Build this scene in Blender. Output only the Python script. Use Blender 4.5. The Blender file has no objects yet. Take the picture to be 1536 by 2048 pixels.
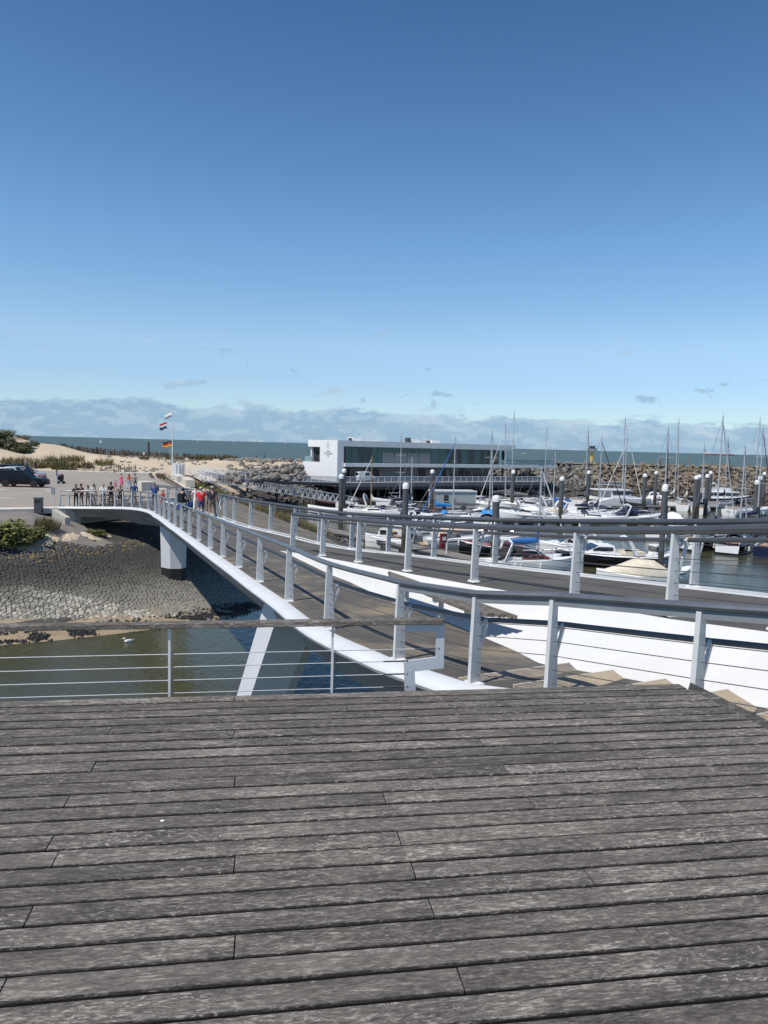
import bpy, bmesh, math, random
import numpy as np
from mathutils import Vector, Matrix, noise as mnoise
R = math.radians
random.seed(7)
SC = bpy.context.scene
COL = SC.collection
# ------------------------------------------------------------------ camera
EYE = Vector((0.0, 0.0, 11.0))
FPX, PITCH, ROLL = 1450.0, R(5.28), R(1.51)      # focal length in pixels of the 1536x2048 photograph
_r0, _u0 = Vector((1, 0, 0)), Vector((0, math.sin(PITCH), math.cos(PITCH)))
FWD = Vector((0, math.cos(PITCH), -math.sin(PITCH)))
RGT = _r0 * math.cos(ROLL) + (-_u0) * math.sin(ROLL) * -1.0
UPV = _u0 * math.cos(ROLL) - _r0 * math.sin(ROLL)
cd = bpy.data.cameras.new('camera'); cam = bpy.data.objects.new('camera', cd); COL.objects.link(cam)
cd.sensor_fit = 'VERTICAL'; cd.sensor_height = 24.0; cd.lens = FPX / 2048 * 24.0
cd.clip_start = 0.05; cd.clip_end = 60000
cam.matrix_world = Matrix(((RGT.x, UPV.x, -FWD.x, EYE.x), (RGT.y, UPV.y, -FWD.y, EYE.y), (RGT.z, UPV.z, -FWD.z, EYE.z), (0, 0, 0, 1)))
SC.camera = cam
def ray(px, py):
    return FWD * FPX + RGT * (px - 768.0) - UPV * (py - 1024.0)
def W(px, py, z):                                  # survey: where a sight line meets the level z
    d = ray(px, py); t = (z - EYE.z) / d.z
    return EYE + d * t
def WD(px, py, Y):                                 # survey: where a sight line is Y metres out
    d = ray(px, py); return EYE + d * (Y / d.y)
def hit(px, py, f, t0=20.0, t1=260.0):              # where a sight line first meets the ground height f(x, y)
    d = ray(px, py); d = d / d.y; a = t0
    while a < t1:
        p = EYE + d * a
        if p.z <= f(p.x, p.y): break
        a += 0.25
    for _ in range(12):
        a -= 0.02
        if (EYE + d * a).z > f((EYE + d * a).x, (EYE + d * a).y): break
    return EYE + d * a
# ------------------------------------------------------------------ light
SUNV = Vector((-0.76, -0.65, 0)).normalized() * math.cos(R(59)) + Vector((0, 0, math.sin(R(59))))
sl = bpy.data.lights.new('sun', 'SUN'); so = bpy.data.objects.new('sun', sl); COL.objects.link(so)
sl.energy = 4.7; sl.angle = R(0.53); sl.color = (1.0, 0.955, 0.89)
so.rotation_euler = SUNV.to_track_quat('Z', 'Y').to_euler(); so.location = (0, 0, 60)
wd = bpy.data.worlds.new('World'); SC.world = wd; wd.use_nodes = True
def build_world():
    nt = wd.node_tree; N, Lk = nt.nodes, nt.links; N.clear()
    out = N.new('ShaderNodeOutputWorld'); bg = N.new('ShaderNodeBackground'); Lk.new(bg.outputs[0], out.inputs[0])
    sky = N.new('ShaderNodeTexSky'); sky.sky_type = 'NISHITA'; sky.sun_disc = False
    sky.sun_elevation = R(59); sky.sun_rotation = math.atan2(SUNV.x, SUNV.y)
    sky.air_density = 1.0; sky.dust_density = 0.15; sky.ozone_density = 3.0
    bg.inputs['Strength'].default_value = 0.085
    def math_(op, a, b=None, clamp=False):
        n = N.new('ShaderNodeMath'); n.operation = op; n.use_clamp = clamp
        for i, v in enumerate((a, b)):
            if v is None: continue
            if isinstance(v, (int, float)): n.inputs[i].default_value = v
            else: Lk.new(v, n.inputs[i])
        return n.outputs[0]
    def maprange(v, a, b, c, d, smooth=True):
        n = N.new('ShaderNodeMapRange'); n.interpolation_type = 'SMOOTHSTEP' if smooth else 'LINEAR'
        Lk.new(v, n.inputs[0])
        for i, x in enumerate((a, b, c, d)): n.inputs[i + 1].default_value = x
        return n.outputs[0]
    tc = N.new('ShaderNodeTexCoord'); sep = N.new('ShaderNodeSeparateXYZ'); Lk.new(tc.outputs['Generated'], sep.inputs[0])
    el = sep.outputs['Z']
    az = math_('ARCTAN2', sep.outputs['X'], sep.outputs['Y'])
    com = N.new('ShaderNodeCombineXYZ')
    Lk.new(az, com.inputs[0]); Lk.new(math_('MULTIPLY', el, 2.4), com.inputs[1])
    def nz(scale, detail, rough, off, dist=0.0):
        mp = N.new('ShaderNodeMapping'); mp.inputs['Location'].default_value = off; Lk.new(com.outputs[0], mp.inputs[0])
        n = N.new('ShaderNodeTexNoise'); n.inputs['Scale'].default_value = scale; n.inputs['Detail'].default_value = detail
        n.inputs['Roughness'].default_value = rough; n.inputs['Distortion'].default_value = dist
        Lk.new(mp.outputs[0], n.inputs['Vector']); return n.outputs['Fac']
    nA = nz(9.0, 9, 0.62, (3.1, 1.7, 0.3)); nB = nz(24, 9, 0.62, (8.2, 4.4, 1.3)); nB2 = nz(24, 9, 0.62, (8.2, 4.4 + 0.020, 1.3)); nC = nz(15, 9, 0.64, (1.2, 9.6, 2.3), 0.4)
    # bank of cumulus low over the sea: dense under about four degrees, ragged top
    top = math_('ADD', math_('ADD', 0.045, math_('MULTIPLY', az, -0.011)), math_('MULTIPLY', math_('SUBTRACT', nz(11.0, 4, 0.55, (0.4, 7.0, 0)), 0.5), 0.040))
    edge = math_('ADD', math_('SUBTRACT', top, el), math_('MULTIPLY', math_('SUBTRACT', nB, 0.5), 0.040))
    bank = maprange(edge, -0.001, 0.006, 0, 1)
    # scattered small cumulus above the bank
    band = math_('MULTIPLY', maprange(el, 0.040, 0.060, 0, 1), maprange(el, 0.075, 0.20, 1, 0))
    sm = math_('MULTIPLY', maprange(nC, 0.60, 0.66, 0, 1), band)
    mask = math_('MAXIMUM', bank, math_('MULTIPLY', sm, 0.75))
    # colours of the cloud: lit tops (density falls off upwards), blue-grey bodies
    relief = math_('MULTIPLY', math_('SUBTRACT', nB, nB2), 5.0)
    rim = math_('MULTIPLY', maprange(edge, 0.030, 0.004, 0, 1), maprange(nA, 0.40, 0.66, 0, 1))
    lit = math_('ADD', math_('MULTIPLY', rim, 0.85), math_('MULTIPLY', maprange(math_('ADD', relief, nA), 0.42, 0.95, 0, 1), 0.42), True)
    cr = N.new('ShaderNodeMix'); cr.data_type = 'RGBA'; Lk.new(lit, cr.inputs[0])
    cr.inputs[6].default_value = (3.3, 5.3, 7.5, 1); cr.inputs[7].default_value = (5.9, 7.6, 9.1, 1)
    sgrade = N.new('ShaderNodeHueSaturation'); sgrade.inputs['Saturation'].default_value = 1.0
    rp = N.new('ShaderNodeValToRGB'); Lk.new(el, rp.inputs[0]); ee = rp.color_ramp.elements      # clear maritime air: deeper blue aloft
    ee[0].position = 0.0; ee[0].color = (0.50, 0.62, 0.78, 1); ee[1].position = 1.0; ee[1].color = (0.24, 0.42, 0.58, 1)
    for p_, c_ in ((0.085, (0.58, 0.66, 0.79, 1)), (0.13, (0.70, 0.755, 0.80, 1)), (0.26, (0.58, 0.745, 0.82, 1)), (0.52, (0.335, 0.50, 0.63, 1))):
        k_ = ee.new(p_); k_.color = c_
    ml = N.new('ShaderNodeMix'); ml.data_type = 'RGBA'; ml.blend_type = 'MULTIPLY'; ml.inputs[0].default_value = 1.0
    sc_ = N.new('ShaderNodeVectorMath'); sc_.operation = 'SCALE'; Lk.new(rp.outputs[0], sc_.inputs[0]); sc_.inputs['Scale'].default_value = 2.0
    Lk.new(sky.outputs[0], ml.inputs[6]); Lk.new(sc_.outputs[0], ml.inputs[7])
    Lk.new(ml.outputs[2], sgrade.inputs['Color'])
    mx = N.new('ShaderNodeMix'); mx.data_type = 'RGBA'
    Lk.new(math_('MULTIPLY', mask, 0.86), mx.inputs[0]); Lk.new(sgrade.outputs[0], mx.inputs[6]); Lk.new(cr.outputs[2], mx.inputs[7])
    Lk.new(mx.outputs[2], bg.inputs['Color'])
build_world()
SC.view_settings.view_transform = 'Standard'; SC.view_settings.look = 'None'
SC.view_settings.exposure = 0.0; SC.view_settings.gamma = 1.0; SC.view_settings.use_curve_mapping = False
SC.cycles.max_bounces = 6; SC.cycles.diffuse_bounces = 3; SC.cycles.glossy_bounces = 3; SC.cycles.transmission_bounces = 4
SC.cycles.transparent_max_bounces = 8; SC.cycles.use_denoising = True; SC.cycles.sample_clamp_indirect = 6
# ------------------------------------------------------------------ materials
MATS = {}
def M(name, base, rough=0.5, metal=0.0, var=0.12, vs=3.0, bump=0.0, bs=30.0, spec=0.5, stretch=None, rnd=0.0, second=None, sfac=(0.5, 0.62), ss=2.0):
    """procedural principled material: tone variation by noise, optional second colour in patches, fine bump"""
    if name in MATS: return MATS[name]
    m = bpy.data.materials.new(name); m.use_nodes = True; MATS[name] = m
    nt = m.node_tree; N, Lk = nt.nodes, nt.links; b = N['Principled BSDF']
    b.inputs['Roughness'].default_value = rough; b.inputs['Metallic'].default_value = metal
    b.inputs['Specular IOR Level'].default_value = spec
    tc = N.new('ShaderNodeTexCoord'); mp = N.new('ShaderNodeMapping'); Lk.new(tc.outputs['Object'], mp.inputs[0])
    if stretch: mp.inputs['Scale'].default_value = stretch
    vec = mp.outputs[0]
    oi = None
    if rnd:
        oi = N.new('ShaderNodeObjectInfo'); va = N.new('ShaderNodeVectorMath'); va.operation = 'MULTIPLY_ADD'
        cx = N.new('ShaderNodeCombineXYZ')
        for i in range(3): Lk.new(oi.outputs['Random'], cx.inputs[i])
        Lk.new(cx.outputs[0], va.inputs[0]); va.inputs[1].default_value = (37, 53, 71); Lk.new(vec, va.inputs[2]); vec = va.outputs[0]
    def nz(s, d=5, r=0.6):
        n = N.new('ShaderNodeTexNoise'); n.inputs['Scale'].default_value = s; n.inputs['Detail'].default_value = d
        n.inputs['Roughness'].default_value = r; Lk.new(vec, n.inputs['Vector']); return n.outputs['Fac']
    n1 = nz(vs)
    mix = N.new('ShaderNodeMix'); mix.data_type = 'RGBA'
    mr = N.new('ShaderNodeMapRange'); Lk.new(n1, mr.inputs[0]); mr.inputs[1].default_value = 0.3; mr.inputs[2].default_value = 0.7
    Lk.new(mr.outputs[0], mix.inputs[0])
    mix.inputs[6].default_value = tuple(max(0, c * (1 - var)) for c in base) + (1,)
    mix.inputs[7].default_value = tuple(min(1, c * (1 + var)) for c in base) + (1,)
    colr = mix.outputs[2]
    if second:
        m2 = N.new('ShaderNodeMix'); m2.data_type = 'RGBA'; mr2 = N.new('ShaderNodeMapRange')
        Lk.new(nz(ss, 7, 0.65), mr2.inputs[0]); mr2.inputs[1].default_value, mr2.inputs[2].default_value = sfac
        Lk.new(mr2.outputs[0], m2.inputs[0]); Lk.new(colr, m2.inputs[6]); m2.inputs[7].default_value = tuple(second) + (1,)
        colr = m2.outputs[2]
    if rnd:
        hs = N.new('ShaderNodeHueSaturation'); mr3 = N.new('ShaderNodeMapRange'); Lk.new(oi.outputs['Random'], mr3.inputs[0])
        mr3.inputs[3].default_value = 1 - rnd; mr3.inputs[4].default_value = 1 + rnd
        Lk.new(mr3.outputs[0], hs.inputs['Value']); Lk.new(colr, hs.inputs['Color']); colr = hs.outputs[0]
    Lk.new(colr, b.inputs['Base Color'])
    if bump:
        bp = N.new('ShaderNodeBump'); bp.inputs['Strength'].default_value = bump; bp.inputs['Distance'].default_value = 0.02
        Lk.new(nz(bs, 4, 0.65), bp.inputs['Height']); Lk.new(bp.outputs[0], b.inputs['Normal'])
    return m
# ------------------------------------------------------------------ mesh helpers
def tag(o, label=None, cat=None, group=None, kind=None):
    if label: o['label'] = label
    if cat: o['category'] = cat
    if group: o['group'] = group
    if kind: o['kind'] = kind
    return o
class MB:
    def __init__(s): s.v, s.f, s.m = [], [], []
    def add(s, vs, fs, mi=0):
        b = len(s.v); s.v += [tuple(p) for p in vs]
        for f in fs: s.f.append(tuple(b + i for i in f)); s.m.append(mi)
        return s
    def box(s, c, d, rz=0.0, mi=0, top=1.0, ax=None):
        x, y, z = d[0] / 2, d[1] / 2, d[2] / 2
        vs = [(-x, -y, -z), (x, -y, -z), (x, y, -z), (-x, y, -z), (-x * top, -y * top, z), (x * top, -y * top, z), (x * top, y * top, z), (-x * top, y * top, z)]
        if ax is None:
            ca, sa = math.cos(rz), math.sin(rz)
            vs = [(c[0] + p[0] * ca - p[1] * sa, c[1] + p[0] * sa + p[1] * ca, c[2] + p[2]) for p in vs]
        else:
            vs = [Vector(c) + ax[0] * p[0] + ax[1] * p[1] + ax[2] * p[2] for p in vs]
        return s.add(vs, [(0, 3, 2, 1), (4, 5, 6, 7), (0, 1, 5, 4), (1, 2, 6, 5), (2, 3, 7, 6), (3, 0, 4, 7)], mi)
    def bar(s, p, q, w, h=None, mi=0, up=(0, 0, 1)):                # rectangular bar from p to q
        p, q = Vector(p), Vector(q); d = (q - p); L = d.length; d /= max(L, 1e-9); up = Vector(up)
        if abs(d.dot(up)) > 0.98: up = Vector((1, 0, 0))
        sd = d.cross(up).normalized(); u = sd.cross(d)
        return s.box((p + q) / 2, (L, w, h or w), mi=mi, ax=(d, sd, u))
    def tube(s, pts, r, n=8, mi=0, cap=True, ry=None, closed=False):  # tube along points, r number or list
        pts = [Vector(p) for p in pts]; k = len(pts)
        rs = r if isinstance(r, (list, tuple)) else [r] * k
        vs, fs = [], []
        for i, p in enumerate(pts):
            if closed: d = pts[(i + 1) % k] - pts[i - 1]
            else: d = pts[min(i + 1, k - 1)] - pts[max(i - 1, 0)]
            d.normalize(); up = Vector((0, 0, 1))
            if abs(d.z) > 0.95: up = Vector((0, 1, 0))
            a = d.cross(up).normalized(); b = a.cross(d)
            for j in range(n):
                t = 2 * math.pi * j / n
                vs.append(p + a * math.cos(t) * rs[i] + b * math.sin(t) * rs[i] * (ry or 1.0))
        for i in range(k if closed else k - 1):
            for j in range(n):
                i2 = (i + 1) % k
                fs.append((i * n + j, i * n + (j + 1) % n, i2 * n + (j + 1) % n, i2 * n + j))
        if cap and not closed: fs += [tuple(range(n)), tuple((k - 1) * n + j for j in range(n - 1, -1, -1))]
        return s.add(vs, fs, mi)
    def prism(s, poly, z0, z1, mi=0):
        n = len(poly)
        vs = [(p[0], p[1], z0) for p in poly] + [(p[0], p[1], z1) for p in poly]
        return s.add(vs, [tuple(range(n - 1, -1, -1)), tuple(range(n, 2 * n))] + [(i, (i + 1) % n, n + (i + 1) % n, n + i) for i in range(n)], mi)
    def plate(s, poly, o, a, b, t, mi=0):                            # polygon in the a/b plane at o, thickness t
        o, a, b = Vector(o), Vector(a), Vector(b); nn = a.cross(b).normalized() * t / 2; n = len(poly)
        vs = [o + a * p[0] + b * p[1] - nn for p in poly] + [o + a * p[0] + b * p[1] + nn for p in poly]
        return s.add(vs, [tuple(range(n - 1, -1, -1)), tuple(range(n, 2 * n))] + [(i, (i + 1) % n, n + (i + 1) % n, n + i) for i in range(n)], mi)
    def loft(s, rings, mi=0, close=True, cap=True):                  # rings of equal length
        n = len(rings[0]); vs = [p for r in rings for p in r]; fs = []
        for i in range(len(rings) - 1):
            for j in range(n if close else n - 1):
                fs.append((i * n + j, i * n + (j + 1) % n, (i + 1) * n + (j + 1) % n, (i + 1) * n + j))
        if cap and close: fs += [tuple(range(n - 1, -1, -1)), tuple((len(rings) - 1) * n + j for j in range(n))]
        return s.add(vs, fs, mi)
    def lathe(s, prof, c=(0, 0, 0), n=16, mi=0):
        rings = [[(c[0] + r * math.cos(2 * math.pi * j / n), c[1] + r * math.sin(2 * math.pi * j / n), c[2] + z) for j in range(n)] for r, z in prof]
        return s.loft(rings, mi)
    def ball(s, c, r, n=10, mi=0):
        r = r if isinstance(r, (tuple, list)) else (r, r, r); rings = []
        for i in range(1, n // 2):
            t = math.pi * i / (n // 2)
            rings.append([(c[0] + r[0] * math.sin(t) * math.cos(2 * math.pi * j / n), c[1] + r[1] * math.sin(t) * math.sin(2 * math.pi * j / n), c[2] - r[2] * math.cos(t)) for j in range(n)])
        return s.loft(rings, mi)
    def build(s, name, mats, parent=None, smooth=False, loc=None, fix=True):
        me = bpy.data.meshes.new(name); me.from_pydata(s.v, [], s.f)
        for m in (mats if isinstance(mats, (list, tuple)) else [mats]): me.materials.append(m)
        if any(s.m): me.polygons.foreach_set('material_index', s.m)
        if fix and len(s.f) < 30000:
            bm = bmesh.new(); bm.from_mesh(me); bmesh.ops.recalc_face_normals(bm, faces=bm.faces); bm.to_mesh(me); bm.free()
        if smooth:
            me.polygons.foreach_set('use_smooth', [True] * len(me.polygons))
            me.set_sharp_from_angle(angle=R(40))
        me.update()
        o = bpy.data.objects.new(name, me); COL.objects.link(o)
        if parent: o.parent = parent
        if loc is not None: o.location = loc
        return o
def root(name, loc=(0, 0, 0), rz=0.0, label=None, cat=None, group=None, kind=None):
    o = bpy.data.objects.new(name, None); o.empty_display_size = 0.2; COL.objects.link(o)
    o.location = loc; o.rotation_euler = (0, 0, rz)
    return tag(o, label, cat, group, kind)
def link_copy(o, parent=None, loc=None, rz=None):
    c = o.copy(); COL.objects.link(c)
    if parent: c.parent = parent
    if loc is not None: c.location = loc
    if rz is not None: c.rotation_euler = (0, 0, rz)
    return c
def copy_tree(o, loc, rz=None, label=None):
    r = link_copy(o, None, loc, rz)
    if label: r['label'] = label
    for ch in list(o.children):
        c = link_copy(ch, r)
        for g in list(ch.children): link_copy(g, c)
    return r
def chaikin(P, k=2):
    P = [Vector(p) for p in P]
    for _ in range(k):
        Q = [P[0]]
        for a, b in zip(P[:-1], P[1:]): Q += [a * 0.75 + b * 0.25, a * 0.25 + b * 0.75]
        P = Q + [P[-1]]
    return P
def resample(P, n):
    P = [Vector(p) for p in P]; L = [0.0]
    for a, b in zip(P[:-1], P[1:]): L.append(L[-1] + (b - a).length)
    out, k = [], 0
    for i in range(n):
        t = L[-1] * i / (n - 1)
        while k < len(P) - 2 and L[k + 1] < t: k += 1
        f = (t - L[k]) / max(1e-9, L[k + 1] - L[k]); out.append(P[k].lerp(P[k + 1], min(1, max(0, f))))
    return out
def plen(P): return sum((Vector(b) - Vector(a)).length for a, b in zip(P[:-1], P[1:]))
def normals_left(P):                                   # horizontal normal to the left of travel
    out = []
    for i in range(len(P)):
        d = P[min(i + 1, len(P) - 1)] - P[max(i - 1, 0)]; d.z = 0; d.normalize(); out.append(Vector((-d.y, d.x, 0)))
    return out
def sweep(P, N, prof, close=True):                     # rings of profile (offset along N, dz)
    return [[p + n * o + Vector((0, 0, dz)) for o, dz in prof] for p, n in zip(P, N)]
# shared materials
m_white = M('white_paint', (0.72, 0.72, 0.70), 0.35, var=0.05, vs=2, bump=0.05)
m_dirtywhite = M('weathered_white', (0.72, 0.72, 0.71), 0.5, var=0.06, vs=1.2, second=(0.5, 0.49, 0.46), sfac=(0.60, 0.78), bump=0.1)
m_postgrey = M('post_paint', (0.60, 0.61, 0.60), 0.38, var=0.07, vs=4, bump=0.06, bs=60, second=(0.40, 0.41, 0.41), sfac=(0.6, 0.8), ss=9)
m_railgrey = M('rail_steel', (0.115, 0.118, 0.122), 0.38, metal=0.5, var=0.12, vs=3, bump=0.05, bs=80)
m_cable = M('cable_steel', (0.10, 0.10, 0.105), 0.4, metal=0.5)
m_black = M('black_plastic', (0.012, 0.012, 0.013), 0.45)
m_dark = M('dark_grey', (0.05, 0.052, 0.056), 0.5)
m_asph = M('bridge_asphalt', (0.102, 0.094, 0.084), 0.92, var=0.25, vs=1.1, bump=0.9, bs=110, second=(0.36, 0.34, 0.31), sfac=(0.64, 0.72), ss=45)
m_carglass = M('car_glass', (0.010, 0.012, 0.014), 0.12, var=0.2, spec=0.25)
m_glassdark = M('dark_glass', (0.012, 0.016, 0.02), 0.06, var=0.3, vs=0.8, spec=0.8)
# ------------------------------------------------------------------ ground, water
def water_mat(name, col, rough, s1, s2, strength, spec=0.5):
    m = bpy.data.materials.new(name); m.use_nodes = True; nt = m.node_tree; N, Lk = nt.nodes, nt.links; b = N['Principled BSDF']
    b.inputs['Roughness'].default_value = rough; b.inputs['IOR'].default_value = 1.333; b.inputs['Specular IOR Level'].default_value = spec
    tc = N.new('ShaderNodeTexCoord'); mp = N.new('ShaderNodeMapping'); mp.inputs['Scale'].default_value = (1, 0.55, 1); mp.inputs['Rotation'].default_value = (0, 0, R(25))
    Lk.new(tc.outputs['Object'], mp.inputs[0])
    def nz(s, d):
        n = N.new('ShaderNodeTexNoise'); n.inputs['Scale'].default_value = s; n.inputs['Detail'].default_value = d; Lk.new(mp.outputs[0], n.inputs['Vector']); return n.outputs['Fac']
    a, c = nz(s1, 4), nz(s2, 3)
    ad = N.new('ShaderNodeMath'); ad.operation = 'MULTIPLY_ADD'; Lk.new(c, ad.inputs[0]); ad.inputs[1].default_value = 0.45; Lk.new(a, ad.inputs[2])
    bp = N.new('ShaderNodeBump'); bp.inputs['Strength'].default_value = strength; bp.inputs['Distance'].default_value = 0.25 / s1 * 1.2
    Lk.new(ad.outputs[0], bp.inputs['Height']); Lk.new(bp.outputs[0], b.inputs['Normal'])
    mx = N.new('ShaderNodeMix'); mx.data_type = 'RGBA'; Lk.new(nz(s1 * 0.04, 4), mx.inputs[0])
    mx.inputs[6].default_value = tuple(c * 0.75 for c in col) + (1,); mx.inputs[7].default_value = tuple(c * 1.2 for c in col) + (1,)
    Lk.new(mx.outputs[2], b.inputs['Base Color'])
    return m
m_harbour = water_mat('harbour_water', (0.056, 0.056, 0.028), 0.03, 2.4, 7.5, 0.30, 0.36)
m_sea = water_mat('sea_water', (0.072, 0.108, 0.100), 0.45, 0.35, 1.3, 0.6, 0.25)
MB().add([(-250, -80, 0), (500, -80, 0), (500, 196, 0), (-250, 196, 0)], [(0, 1, 2, 3)]).build('harbour_water', m_harbour)['kind'] = 'structure'
MB().add([(-30000, 196, 0), (30000, 196, 0), (30000, 45000, 0), (-30000, 45000, 0)], [(0, 1, 2, 3)]).build('sea', m_sea)['kind'] = 'structure'
WLP = [(-70, 16), (-40, 28.5), (-19.6, 37.2), (-12.4, 41.9), (-9.2, 45), (-5, 55), (-1.4, 71), (-6, 88), (-15, 108), (-20, 122), (-14, 136), (0, 147), (27, 163), (45, 166), (90, 162), (150, 160), (230, 158)]
_w = chaikin([(a, b, 0) for a, b in WLP], 3)
WL = resample(_w, int(plen(_w) / 0.6)); WN = normals_left(WL)
for _ in range(12): WN = [WN[0]] + [(WN[i - 1] + WN[i] * 2 + WN[i + 1]).normalized() for i in range(1, len(WN) - 1)] + [WN[-1]]
WLA = np.array([(p.x, p.y) for p in WL]); WNA = np.array([(n.x, n.y) for n in WN])
def lerp_tab(t, x): return float(np.interp(x, [a for a, b in t], [b for a, b in t]))
def revw(i):                                           # 0 on the paved bank, 1 on the rock revetment
    p = WL[i]; return min(1, max(0, (p.y - 108) / 24)) if p.x < 0 else 1.0
def toe(i): return lerp_tab([(-40, 4.2), (-19, 3.2), (-11, 1.3), (-4, 0.5)], WL[i].x) if WL[i].y < 60 else 0.5
def flat(i):                                           # the bank lies flatter under the bridge
    p = WL[i]; return 1.0 if p.y > 78 else lerp_tab([(-18, 1.0), (-12.5, 0.72)], p.x) if p.y < 44 else lerp_tab([(44, 0.72), (60, 0.72), (76, 1.0)], p.y)
def bank_z(i, d):
    t = toe(i); w = revw(i)
    a = lerp_tab([(-8, -2.2), (-2, -0.35), (0, 0), (t, 0.10 * t), (13.2, 4.35), (17.6, 5.45), (25, 5.45)], d if d < t else t + (d - t) * flat(i))
    cr = 6.15 + 1.42 * min(1, max(0, (WL[i].x - 28) / 14))
    b = lerp_tab([(-8, -4), (0, 0), (13, cr), (25, cr)], d)
    return a * (1 - w) + b * w
def bank(i, d, dz=0.0):
    p = WL[i] + WN[i] * d; return Vector((p.x, p.y, bank_z(i, d) + dz))
def ground(x, y):
    i, d = nearest(x, y); return bank_z(i, d)
def idx_where(f): return [i for i in range(len(WL)) if f(WL[i])]
def nearest(x, y):
    q = (WLA[:, 0] - x) ** 2 + (WLA[:, 1] - y) ** 2; i = int(np.argmin(q)); return i, float((x - WLA[i, 0]) * WNA[i, 0] + (y - WLA[i, 1]) * WNA[i, 1])
m_sand = M('dune_sand', (0.50, 0.405, 0.285), 0.95, var=0.10, vs=0.25, bump=0.8, bs=3, second=(0.40, 0.33, 0.24), sfac=(0.55, 0.75), ss=0.5)
m_wetsand = M('wet_sand', (0.27, 0.205, 0.125), 0.75, var=0.18, vs=0.5, bump=0.4, bs=6, second=(0.14, 0.11, 0.07), sfac=(0.60, 0.72), ss=0.9)
m_earth = M('stony_earth', (0.052, 0.048, 0.042), 0.95, var=0.4, vs=0.8, bump=1.0, bs=5, second=(0.14, 0.125, 0.10), sfac=(0.58, 0.70), ss=1.4)
def strip(name, ids, ds, dz, mat, kind='structure', smooth=True):
    rings = [[bank(i, d(i) if callable(d) else d, dz) for d in ds] for i in ids]
    o = MB().loft(rings, close=False).build(name, mat, smooth=smooth); o['kind'] = kind; return o
ALL = list(range(len(WL)))
strip('shore', ALL, [-8, -4, -2, 0, 1, 2, 3.5, 5, 8, 10.5] + [lambda i, d=d: d if revw(i) < 0.4 else 12.6 + d * .01 for d in (13.2, 15.4, 17.6, 19)], 0, m_earth)
strip('sand_bank', idx_where(lambda p: 103 < p.y < 141 and p.x < -6), [lambda i, d=d: max(d, 5.0 + 7 * max(0, (WL[i].y - 131) / 10)) if revw(i) > .2 else max(d, 9) for d in (5.5, 7, 9, 11, 13, 15.5, 18.5)], 0.06, m_sand)
strip('beach', idx_where(lambda p: p.y < 50), [-4, -2, -0.6, 0, 0.6, 1.2, 2, 3, lambda i: toe(i) + 0.5], 0.03, m_wetsand)
# dunes and back land as a height field
def smooth01(a, b, x): t = np.clip((x - a) / (b - a), 0, 1); return t * t * (3 - 2 * t)
PROM = resample(chaikin([(-58, 112, 0), (-66, 126, 0), (-70, 146, 0), (-66, 162, 0), (-50, 171, 0), (-20, 174, 0), (12, 178, 0), (42, 180, 0), (110, 178, 0), (230, 176, 0)], 3), 160)
def land_height():
    xs = np.arange(-170, 230, 1.25); ys = np.arange(100, 214, 1.25)
    X, Y = np.meshgrid(xs, ys)
    z = 5.36 + 0.9 * smooth01(117, 158, Y)
    crest = smooth01(20, 42, X); z = z * (1 - crest) + 7.55 * crest
    def hill(cx, cy, sx, sy, h): return h * np.exp(-((X - cx) / sx) ** 2 - ((Y - cy) / sy) ** 2)
    z = z + hill(-101, 172, 17, 13, 6.2) + hill(-126, 168, 22, 20, 6.5) + hill(-84, 150, 7, 7, 2.0) + hill(-100, 140, 14, 9, 2.0) + hill(-79, 176, 7, 6, 1.6)
    z += (1 - crest) * (hill(-48, 140, 12, 9, 0.7) + hill(-30, 146, 9, 10, 1.0) + hill(-56, 143, 8, 7, 1.0) + hill(-14, 150, 9, 8, 0.8) + hill(-22, 137, 6, 5, 0.6))
    nzv = np.array([[mnoise.noise((x * 0.14, y * 0.14, 2.0)) for x in xs] for y in ys])
    z += nzv * 0.5 * smooth01(119, 132, Y) * (1 - crest)
    PR = np.array([(p.x, p.y) for p in PROM]); dp = np.full(X.shape, 1e9)
    for q in PR: dp = np.minimum(dp, np.hypot(X - q[0], Y - q[1]))
    pz = np.where(X > 20, 6.2 + 1.4 * smooth01(20, 42, X), 5.4 + 0.85 * smooth01(112, 160, Y))
    w = smooth01(9, 3.6, dp); z = z * (1 - w) + pz * w
    ys_ = np.interp(X, [-170, -90, -60, 0, 40, 230], [206, 200, 199, 197, 194, 192])
    z = np.minimum(z, (ys_ - Y) * 0.55)
    return xs, ys, z
LX, LY, LZ = land_height()
def land_z(x, y):
    i = min(len(LX) - 2, max(0, (x - LX[0]) / 1.25)); j = min(len(LY) - 2, max(0, (y - LY[0]) / 1.25))
    a, b = int(i), int(j); u, v = i - a, j - b
    return float(LZ[b, a] * (1 - u) * (1 - v) + LZ[b, a + 1] * u * (1 - v) + LZ[b + 1, a] * (1 - u) * v + LZ[b + 1, a + 1] * u * v)
def build_land():
    nx, ny = len(LX), len(LY); keep = np.ones((ny, nx), bool)
    for j in range(ny):
        for i in range(nx):
            x, y = LX[i], LY[j]
            if y < 178 and x > -50:
                q, d = nearest(x, y)
                if d < (16.5 if WL[q].y < 104 else 7.0): keep[j, i] = False
                elif d < 16 and WL[q].y > 104: LZ[j, i] = min(LZ[j, i], bank_z(q, d) - 0.08)
    vs = [(float(LX[i]), float(LY[j]), float(LZ[j, i])) for j in range(ny) for i in range(nx)]
    fs = [(j * nx + i, j * nx + i + 1, (j + 1) * nx + i + 1, (j + 1) * nx + i) for j in range(ny - 1) for i in range(nx - 1) if keep[j, i] and keep[j, i + 1] and keep[j + 1, i] and keep[j + 1, i + 1]]
    o = MB().add(vs, fs).build('dunes', m_sand, smooth=True); o['kind'] = 'structure'
build_land()
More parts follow.
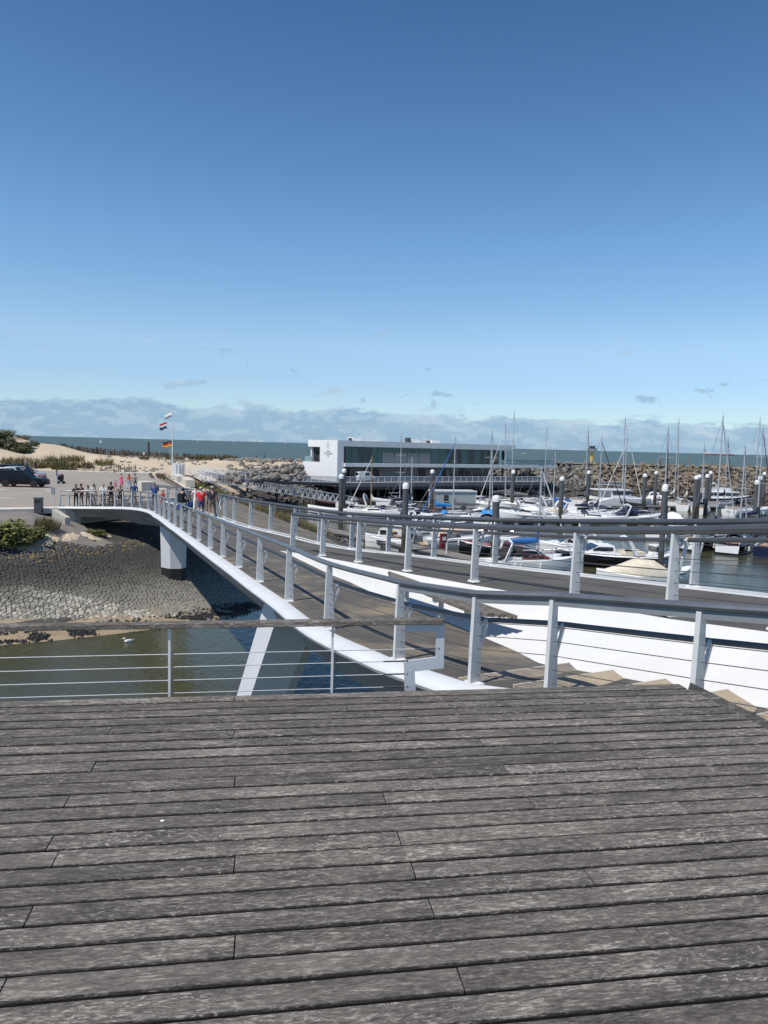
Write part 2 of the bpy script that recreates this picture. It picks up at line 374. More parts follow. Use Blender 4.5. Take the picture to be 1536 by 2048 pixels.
m_parking = M('parking_asphalt', (0.285, 0.248, 0.203), 0.95, var=0.07, vs=0.12, bump=0.3, bs=12, second=(0.25, 0.235, 0.215), sfac=(0.5, 0.7), ss=0.4)
m_path = M('path_asphalt', (0.195, 0.178, 0.155), 0.95, var=0.10, vs=0.5, bump=0.4, bs=12, second=(0.15, 0.14, 0.13), sfac=(0.55, 0.7), ss=0.8)
m_conc = M('pale_concrete', (0.56, 0.51, 0.43), 0.85, var=0.09, vs=1.2, bump=0.3, bs=20)
m_line = M('road_paint', (0.66, 0.63, 0.58), 0.7, var=0.15, vs=3)
PKI = idx_where(lambda p: p.y < 104)
pk = [bank(i, 17.9) for i in PKI[::4]]
pkp = [(p.x, p.y) for p in pk] + [(-37, 116.5), (-70, 118), (-150, 118), (-150, 30)]
MB().add([(a, b, 5.47) for a, b in pkp], [tuple(range(len(pkp)))]).build('parking_lot', m_parking)['kind'] = 'structure'
m_conc = M('pale_concrete', (0.50, 0.455, 0.38), 0.85, var=0.09, vs=1.2, bump=0.3, bs=20)
_ab = idx_where(lambda p: p.x > -16 and p.y < 79)
MB().loft([[bank(i, 17.7, -.6), Vector((bank(i, 17.7).x, bank(i, 17.7).y, 5.46)), Vector((bank(i, 18.3).x, bank(i, 18.3).y, 5.46)), bank(i, 18.3, -.6)] for i in _ab]).build('abutment_wall', m_conc)['kind'] = 'structure'
strip('path', idx_where(lambda p: p.y < 60 and p.x < -8), [12.4, 13.2, 15.4, 17.4], 0.02, m_path)
def build_kerb():
    ids = idx_where(lambda p: p.y < 46 and p.x < -12.5)
    rings = []
    for i in ids:
        a, b = bank(i, 17.5), bank(i, 19.0)
        rings.append([Vector((a.x, a.y, 5.2)), Vector((a.x, a.y, 5.57)), Vector((b.x, b.y, 5.57)), Vector((b.x, b.y, 5.2))])
    MB().loft(rings).build('kerb', m_conc)['kind'] = 'structure'
build_kerb()
def ribbon(name, P, w, dz, mat, zf):
    N = normals_left(P); rings = [[Vector(((p + n * o).x, (p + n * o).y, zf(p) + dz)) for o in (-w / 2, w / 2)] for p, n in zip(P, N)]
    o = MB().loft(rings, close=False).build(name, mat); o['kind'] = 'structure'; return o
def promz(p): return 5.4 + 0.85 * float(smooth01(112, 160, p.y)) if p.x < 0 else 6.25 + 1.4 * float(smooth01(20, 42, p.x))
m_prom = M('promenade_paving', (0.42, 0.385, 0.33), 0.95, var=0.06, vs=0.3, bump=0.2, bs=8)
ribbon('promenade', PROM, 5.5, 0.06, m_prom, promz)
# far kerb strip of the parking lot and painted markings
MB().box((-60, 117.2, 5.46), (60, 1.6, 0.14), rz=R(-1.2)).build('parking_kerb', m_conc)['kind'] = 'structure'
def marking(a, b, w=0.14, mat=None):
    a, b = Vector(a), Vector(b); d = (b - a).normalized(); n = Vector((-d.y, d.x, 0)) * w / 2
    return MB().add([a - n, a + n, b + n, b - n], [(0, 1, 2, 3)]).build('parking_marking', mat or m_line)
for (x0, y0), (x1, y1), w in [((160, 961), (182, 961.5), 0.3), ((290, 953), (304, 953.5), 0.4), ((298, 961), (313, 961.3), 0.4), ((0, 976), (100, 976.5), 0.25), ((92, 980), (104, 980), 0.4), ((92, 982.5), (105, 983), 0.3), ((0, 996), (28, 996), 0.35), ((40, 985), (80, 985.3), 0.2), ((0, 979.5), (12, 979.3), 0.5), ((0, 1016), (60, 1015), 0.16)]:
    marking(W(x0, y0, 5.476), W(x1, y1, 5.476), w)['kind'] = 'structure'
m_redpave = M('red_paving', (0.30, 0.215, 0.185), 0.95, var=0.15, vs=1)
_q = [W(-60, 970, 5.473), W(96, 971, 5.473), W(96, 975.4, 5.473), W(-60, 979.5, 5.473)]
MB().add(_q, [(0, 1, 2, 3)]).build('parking_bay', m_redpave)['kind'] = 'structure'
# slipway paving right of the bridge
def dmin(i): return lerp_tab([(50, 0.4), (72, 0.4), (90, 6.5), (104, 10.5), (110, 12)], WL[i].y)
m_slip = M('slipway_paving', (0.175, 0.150, 0.118), 0.95, var=0.16, vs=0.35, bump=0.6, bs=9, second=(0.10, 0.088, 0.07), sfac=(0.52, 0.68), ss=0.3)
SLI = idx_where(lambda p: 56 < p.y < 106)
strip('slipway', SLI, [lambda i, k=k: dmin(i) + (18.2 - dmin(i)) * k / 8 for k in range(9)], 0.05, m_slip)
rings = []
for i in SLI:
    a, b = bank(i, dmin(i) - 0.05), bank(i, dmin(i) + 0.4)
    rings.append([a + Vector((0, 0, -0.2)), a + Vector((0, 0, 0.16)), b + Vector((0, 0, 0.16)), b + Vector((0, 0, -0.2))])
MB().loft(rings).build('slipway_kerb', M('mossy_concrete', (0.07, 0.062, 0.05), 0.9, var=0.3, vs=1))['kind'] = 'structure'
# ---- basalt stone revetment, stone by stone
m_stone = M('basalt_stone', (0.132, 0.126, 0.114), 0.85, var=0.25, vs=2.0, bump=0.5, bs=14, rnd=0.45)
def zone_stone_mat():
    """basalt whose growth changes with height: pale barnacle band low down, dark algae band, orange lichen above"""
    m = m_stone; nt = m.node_tree; N, Lk = nt.nodes, nt.links; b = N['Principled BSDF']; src = b.inputs['Base Color'].links[0].from_socket
    g = N.new('ShaderNodeNewGeometry'); sp = N.new('ShaderNodeSeparateXYZ'); Lk.new(g.outputs['Position'], sp.inputs[0])
    n = N.new('ShaderNodeTexNoise'); n.inputs['Scale'].default_value = 0.45; n.inputs['Detail'].default_value = 5; Lk.new(g.outputs['Position'], n.inputs['Vector'])
    h = N.new('ShaderNodeMath'); h.operation = 'MULTIPLY_ADD'; Lk.new(n.outputs['Fac'], h.inputs[0]); h.inputs[1].default_value = 1.1; Lk.new(sp.outputs['Z'], h.inputs[2])
    ra = N.new('ShaderNodeValToRGB'); mr = N.new('ShaderNodeMapRange'); Lk.new(h.outputs[0], mr.inputs[0]); mr.inputs[1].default_value = 0.3; mr.inputs[2].default_value = 5.5
    Lk.new(mr.outputs[0], ra.inputs[0]); e = ra.color_ramp.elements
    e[0].position = 0.0; e[0].color = (1.0, 0.96, 0.78, 1); e[1].position = 1.0; e[1].color = (0.95, 0.95, 0.97, 1)
    for p, c in ((0.10, (2.5, 2.4, 2.15, 1)), (0.22, (2.1, 2.05, 1.85, 1)), (0.36, (1.05, 1.02, 0.90, 1)), (0.48, (0.48, 0.48, 0.47, 1)), (0.60, (0.44, 0.45, 0.47, 1)), (0.68, (0.75, 0.75, 0.77, 1)), (0.85, (0.85, 0.86, 0.9, 1))):
        k = e.new(p); k.color = c
    mul = N.new('ShaderNodeMix'); mul.data_type = 'RGBA'; mul.blend_type = 'MULTIPLY'; mul.inputs[0].default_value = 1; Lk.new(src, mul.inputs[6]); Lk.new(ra.outputs[0], mul.inputs[7])
    # orange lichen on single stones in a band high on the slope
    n2 = N.new('ShaderNodeTexNoise'); n2.inputs['Scale'].default_value = 3.2; n2.inputs['Detail'].default_value = 5; Lk.new(g.outputs['Position'], n2.inputs['Vector'])
    l1 = N.new('ShaderNodeMapRange'); Lk.new(n2.outputs['Fac'], l1.inputs[0]); l1.inputs[1].default_value = 0.545; l1.inputs[2].default_value = 0.60
    l2 = N.new('ShaderNodeMapRange'); Lk.new(sp.outputs['Z'], l2.inputs[0]); l2.inputs[1].default_value = 2.75; l2.inputs[2].default_value = 2.95
    l3 = N.new('ShaderNodeMapRange'); Lk.new(sp.outputs['Z'], l3.inputs[0]); l3.inputs[1].default_value = 3.7; l3.inputs[2].default_value = 3.45
    l4 = N.new('ShaderNodeMapRange'); l4.inputs[1].default_value = -15.5; l4.inputs[2].default_value = -18.5; Lk.new(sp.outputs['X'], l4.inputs[0])
    pr = l1.outputs[0]
    for q in (l2, l3, l4):
        t = N.new('ShaderNodeMath'); t.operation = 'MULTIPLY'; Lk.new(pr, t.inputs[0]); Lk.new(q.outputs[0], t.inputs[1]); pr = t.outputs[0]
    t = N.new('ShaderNodeMath'); t.operation = 'MULTIPLY'; Lk.new(pr, t.inputs[0]); t.inputs[1].default_value = 0.7; pr = t.outputs[0]
    mx = N.new('ShaderNodeMix'); mx.data_type = 'RGBA'; Lk.new(pr, mx.inputs[0]); Lk.new(mul.outputs[2], mx.inputs[6]); mx.inputs[7].default_value = (0.26, 0.165, 0.05, 1)
    Lk.new(mx.outputs[2], b.inputs['Base Color'])
zone_stone_mat()
slope = strip('stone_slope', idx_where(lambda p: p.y < 64), [toe, 5, 8, 10.5, 12.6], 0.02, M('slope_joint_earth', (0.016, 0.015, 0.014), 0.95, var=0.3, vs=1, bump=0.5))
SANDP = [(hit(a, b, ground), r1, r2) for a, b, r1, r2 in ((34, 1086, 2.4, .8), (97, 1080, .60, 1.25), (140, 1074, .48, 1.0), (182, 1073, .75, .55), (215, 1072, .35, .3))]
def build_stones():
    rg = random.Random(11); a = 0.29; rows = []
    pts = {}
    x0, y0 = -33.0, 29.0
    for r in range(int(36 / (a * 0.80))):
        for c in range(int(32 / a)):
            x = x0 + (c + 0.5 * (r % 2)) * a + rg.uniform(-.085, .085); y = y0 + r * a * 0.80 + rg.uniform(-.075, .075); pts[(r, c)] = (x, y)
    cand = []
    for (r, c), (x, y) in pts.items():
        i, d = nearest(x, y)
        if WL[i].y > 63 or d < toe(i) + rg.uniform(-0.3, 0.3) or d > 12.9 - 1.2 * mnoise.noise((x * .35, y * .35, 0)): continue
        if any(((x - q.x) / r1) ** 2 + ((y - q.y) / r2) ** 2 < .55 + .5 * rg.random() for q, r1, r2 in SANDP): continue
        k = r % 2; nb = [(r, c - 1), (r, c + 1), (r - 1, c - 1 + k), (r - 1, c + k), (r + 1, c - 1 + k), (r + 1, c + k)]
        poly = [(x - .5, y - .5), (x + .5, y - .5), (x + .5, y + .5), (x - .5, y + .5)]
        for q in nb:
            if q not in pts: continue
            qx, qy = pts[q]; mx, my = (x + qx) / 2, (y + qy) / 2; dx, dy = qx - x, qy - y
            out = []
            for (ax, ay), (bx, by) in zip(poly, poly[1:] + poly[:1]):
                sa, sb = (ax - mx) * dx + (ay - my) * dy, (bx - mx) * dx + (by - my) * dy
                if sa <= 0: out.append((ax, ay))
                if (sa < 0) != (sb < 0):
                    t = sa / (sa - sb); out.append((ax + (bx - ax) * t, ay + (by - ay) * t))
            poly = out
            if len(poly) < 3: break
        if len(poly) < 3: continue
        cand.append((x, y, i, d, poly))
    def stone(mb, x, y, i, d, poly, org):
        g = Vector((WN[i].x, WN[i].y, 0.365)); zc = bank_z(i, d); hh = rg.uniform(0.05, 0.11); tl = (rg.uniform(-.05, .05), rg.uniform(-.05, .05))
        rings = []
        for s, h in ((0.95, -0.06), (0.86, hh * 0.5), (0.62, hh)):
            rings.append([(x + (px_ - x) * s - org[0], y + (py_ - y) * s - org[1], zc + ((px_ - x) * WN[i].x + (py_ - y) * WN[i].y) * s * 0.355 + h + (px_ - x) * tl[0] + (py_ - y) * tl[1] - org[2]) for px_, py_ in poly])
        mb.loft(rings, cap=False); n = len(poly); b = len(mb.v) - n; mb.f.append(tuple(range(b, b + n))); mb.m.append(0)
    vis = [c for c in cand if W_vis(c[0], c[1], bank_z(c[2], c[3]))]
    vis.sort(key=lambda c: c[1]); single = set(id(c) for c in vis[:298])
    rest = MB()
    for c in cand:
        if id(c) in single:
            mb = MB(); org = (c[0], c[1], bank_z(c[2], c[3])); stone(mb, *c, org); mb.build('stone', m_stone, slope, smooth=False, loc=org)
        else: stone(rest, *c, (0, 0, 0))
    o = rest.build('stone_field', m_stone, slope); o['kind'] = 'stuff'
def W_vis(x, y, z):
    d = Vector((x, y, z)) - EYE; k = FPX / d.dot(FWD); px = 768 + d.dot(RGT) * k; py = 1024 - d.dot(UPV) * k
    return 0 < px < 520 and 1060 < py < 1238
build_stones()
# seaweed and mussel clumps along the tide line
def build_weed():
    rg = random.Random(5); mb = MB(); m = M('mussel_clumps', (0.016, 0.015, 0.014), 0.6, var=0.5, vs=8)
    ids = idx_where(lambda p: -26 < p.x < -8 and p.y < 50)
    for _ in range(4200):
        i = rg.choice(ids); x = WL[i].x
        d = rg.gauss(0.55, 0.35) if rg.random() < 0.75 else rg.uniform(0.2, 1.9)
        p = bank(i, d, 0.03) + Vector((rg.uniform(-.35, .35), rg.uniform(-.25, .25), 0))
        if mnoise.noise((p.x * 0.55, p.y * 0.9, 4.0)) + lerp_tab([(-26, -0.34), (-21, -0.10), (-15, 0.16), (-9, 0.25)], x) < 0.0: continue
        r = rg.uniform(0.05, 0.16); h = rg.uniform(0.05, 0.18); n = 5; ph = rg.random() * 6
        base = [(p.x + r * math.cos(ph + 2 * math.pi * k / n) * rg.uniform(.6, 1.2), p.y + r * math.sin(ph + 2 * math.pi * k / n) * rg.uniform(.6, 1.2), p.z - .04) for k in range(n)]
        mb.add(base + [(p.x + rg.uniform(-.05, .05), p.y + rg.uniform(-.05, .05), p.z + h)], [(k, (k + 1) % n, n) for k in range(n)])
    o = mb.build('mussel_clumps', m); o['kind'] = 'stuff'
build_weed()
# ------------------------------------------------------------------ viewing platform of weathered planks
PA = R(8.9); PU = Vector((math.cos(PA), math.sin(PA), 0)); PV = Vector((-math.sin(PA), math.cos(PA), 0)); PZ = 9.35
def plank_mat(name, base, fl, grime=True):
    m = bpy.data.materials.new(name); m.use_nodes = True; nt = m.node_tree; N, Lk = nt.nodes, nt.links; b = N['Principled BSDF']
    b.inputs['Roughness'].default_value = 0.86; b.inputs['Specular IOR Level'].default_value = 0.3
    tc = N.new('ShaderNodeTexCoord'); oi = N.new('ShaderNodeObjectInfo'); cx = N.new('ShaderNodeCombineXYZ')
    for i in range(3): Lk.new(oi.outputs['Random'], cx.inputs[i])
    va = N.new('ShaderNodeVectorMath'); va.operation = 'MULTIPLY_ADD'; Lk.new(cx.outputs[0], va.inputs[0]); va.inputs[1].default_value = (91, 47, 29); Lk.new(tc.outputs['Object'], va.inputs[2])
    def nz(sc, d=6, r=0.65, dist=0.0, s=1.0):
        mp = N.new('ShaderNodeMapping'); mp.inputs['Scale'].default_value = sc; Lk.new(va.outputs[0], mp.inputs[0])
        n = N.new('ShaderNodeTexNoise'); n.inputs['Scale'].default_value = s; n.inputs['Detail'].default_value = d; n.inputs['Roughness'].default_value = r; n.inputs['Distortion'].default_value = dist
        Lk.new(mp.outputs[0], n.inputs['Vector']); return n.outputs['Fac']
    def mr(v, a, b_, c=0, d=1):
        n = N.new('ShaderNodeMapRange'); Lk.new(v, n.inputs[0]); n.inputs[1].default_value, n.inputs[2].default_value, n.inputs[3].default_value, n.inputs[4].default_value = a, b_, c, d; return n.outputs[0]
    def mix(f, a, c, bt='MIX'):
        n = N.new('ShaderNodeMix'); n.data_type = 'RGBA'; n.blend_type = bt
        if isinstance(f, float): n.inputs[0].default_value = f
        else: Lk.new(f, n.inputs[0])
        for i, q in ((6, a), (7, c)):
            if isinstance(q, tuple): n.inputs[i].default_value = q + (1,)
            else: Lk.new(q, n.inputs[i])
        return n.outputs[2]
    def mth(op, a, c):
        n = N.new('ShaderNodeMath'); n.operation = op
        for i, q in enumerate((a, c)):
            if isinstance(q, float): n.inputs[i].default_value = q
            else: Lk.new(q, n.inputs[i])
        return n.outputs[0]
    grain = nz((8, 55, 55), 8, 0.72, 0.5); fine = nz((30, 120, 120), 4, 0.72, 0.4); blot = nz((1.9, 8, 8), 4, 0.6); wear = nz((0.8, 2.2, 2.2), 3, 0.5)
    val = mth('ADD', mth('ADD', mth('MULTIPLY', grain, 0.50), mth('MULTIPLY', fine, 0.62)), mth('MULTIPLY', mth('SUBTRACT', blot, 0.5), 0.34))
    rp = N.new('ShaderNodeValToRGB'); Lk.new(val, rp.inputs[0]); el = rp.color_ramp.elements
    el[0].position = 0.45; el[0].color = tuple(x * 0.42 for x in base) + (1,); el[1].position = 0.71; el[1].color = (0.37, 0.338, 0.288, 1)
    for p, k in ((0.53, 0.78), (0.585, 1.05), (0.635, 1.60)):
        e = el.new(p); e.color = tuple(min(1, x * k) for x in base) + (1,)
    c = rp.outputs[0]
    c = mix(mr(wear, 0.45, 0.72, 0.0, 0.45), c, mix(0.5, c, tuple(x * 1.9 for x in base)))
    # pale lichen and droppings in irregular flecks
    fl1 = nz((24, 70, 70), 5, 0.7, 1.2); fl2 = nz((1.3, 3.5, 3.5), 3, 0.5)
    c = mix(mth('MULTIPLY', mr(fl1, 0.57, 0.64), mr(fl2, 0.40, 0.62, 0.10, fl)), c, (0.40, 0.375, 0.33))
    # grime along the board's edges and on its sides
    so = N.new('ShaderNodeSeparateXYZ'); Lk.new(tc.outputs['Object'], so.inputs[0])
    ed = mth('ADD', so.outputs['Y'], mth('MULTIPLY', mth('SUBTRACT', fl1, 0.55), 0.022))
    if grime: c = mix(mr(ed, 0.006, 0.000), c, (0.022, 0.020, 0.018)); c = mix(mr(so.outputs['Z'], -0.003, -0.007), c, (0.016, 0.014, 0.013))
    hs = N.new('ShaderNodeHueSaturation'); Lk.new(mr(oi.outputs['Random'], 0, 1, 0.84, 1.16), hs.inputs['Value']); Lk.new(c, hs.inputs['Color'])
    Lk.new(hs.outputs[0], b.inputs['Base Color'])
    hgt = N.new('ShaderNodeMath'); hgt.operation = 'ADD'; Lk.new(grain, hgt.inputs[0]); Lk.new(fine, hgt.inputs[1])
    bp = N.new('ShaderNodeBump'); bp.inputs['Strength'].default_value = 0.75; bp.inputs['Distance'].default_value = 0.006; Lk.new(hgt.outputs[0], bp.inputs['Height']); Lk.new(bp.outputs[0], b.inputs['Normal'])
    return m
m_plank = plank_mat('weathered_plank', (0.124, 0.109, 0.094), 1.0)
m_trim = plank_mat('weathered_trim', (0.070, 0.064, 0.059), 0.3, False)
deck = root('viewing_deck', (0, 0, PZ)); deck['kind'] = 'structure'
PITCHV, GAP = 0.1175, 0.0105
V1, U1 = 4.687, 2.905                                   # far edge, right edge of the plank field
def uv_of(px, py): p = W(px, py, PZ); return p.dot(PU), p.dot(PV)
def plank(u0, u1, v0, v1, mat, rg, skew=0.0, name='plank', cut=0.0):
    """one board: rounded, slightly frayed top arrises; cut = mitre at the right end"""
    t, L = 0.032, u1 - u0; n = max(4, int(L / 0.05)); w = v1 - v0; mb = MB(); rings = []
    dz = rg.uniform(-0.0016, 0.0016); tw = rg.uniform(-.0018, .0018); ph = rg.random() * 99
    for k in range(n + 1):
        x = L * k / n
        e0 = 0.0022 * mnoise.noise((x * 17 + ph, 1.3, 0)) + 0.0016 * mnoise.noise((x * 55 + ph, 5.3, 0)); e1 = 0.0022 * mnoise.noise((x * 17 + ph, 7.7, 0)); z = dz + 0.0012 * mnoise.noise((x * 3 + ph, 3, 0))
        c0, c1 = (x, x - cut * (w) * k / n) if cut else (x, x)
        rings.append([(c0, e0, -t), (c0, e0, -0.006 + z), (c0, 0.004 + e0, z + tw), (c0, w * .5, z + 0.0004), (c1, w - 0.004 + e1, z - tw), (c1, w + e1, -0.006 + z), (c1, w + e1, -t)])
    mb.loft(rings)
    o = mb.build(name, mat, deck); o.matrix_local = Matrix.Translation(PU * u0 + PV * v0) @ Matrix.Rotation(PA + skew, 4, 'Z'); return o
def build_deck():
    rg = random.Random(3)
    J = [(468, 1398), (694, 1415), (218, 1465), (468, 1470), (183, 1540), (468, 1575), (105, 1728), (468, 1738), (50, 1845), (468, 1905), (0, 1985), (914, 1420), (1140, 1430), (965, 1487), (1212, 1492), (1015, 1543), (1285, 1550), (770, 1600), (1065, 1608), (1372, 1618), (800, 1681), (1478, 1700), (829, 1747), (1182, 1758), (866, 1825), (1290, 1880), (925, 1968)]
    rows = {}
    for q in J:
        u, v = uv_of(*q); rows.setdefault(int((V1 - v) / PITCHV), []).append(u)
    for r in range(0, 44):
        v1 = V1 - r * PITCHV; v0 = v1 - PITCHV + GAP
        cuts = sorted(rows.get(r, []))
        good = []
        for c in cuts:
            if not good or c - good[-1] > 0.25: good.append(c)
        a = good[0] - 2.8 if good else -3.4 + rg.uniform(-.5, .5)
        ends = [a - 2.9] * (a > -4) + [a] + good
        if not good and r > 26: ends += [a + 2.8]
        ue = U1 + (V1 - v0 - 0.06) * 0.098
        ends.append(ue)
        ends = sorted(e for e in ends if e <= ue)
        for x0, x1 in zip(ends[:-1], ends[1:]):
            if x1 - x0 > 0.06: plank(x0 + 0.0025, x1 - 0.0025, v0, v1, m_plank, rg)
    # mitred trim board along the right-hand edge
    L = 4.6; mb = MB(); w = 0.115
    n = 70; rings = []
    for k in range(n + 1):
        y = -L + L * k / n; e = 0.0015 * mnoise.noise((y * 15, 0, 0))
        rings.append([(0.004 + e, y, -0.05), (0.004 + e, y, -0.004), (0.009, y, 0.003), (w - 0.006, y + (0.115 if k == n else 0), 0.003), (w + e, y + (0.115 if k == n else 0), -0.004), (w + e, y + (0.115 if k == n else 0), -0.05)])
    mb.loft(rings); o = mb.build('trim_board', m_trim, deck); o.matrix_local = Matrix.Translation(PU * (U1 + 0.004) + PV * (V1 - 0.115)) @ Matrix.Rotation(PA + R(5.6), 4, 'Z')
    # front fascia and bearers under the boards
    mb = MB()
    mb.box(PU * -0.3 + PV * (V1 - 0.03) + Vector((0, 0, -0.13)), (6.3, 0.04, 0.18), rz=PA); mb.build('fascia_board', m_trim, deck)
    for u in np.arange(-3.5, 2.9, 0.69):
        MB().box(PU * float(u) + PV * 2.1 + Vector((0, 0, -0.085)), (0.06, 5.0, 0.10), rz=PA).build('bearer', m_trim, deck)
build_deck()
MB().box(PU * -0.4 + PV * 1.9 + Vector((0, 0, PZ - 0.9)), (6.5, 5.2, 1.2), rz=PA).build('deck_base', M('shadow_concrete', (0.2, 0.19, 0.18), 0.9))['kind'] = 'structure'
sh = MB(); _p = W(325, 1643.5, PZ); sh.ball((0, 0, 0.003), (0.0105, 0.006, 0.005), 10)
tag(sh.build('seashell', m_dirtywhite, loc=(_p.x, _p.y, PZ + 0.001)), 'tiny white shell lying on the dark planks', 'shell')
m_drop = M('dropping_white', (0.6, 0.58, 0.55), 0.9, var=0.2)
# ------------------------------------------------------------------ low timber railing on the left
RV = V1 + 0.13
def WV(px, py, v=RV):
    d = ray(px, py); t = (v - EYE.dot(PV)) / d.dot(PV); return EYE + d * t
tr = root('timber_railing', (0, 0, 0), label='weathered timber handrail on thin white posts with steel cables', cat='railing')
def build_timber_railing():
    a, b = WV(-420, 1261), WV(889, 1241)
    d = (b - a).normalized(); up = Vector((0, 0, 1)); sd = d.cross(up).normalized(); up = sd.cross(d); L = (b - a).length; n = 90
    prof = [(-.042, -.014), (-.036, .012), (-.022, .019), (.022, .019), (.036, .012), (.042, -.014), (.034, -.019), (-.034, -.019)]
    rings = []
    for k in range(n + 1):
        s = 1 if k < n - 3 else [0.98, 0.90, 0.72, 0.4][k - n + 3]; x = L * k / n if k < n - 3 else L - [.03, .015, .005, 0][k - n + 3]
        e = 0.002 * mnoise.noise((x * 9, 0, 0))
        rings.append([(x, o * s, z * s + e) for o, z in prof])
    o = MB().loft(rings).build('handrail', m_plank_rail, tr); o.matrix_local = Matrix(((d.x, -sd.x, up.x, a.x), (d.y, -sd.y, up.y, a.y), (d.z, -sd.z, up.z, a.z), (0, 0, 0, 1)))
    for px in (-330, 12 - 350, 339, 666):
        if px == 12 - 350: continue
        t = WV(px, 1247 if px > 0 else 1256); bt = Vector((t.x, t.y, PZ - 0.35))
        MB().bar(bt, t - Vector((0, 0, 0.012)), 0.03, 0.014, up=PU).build('post', m_white, tr)
        for k in range(4):
            pass
    for (y0, x1, y1) in ((1316, 875, 1297), (1344, 812, 1322), (1371, 812, 1347.6), (1397, 812, 1373)):
        p, q = WV(-420, y0 + (y0 - y1) * 0.42 + 1), WV(x1, y1)
        MB().tube([p, q], 0.0032, 6).build('cable', M('bright_cable', (0.62, 0.61, 0.59), 0.35, metal=0.3), tr)
        MB().tube([q - (q - p).normalized() * 0.16, q - (q - p).normalized() * 0.01, q + (q - p).normalized() * 0.012], [0.005, 0.006, 0.010], 8).build('cable_end', m_railgrey, tr)
    def pl(pts, nm):
        P = [WV(*q) for q in pts]; o = P[0]
        MB().plate([((p - o).dot(PU), p.z - o.z) for p in P], o, PU, (0, 0, 1), 0.014).build(nm, m_post_white, tr)
    pl([(812, 1247), (889, 1246), (887, 1336), (824, 1343), (825, 1382), (809, 1382), (808, 1322), (871, 1314), (872, 1262), (812, 1263)], 'end_bracket')
    pl([(825, 1340), (829, 1337), (831, 1382), (824, 1382)], 'bracket_rib')
m_plank_rail = plank_mat('rail_timber', (0.125, 0.110, 0.095), 0.8, False); m_post_white = M('bracket_paint', (0.55, 0.58, 0.60), 0.4, var=0.05, bump=0.06)
build_timber_railing()
# ------------------------------------------------------------------ footbridge
Lp = [(120, 1013.5, 5.64), (137.7, 1013.5, 5.65), (159.4, 1013.7, 5.67), (181.7, 1013.8, 5.69), (206.4, 1014, 5.72), (230.5, 1014.2, 5.75), (247, 1014.5, 5.78), (264.6, 1015.3, 5.82), (281, 1016.8, 5.87), (297, 1019.6, 5.94), (310.6, 1024, 6.0), (318.8, 1029.7, 6.07), (328, 1034.6, 6.15), (338, 1041, 6.25), (350, 1049.7, 6.37), (363, 1057.6, 6.5), (379, 1068.6, 6.63), (397.6, 1081, 6.77), (420.5, 1096.7, 6.91), (446, 1114, 7.04), (478, 1135, 7.17), (519.5, 1163.7, 7.30), (577.5, 1202, 7.43), (656.8, 1258, 7.56), (797, 1320, 7.67), (947, 1368, 7.85)]
LPOST = [W(*q) for q in Lp] + [Vector((2.1, 8.7, 8.0)), Vector((3.2, 7.13, 8.25)), Vector((4.4, 5.6, 8.5))]
Op = [(312, 1000, 5.74), (335, 1004, 5.85), (352, 1007.5, 5.97), (372, 1012, 6.12), (400, 1021, 6.38), (432.8, 1031, 6.58), (449.7, 1036.6, 6.66), (468, 1043, 6.73), (501, 1053.5, 6.84), (541, 1062.6, 6.93), (590, 1074, 7.02), (638.5, 1086, 7.11), (703, 1097.5, 7.21), (776, 1106, 7.31), (867, 1116, 7.48), (989, 1131, 7.72), (1157.5, 1149, 8.03), (1387, 1174.7, 8.4), (1640, 1203, 8.72)]
OPOST = [W(*q) for q in Op]
Ip = [(585, 1098, 7.25), (645, 1111, 7.37), (717, 1124, 7.51), (815, 1142, 7.70), (948, 1163, 7.96), (1148, 1196, 8.30), (1341, 1230, 8.62), (1560, 1262, 8.88)]
IPOST = [W(*q) for q in Ip]
ITOP = [W(*q) for q in [(578, 1104, 7.2), (640, 1113.5, 7.36), (717, 1128, 7.5), (815, 1147, 7.69), (948, 1171, 7.95), (1148, 1205, 8.29), (1341, 1239, 8.61), (1560, 1268, 8.87)]] + [Vector((5.3, 6.6, 9.05))]
FOOT = [W(*q) for q in [(564, 1102, 7.2), (661, 1149, 7.33), (700, 1164, 7.37), (787, 1205, 7.45), (864, 1232, 7.5), (924, 1256, 7.54), (1028, 1300, 7.63), (1082, 1328, 7.70), (1190, 1346, 7.9), (1293, 1364, 8.05), (1420, 1390, 8.2), (1560, 1425, 8.33)]]
def crom(P, m=6):                                      # smooth curve through points
    P = [2 * P[0] - P[1]] + list(P) + [2 * P[-1] - P[-2]]; out = []
    for i in range(1, len(P) - 2):
        for k in range(m):
            t = k / m; a, b, c, d = P[i - 1], P[i], P[i + 1], P[i + 2]
            out.append(0.5 * ((2 * b) + (c - a) * t + (2 * a - 5 * b + 4 * c - d) * t * t + (3 * b - a - 3 * c + d) * t ** 3))
    return out + [P[-2]]
LC, OC, IC = crom(LPOST[:25]), crom(OPOST), crom(IPOST)
for _a, _b in zip(LPOST[24:-1], LPOST[25:]): LC += [_a.lerp(_b, k / 6) for k in range(1, 7)]
bridge = root('footbridge', (0, 0, 0), label='white and grey steel footbridge with dark asphalt deck, forked in two at the near end', cat='bridge')
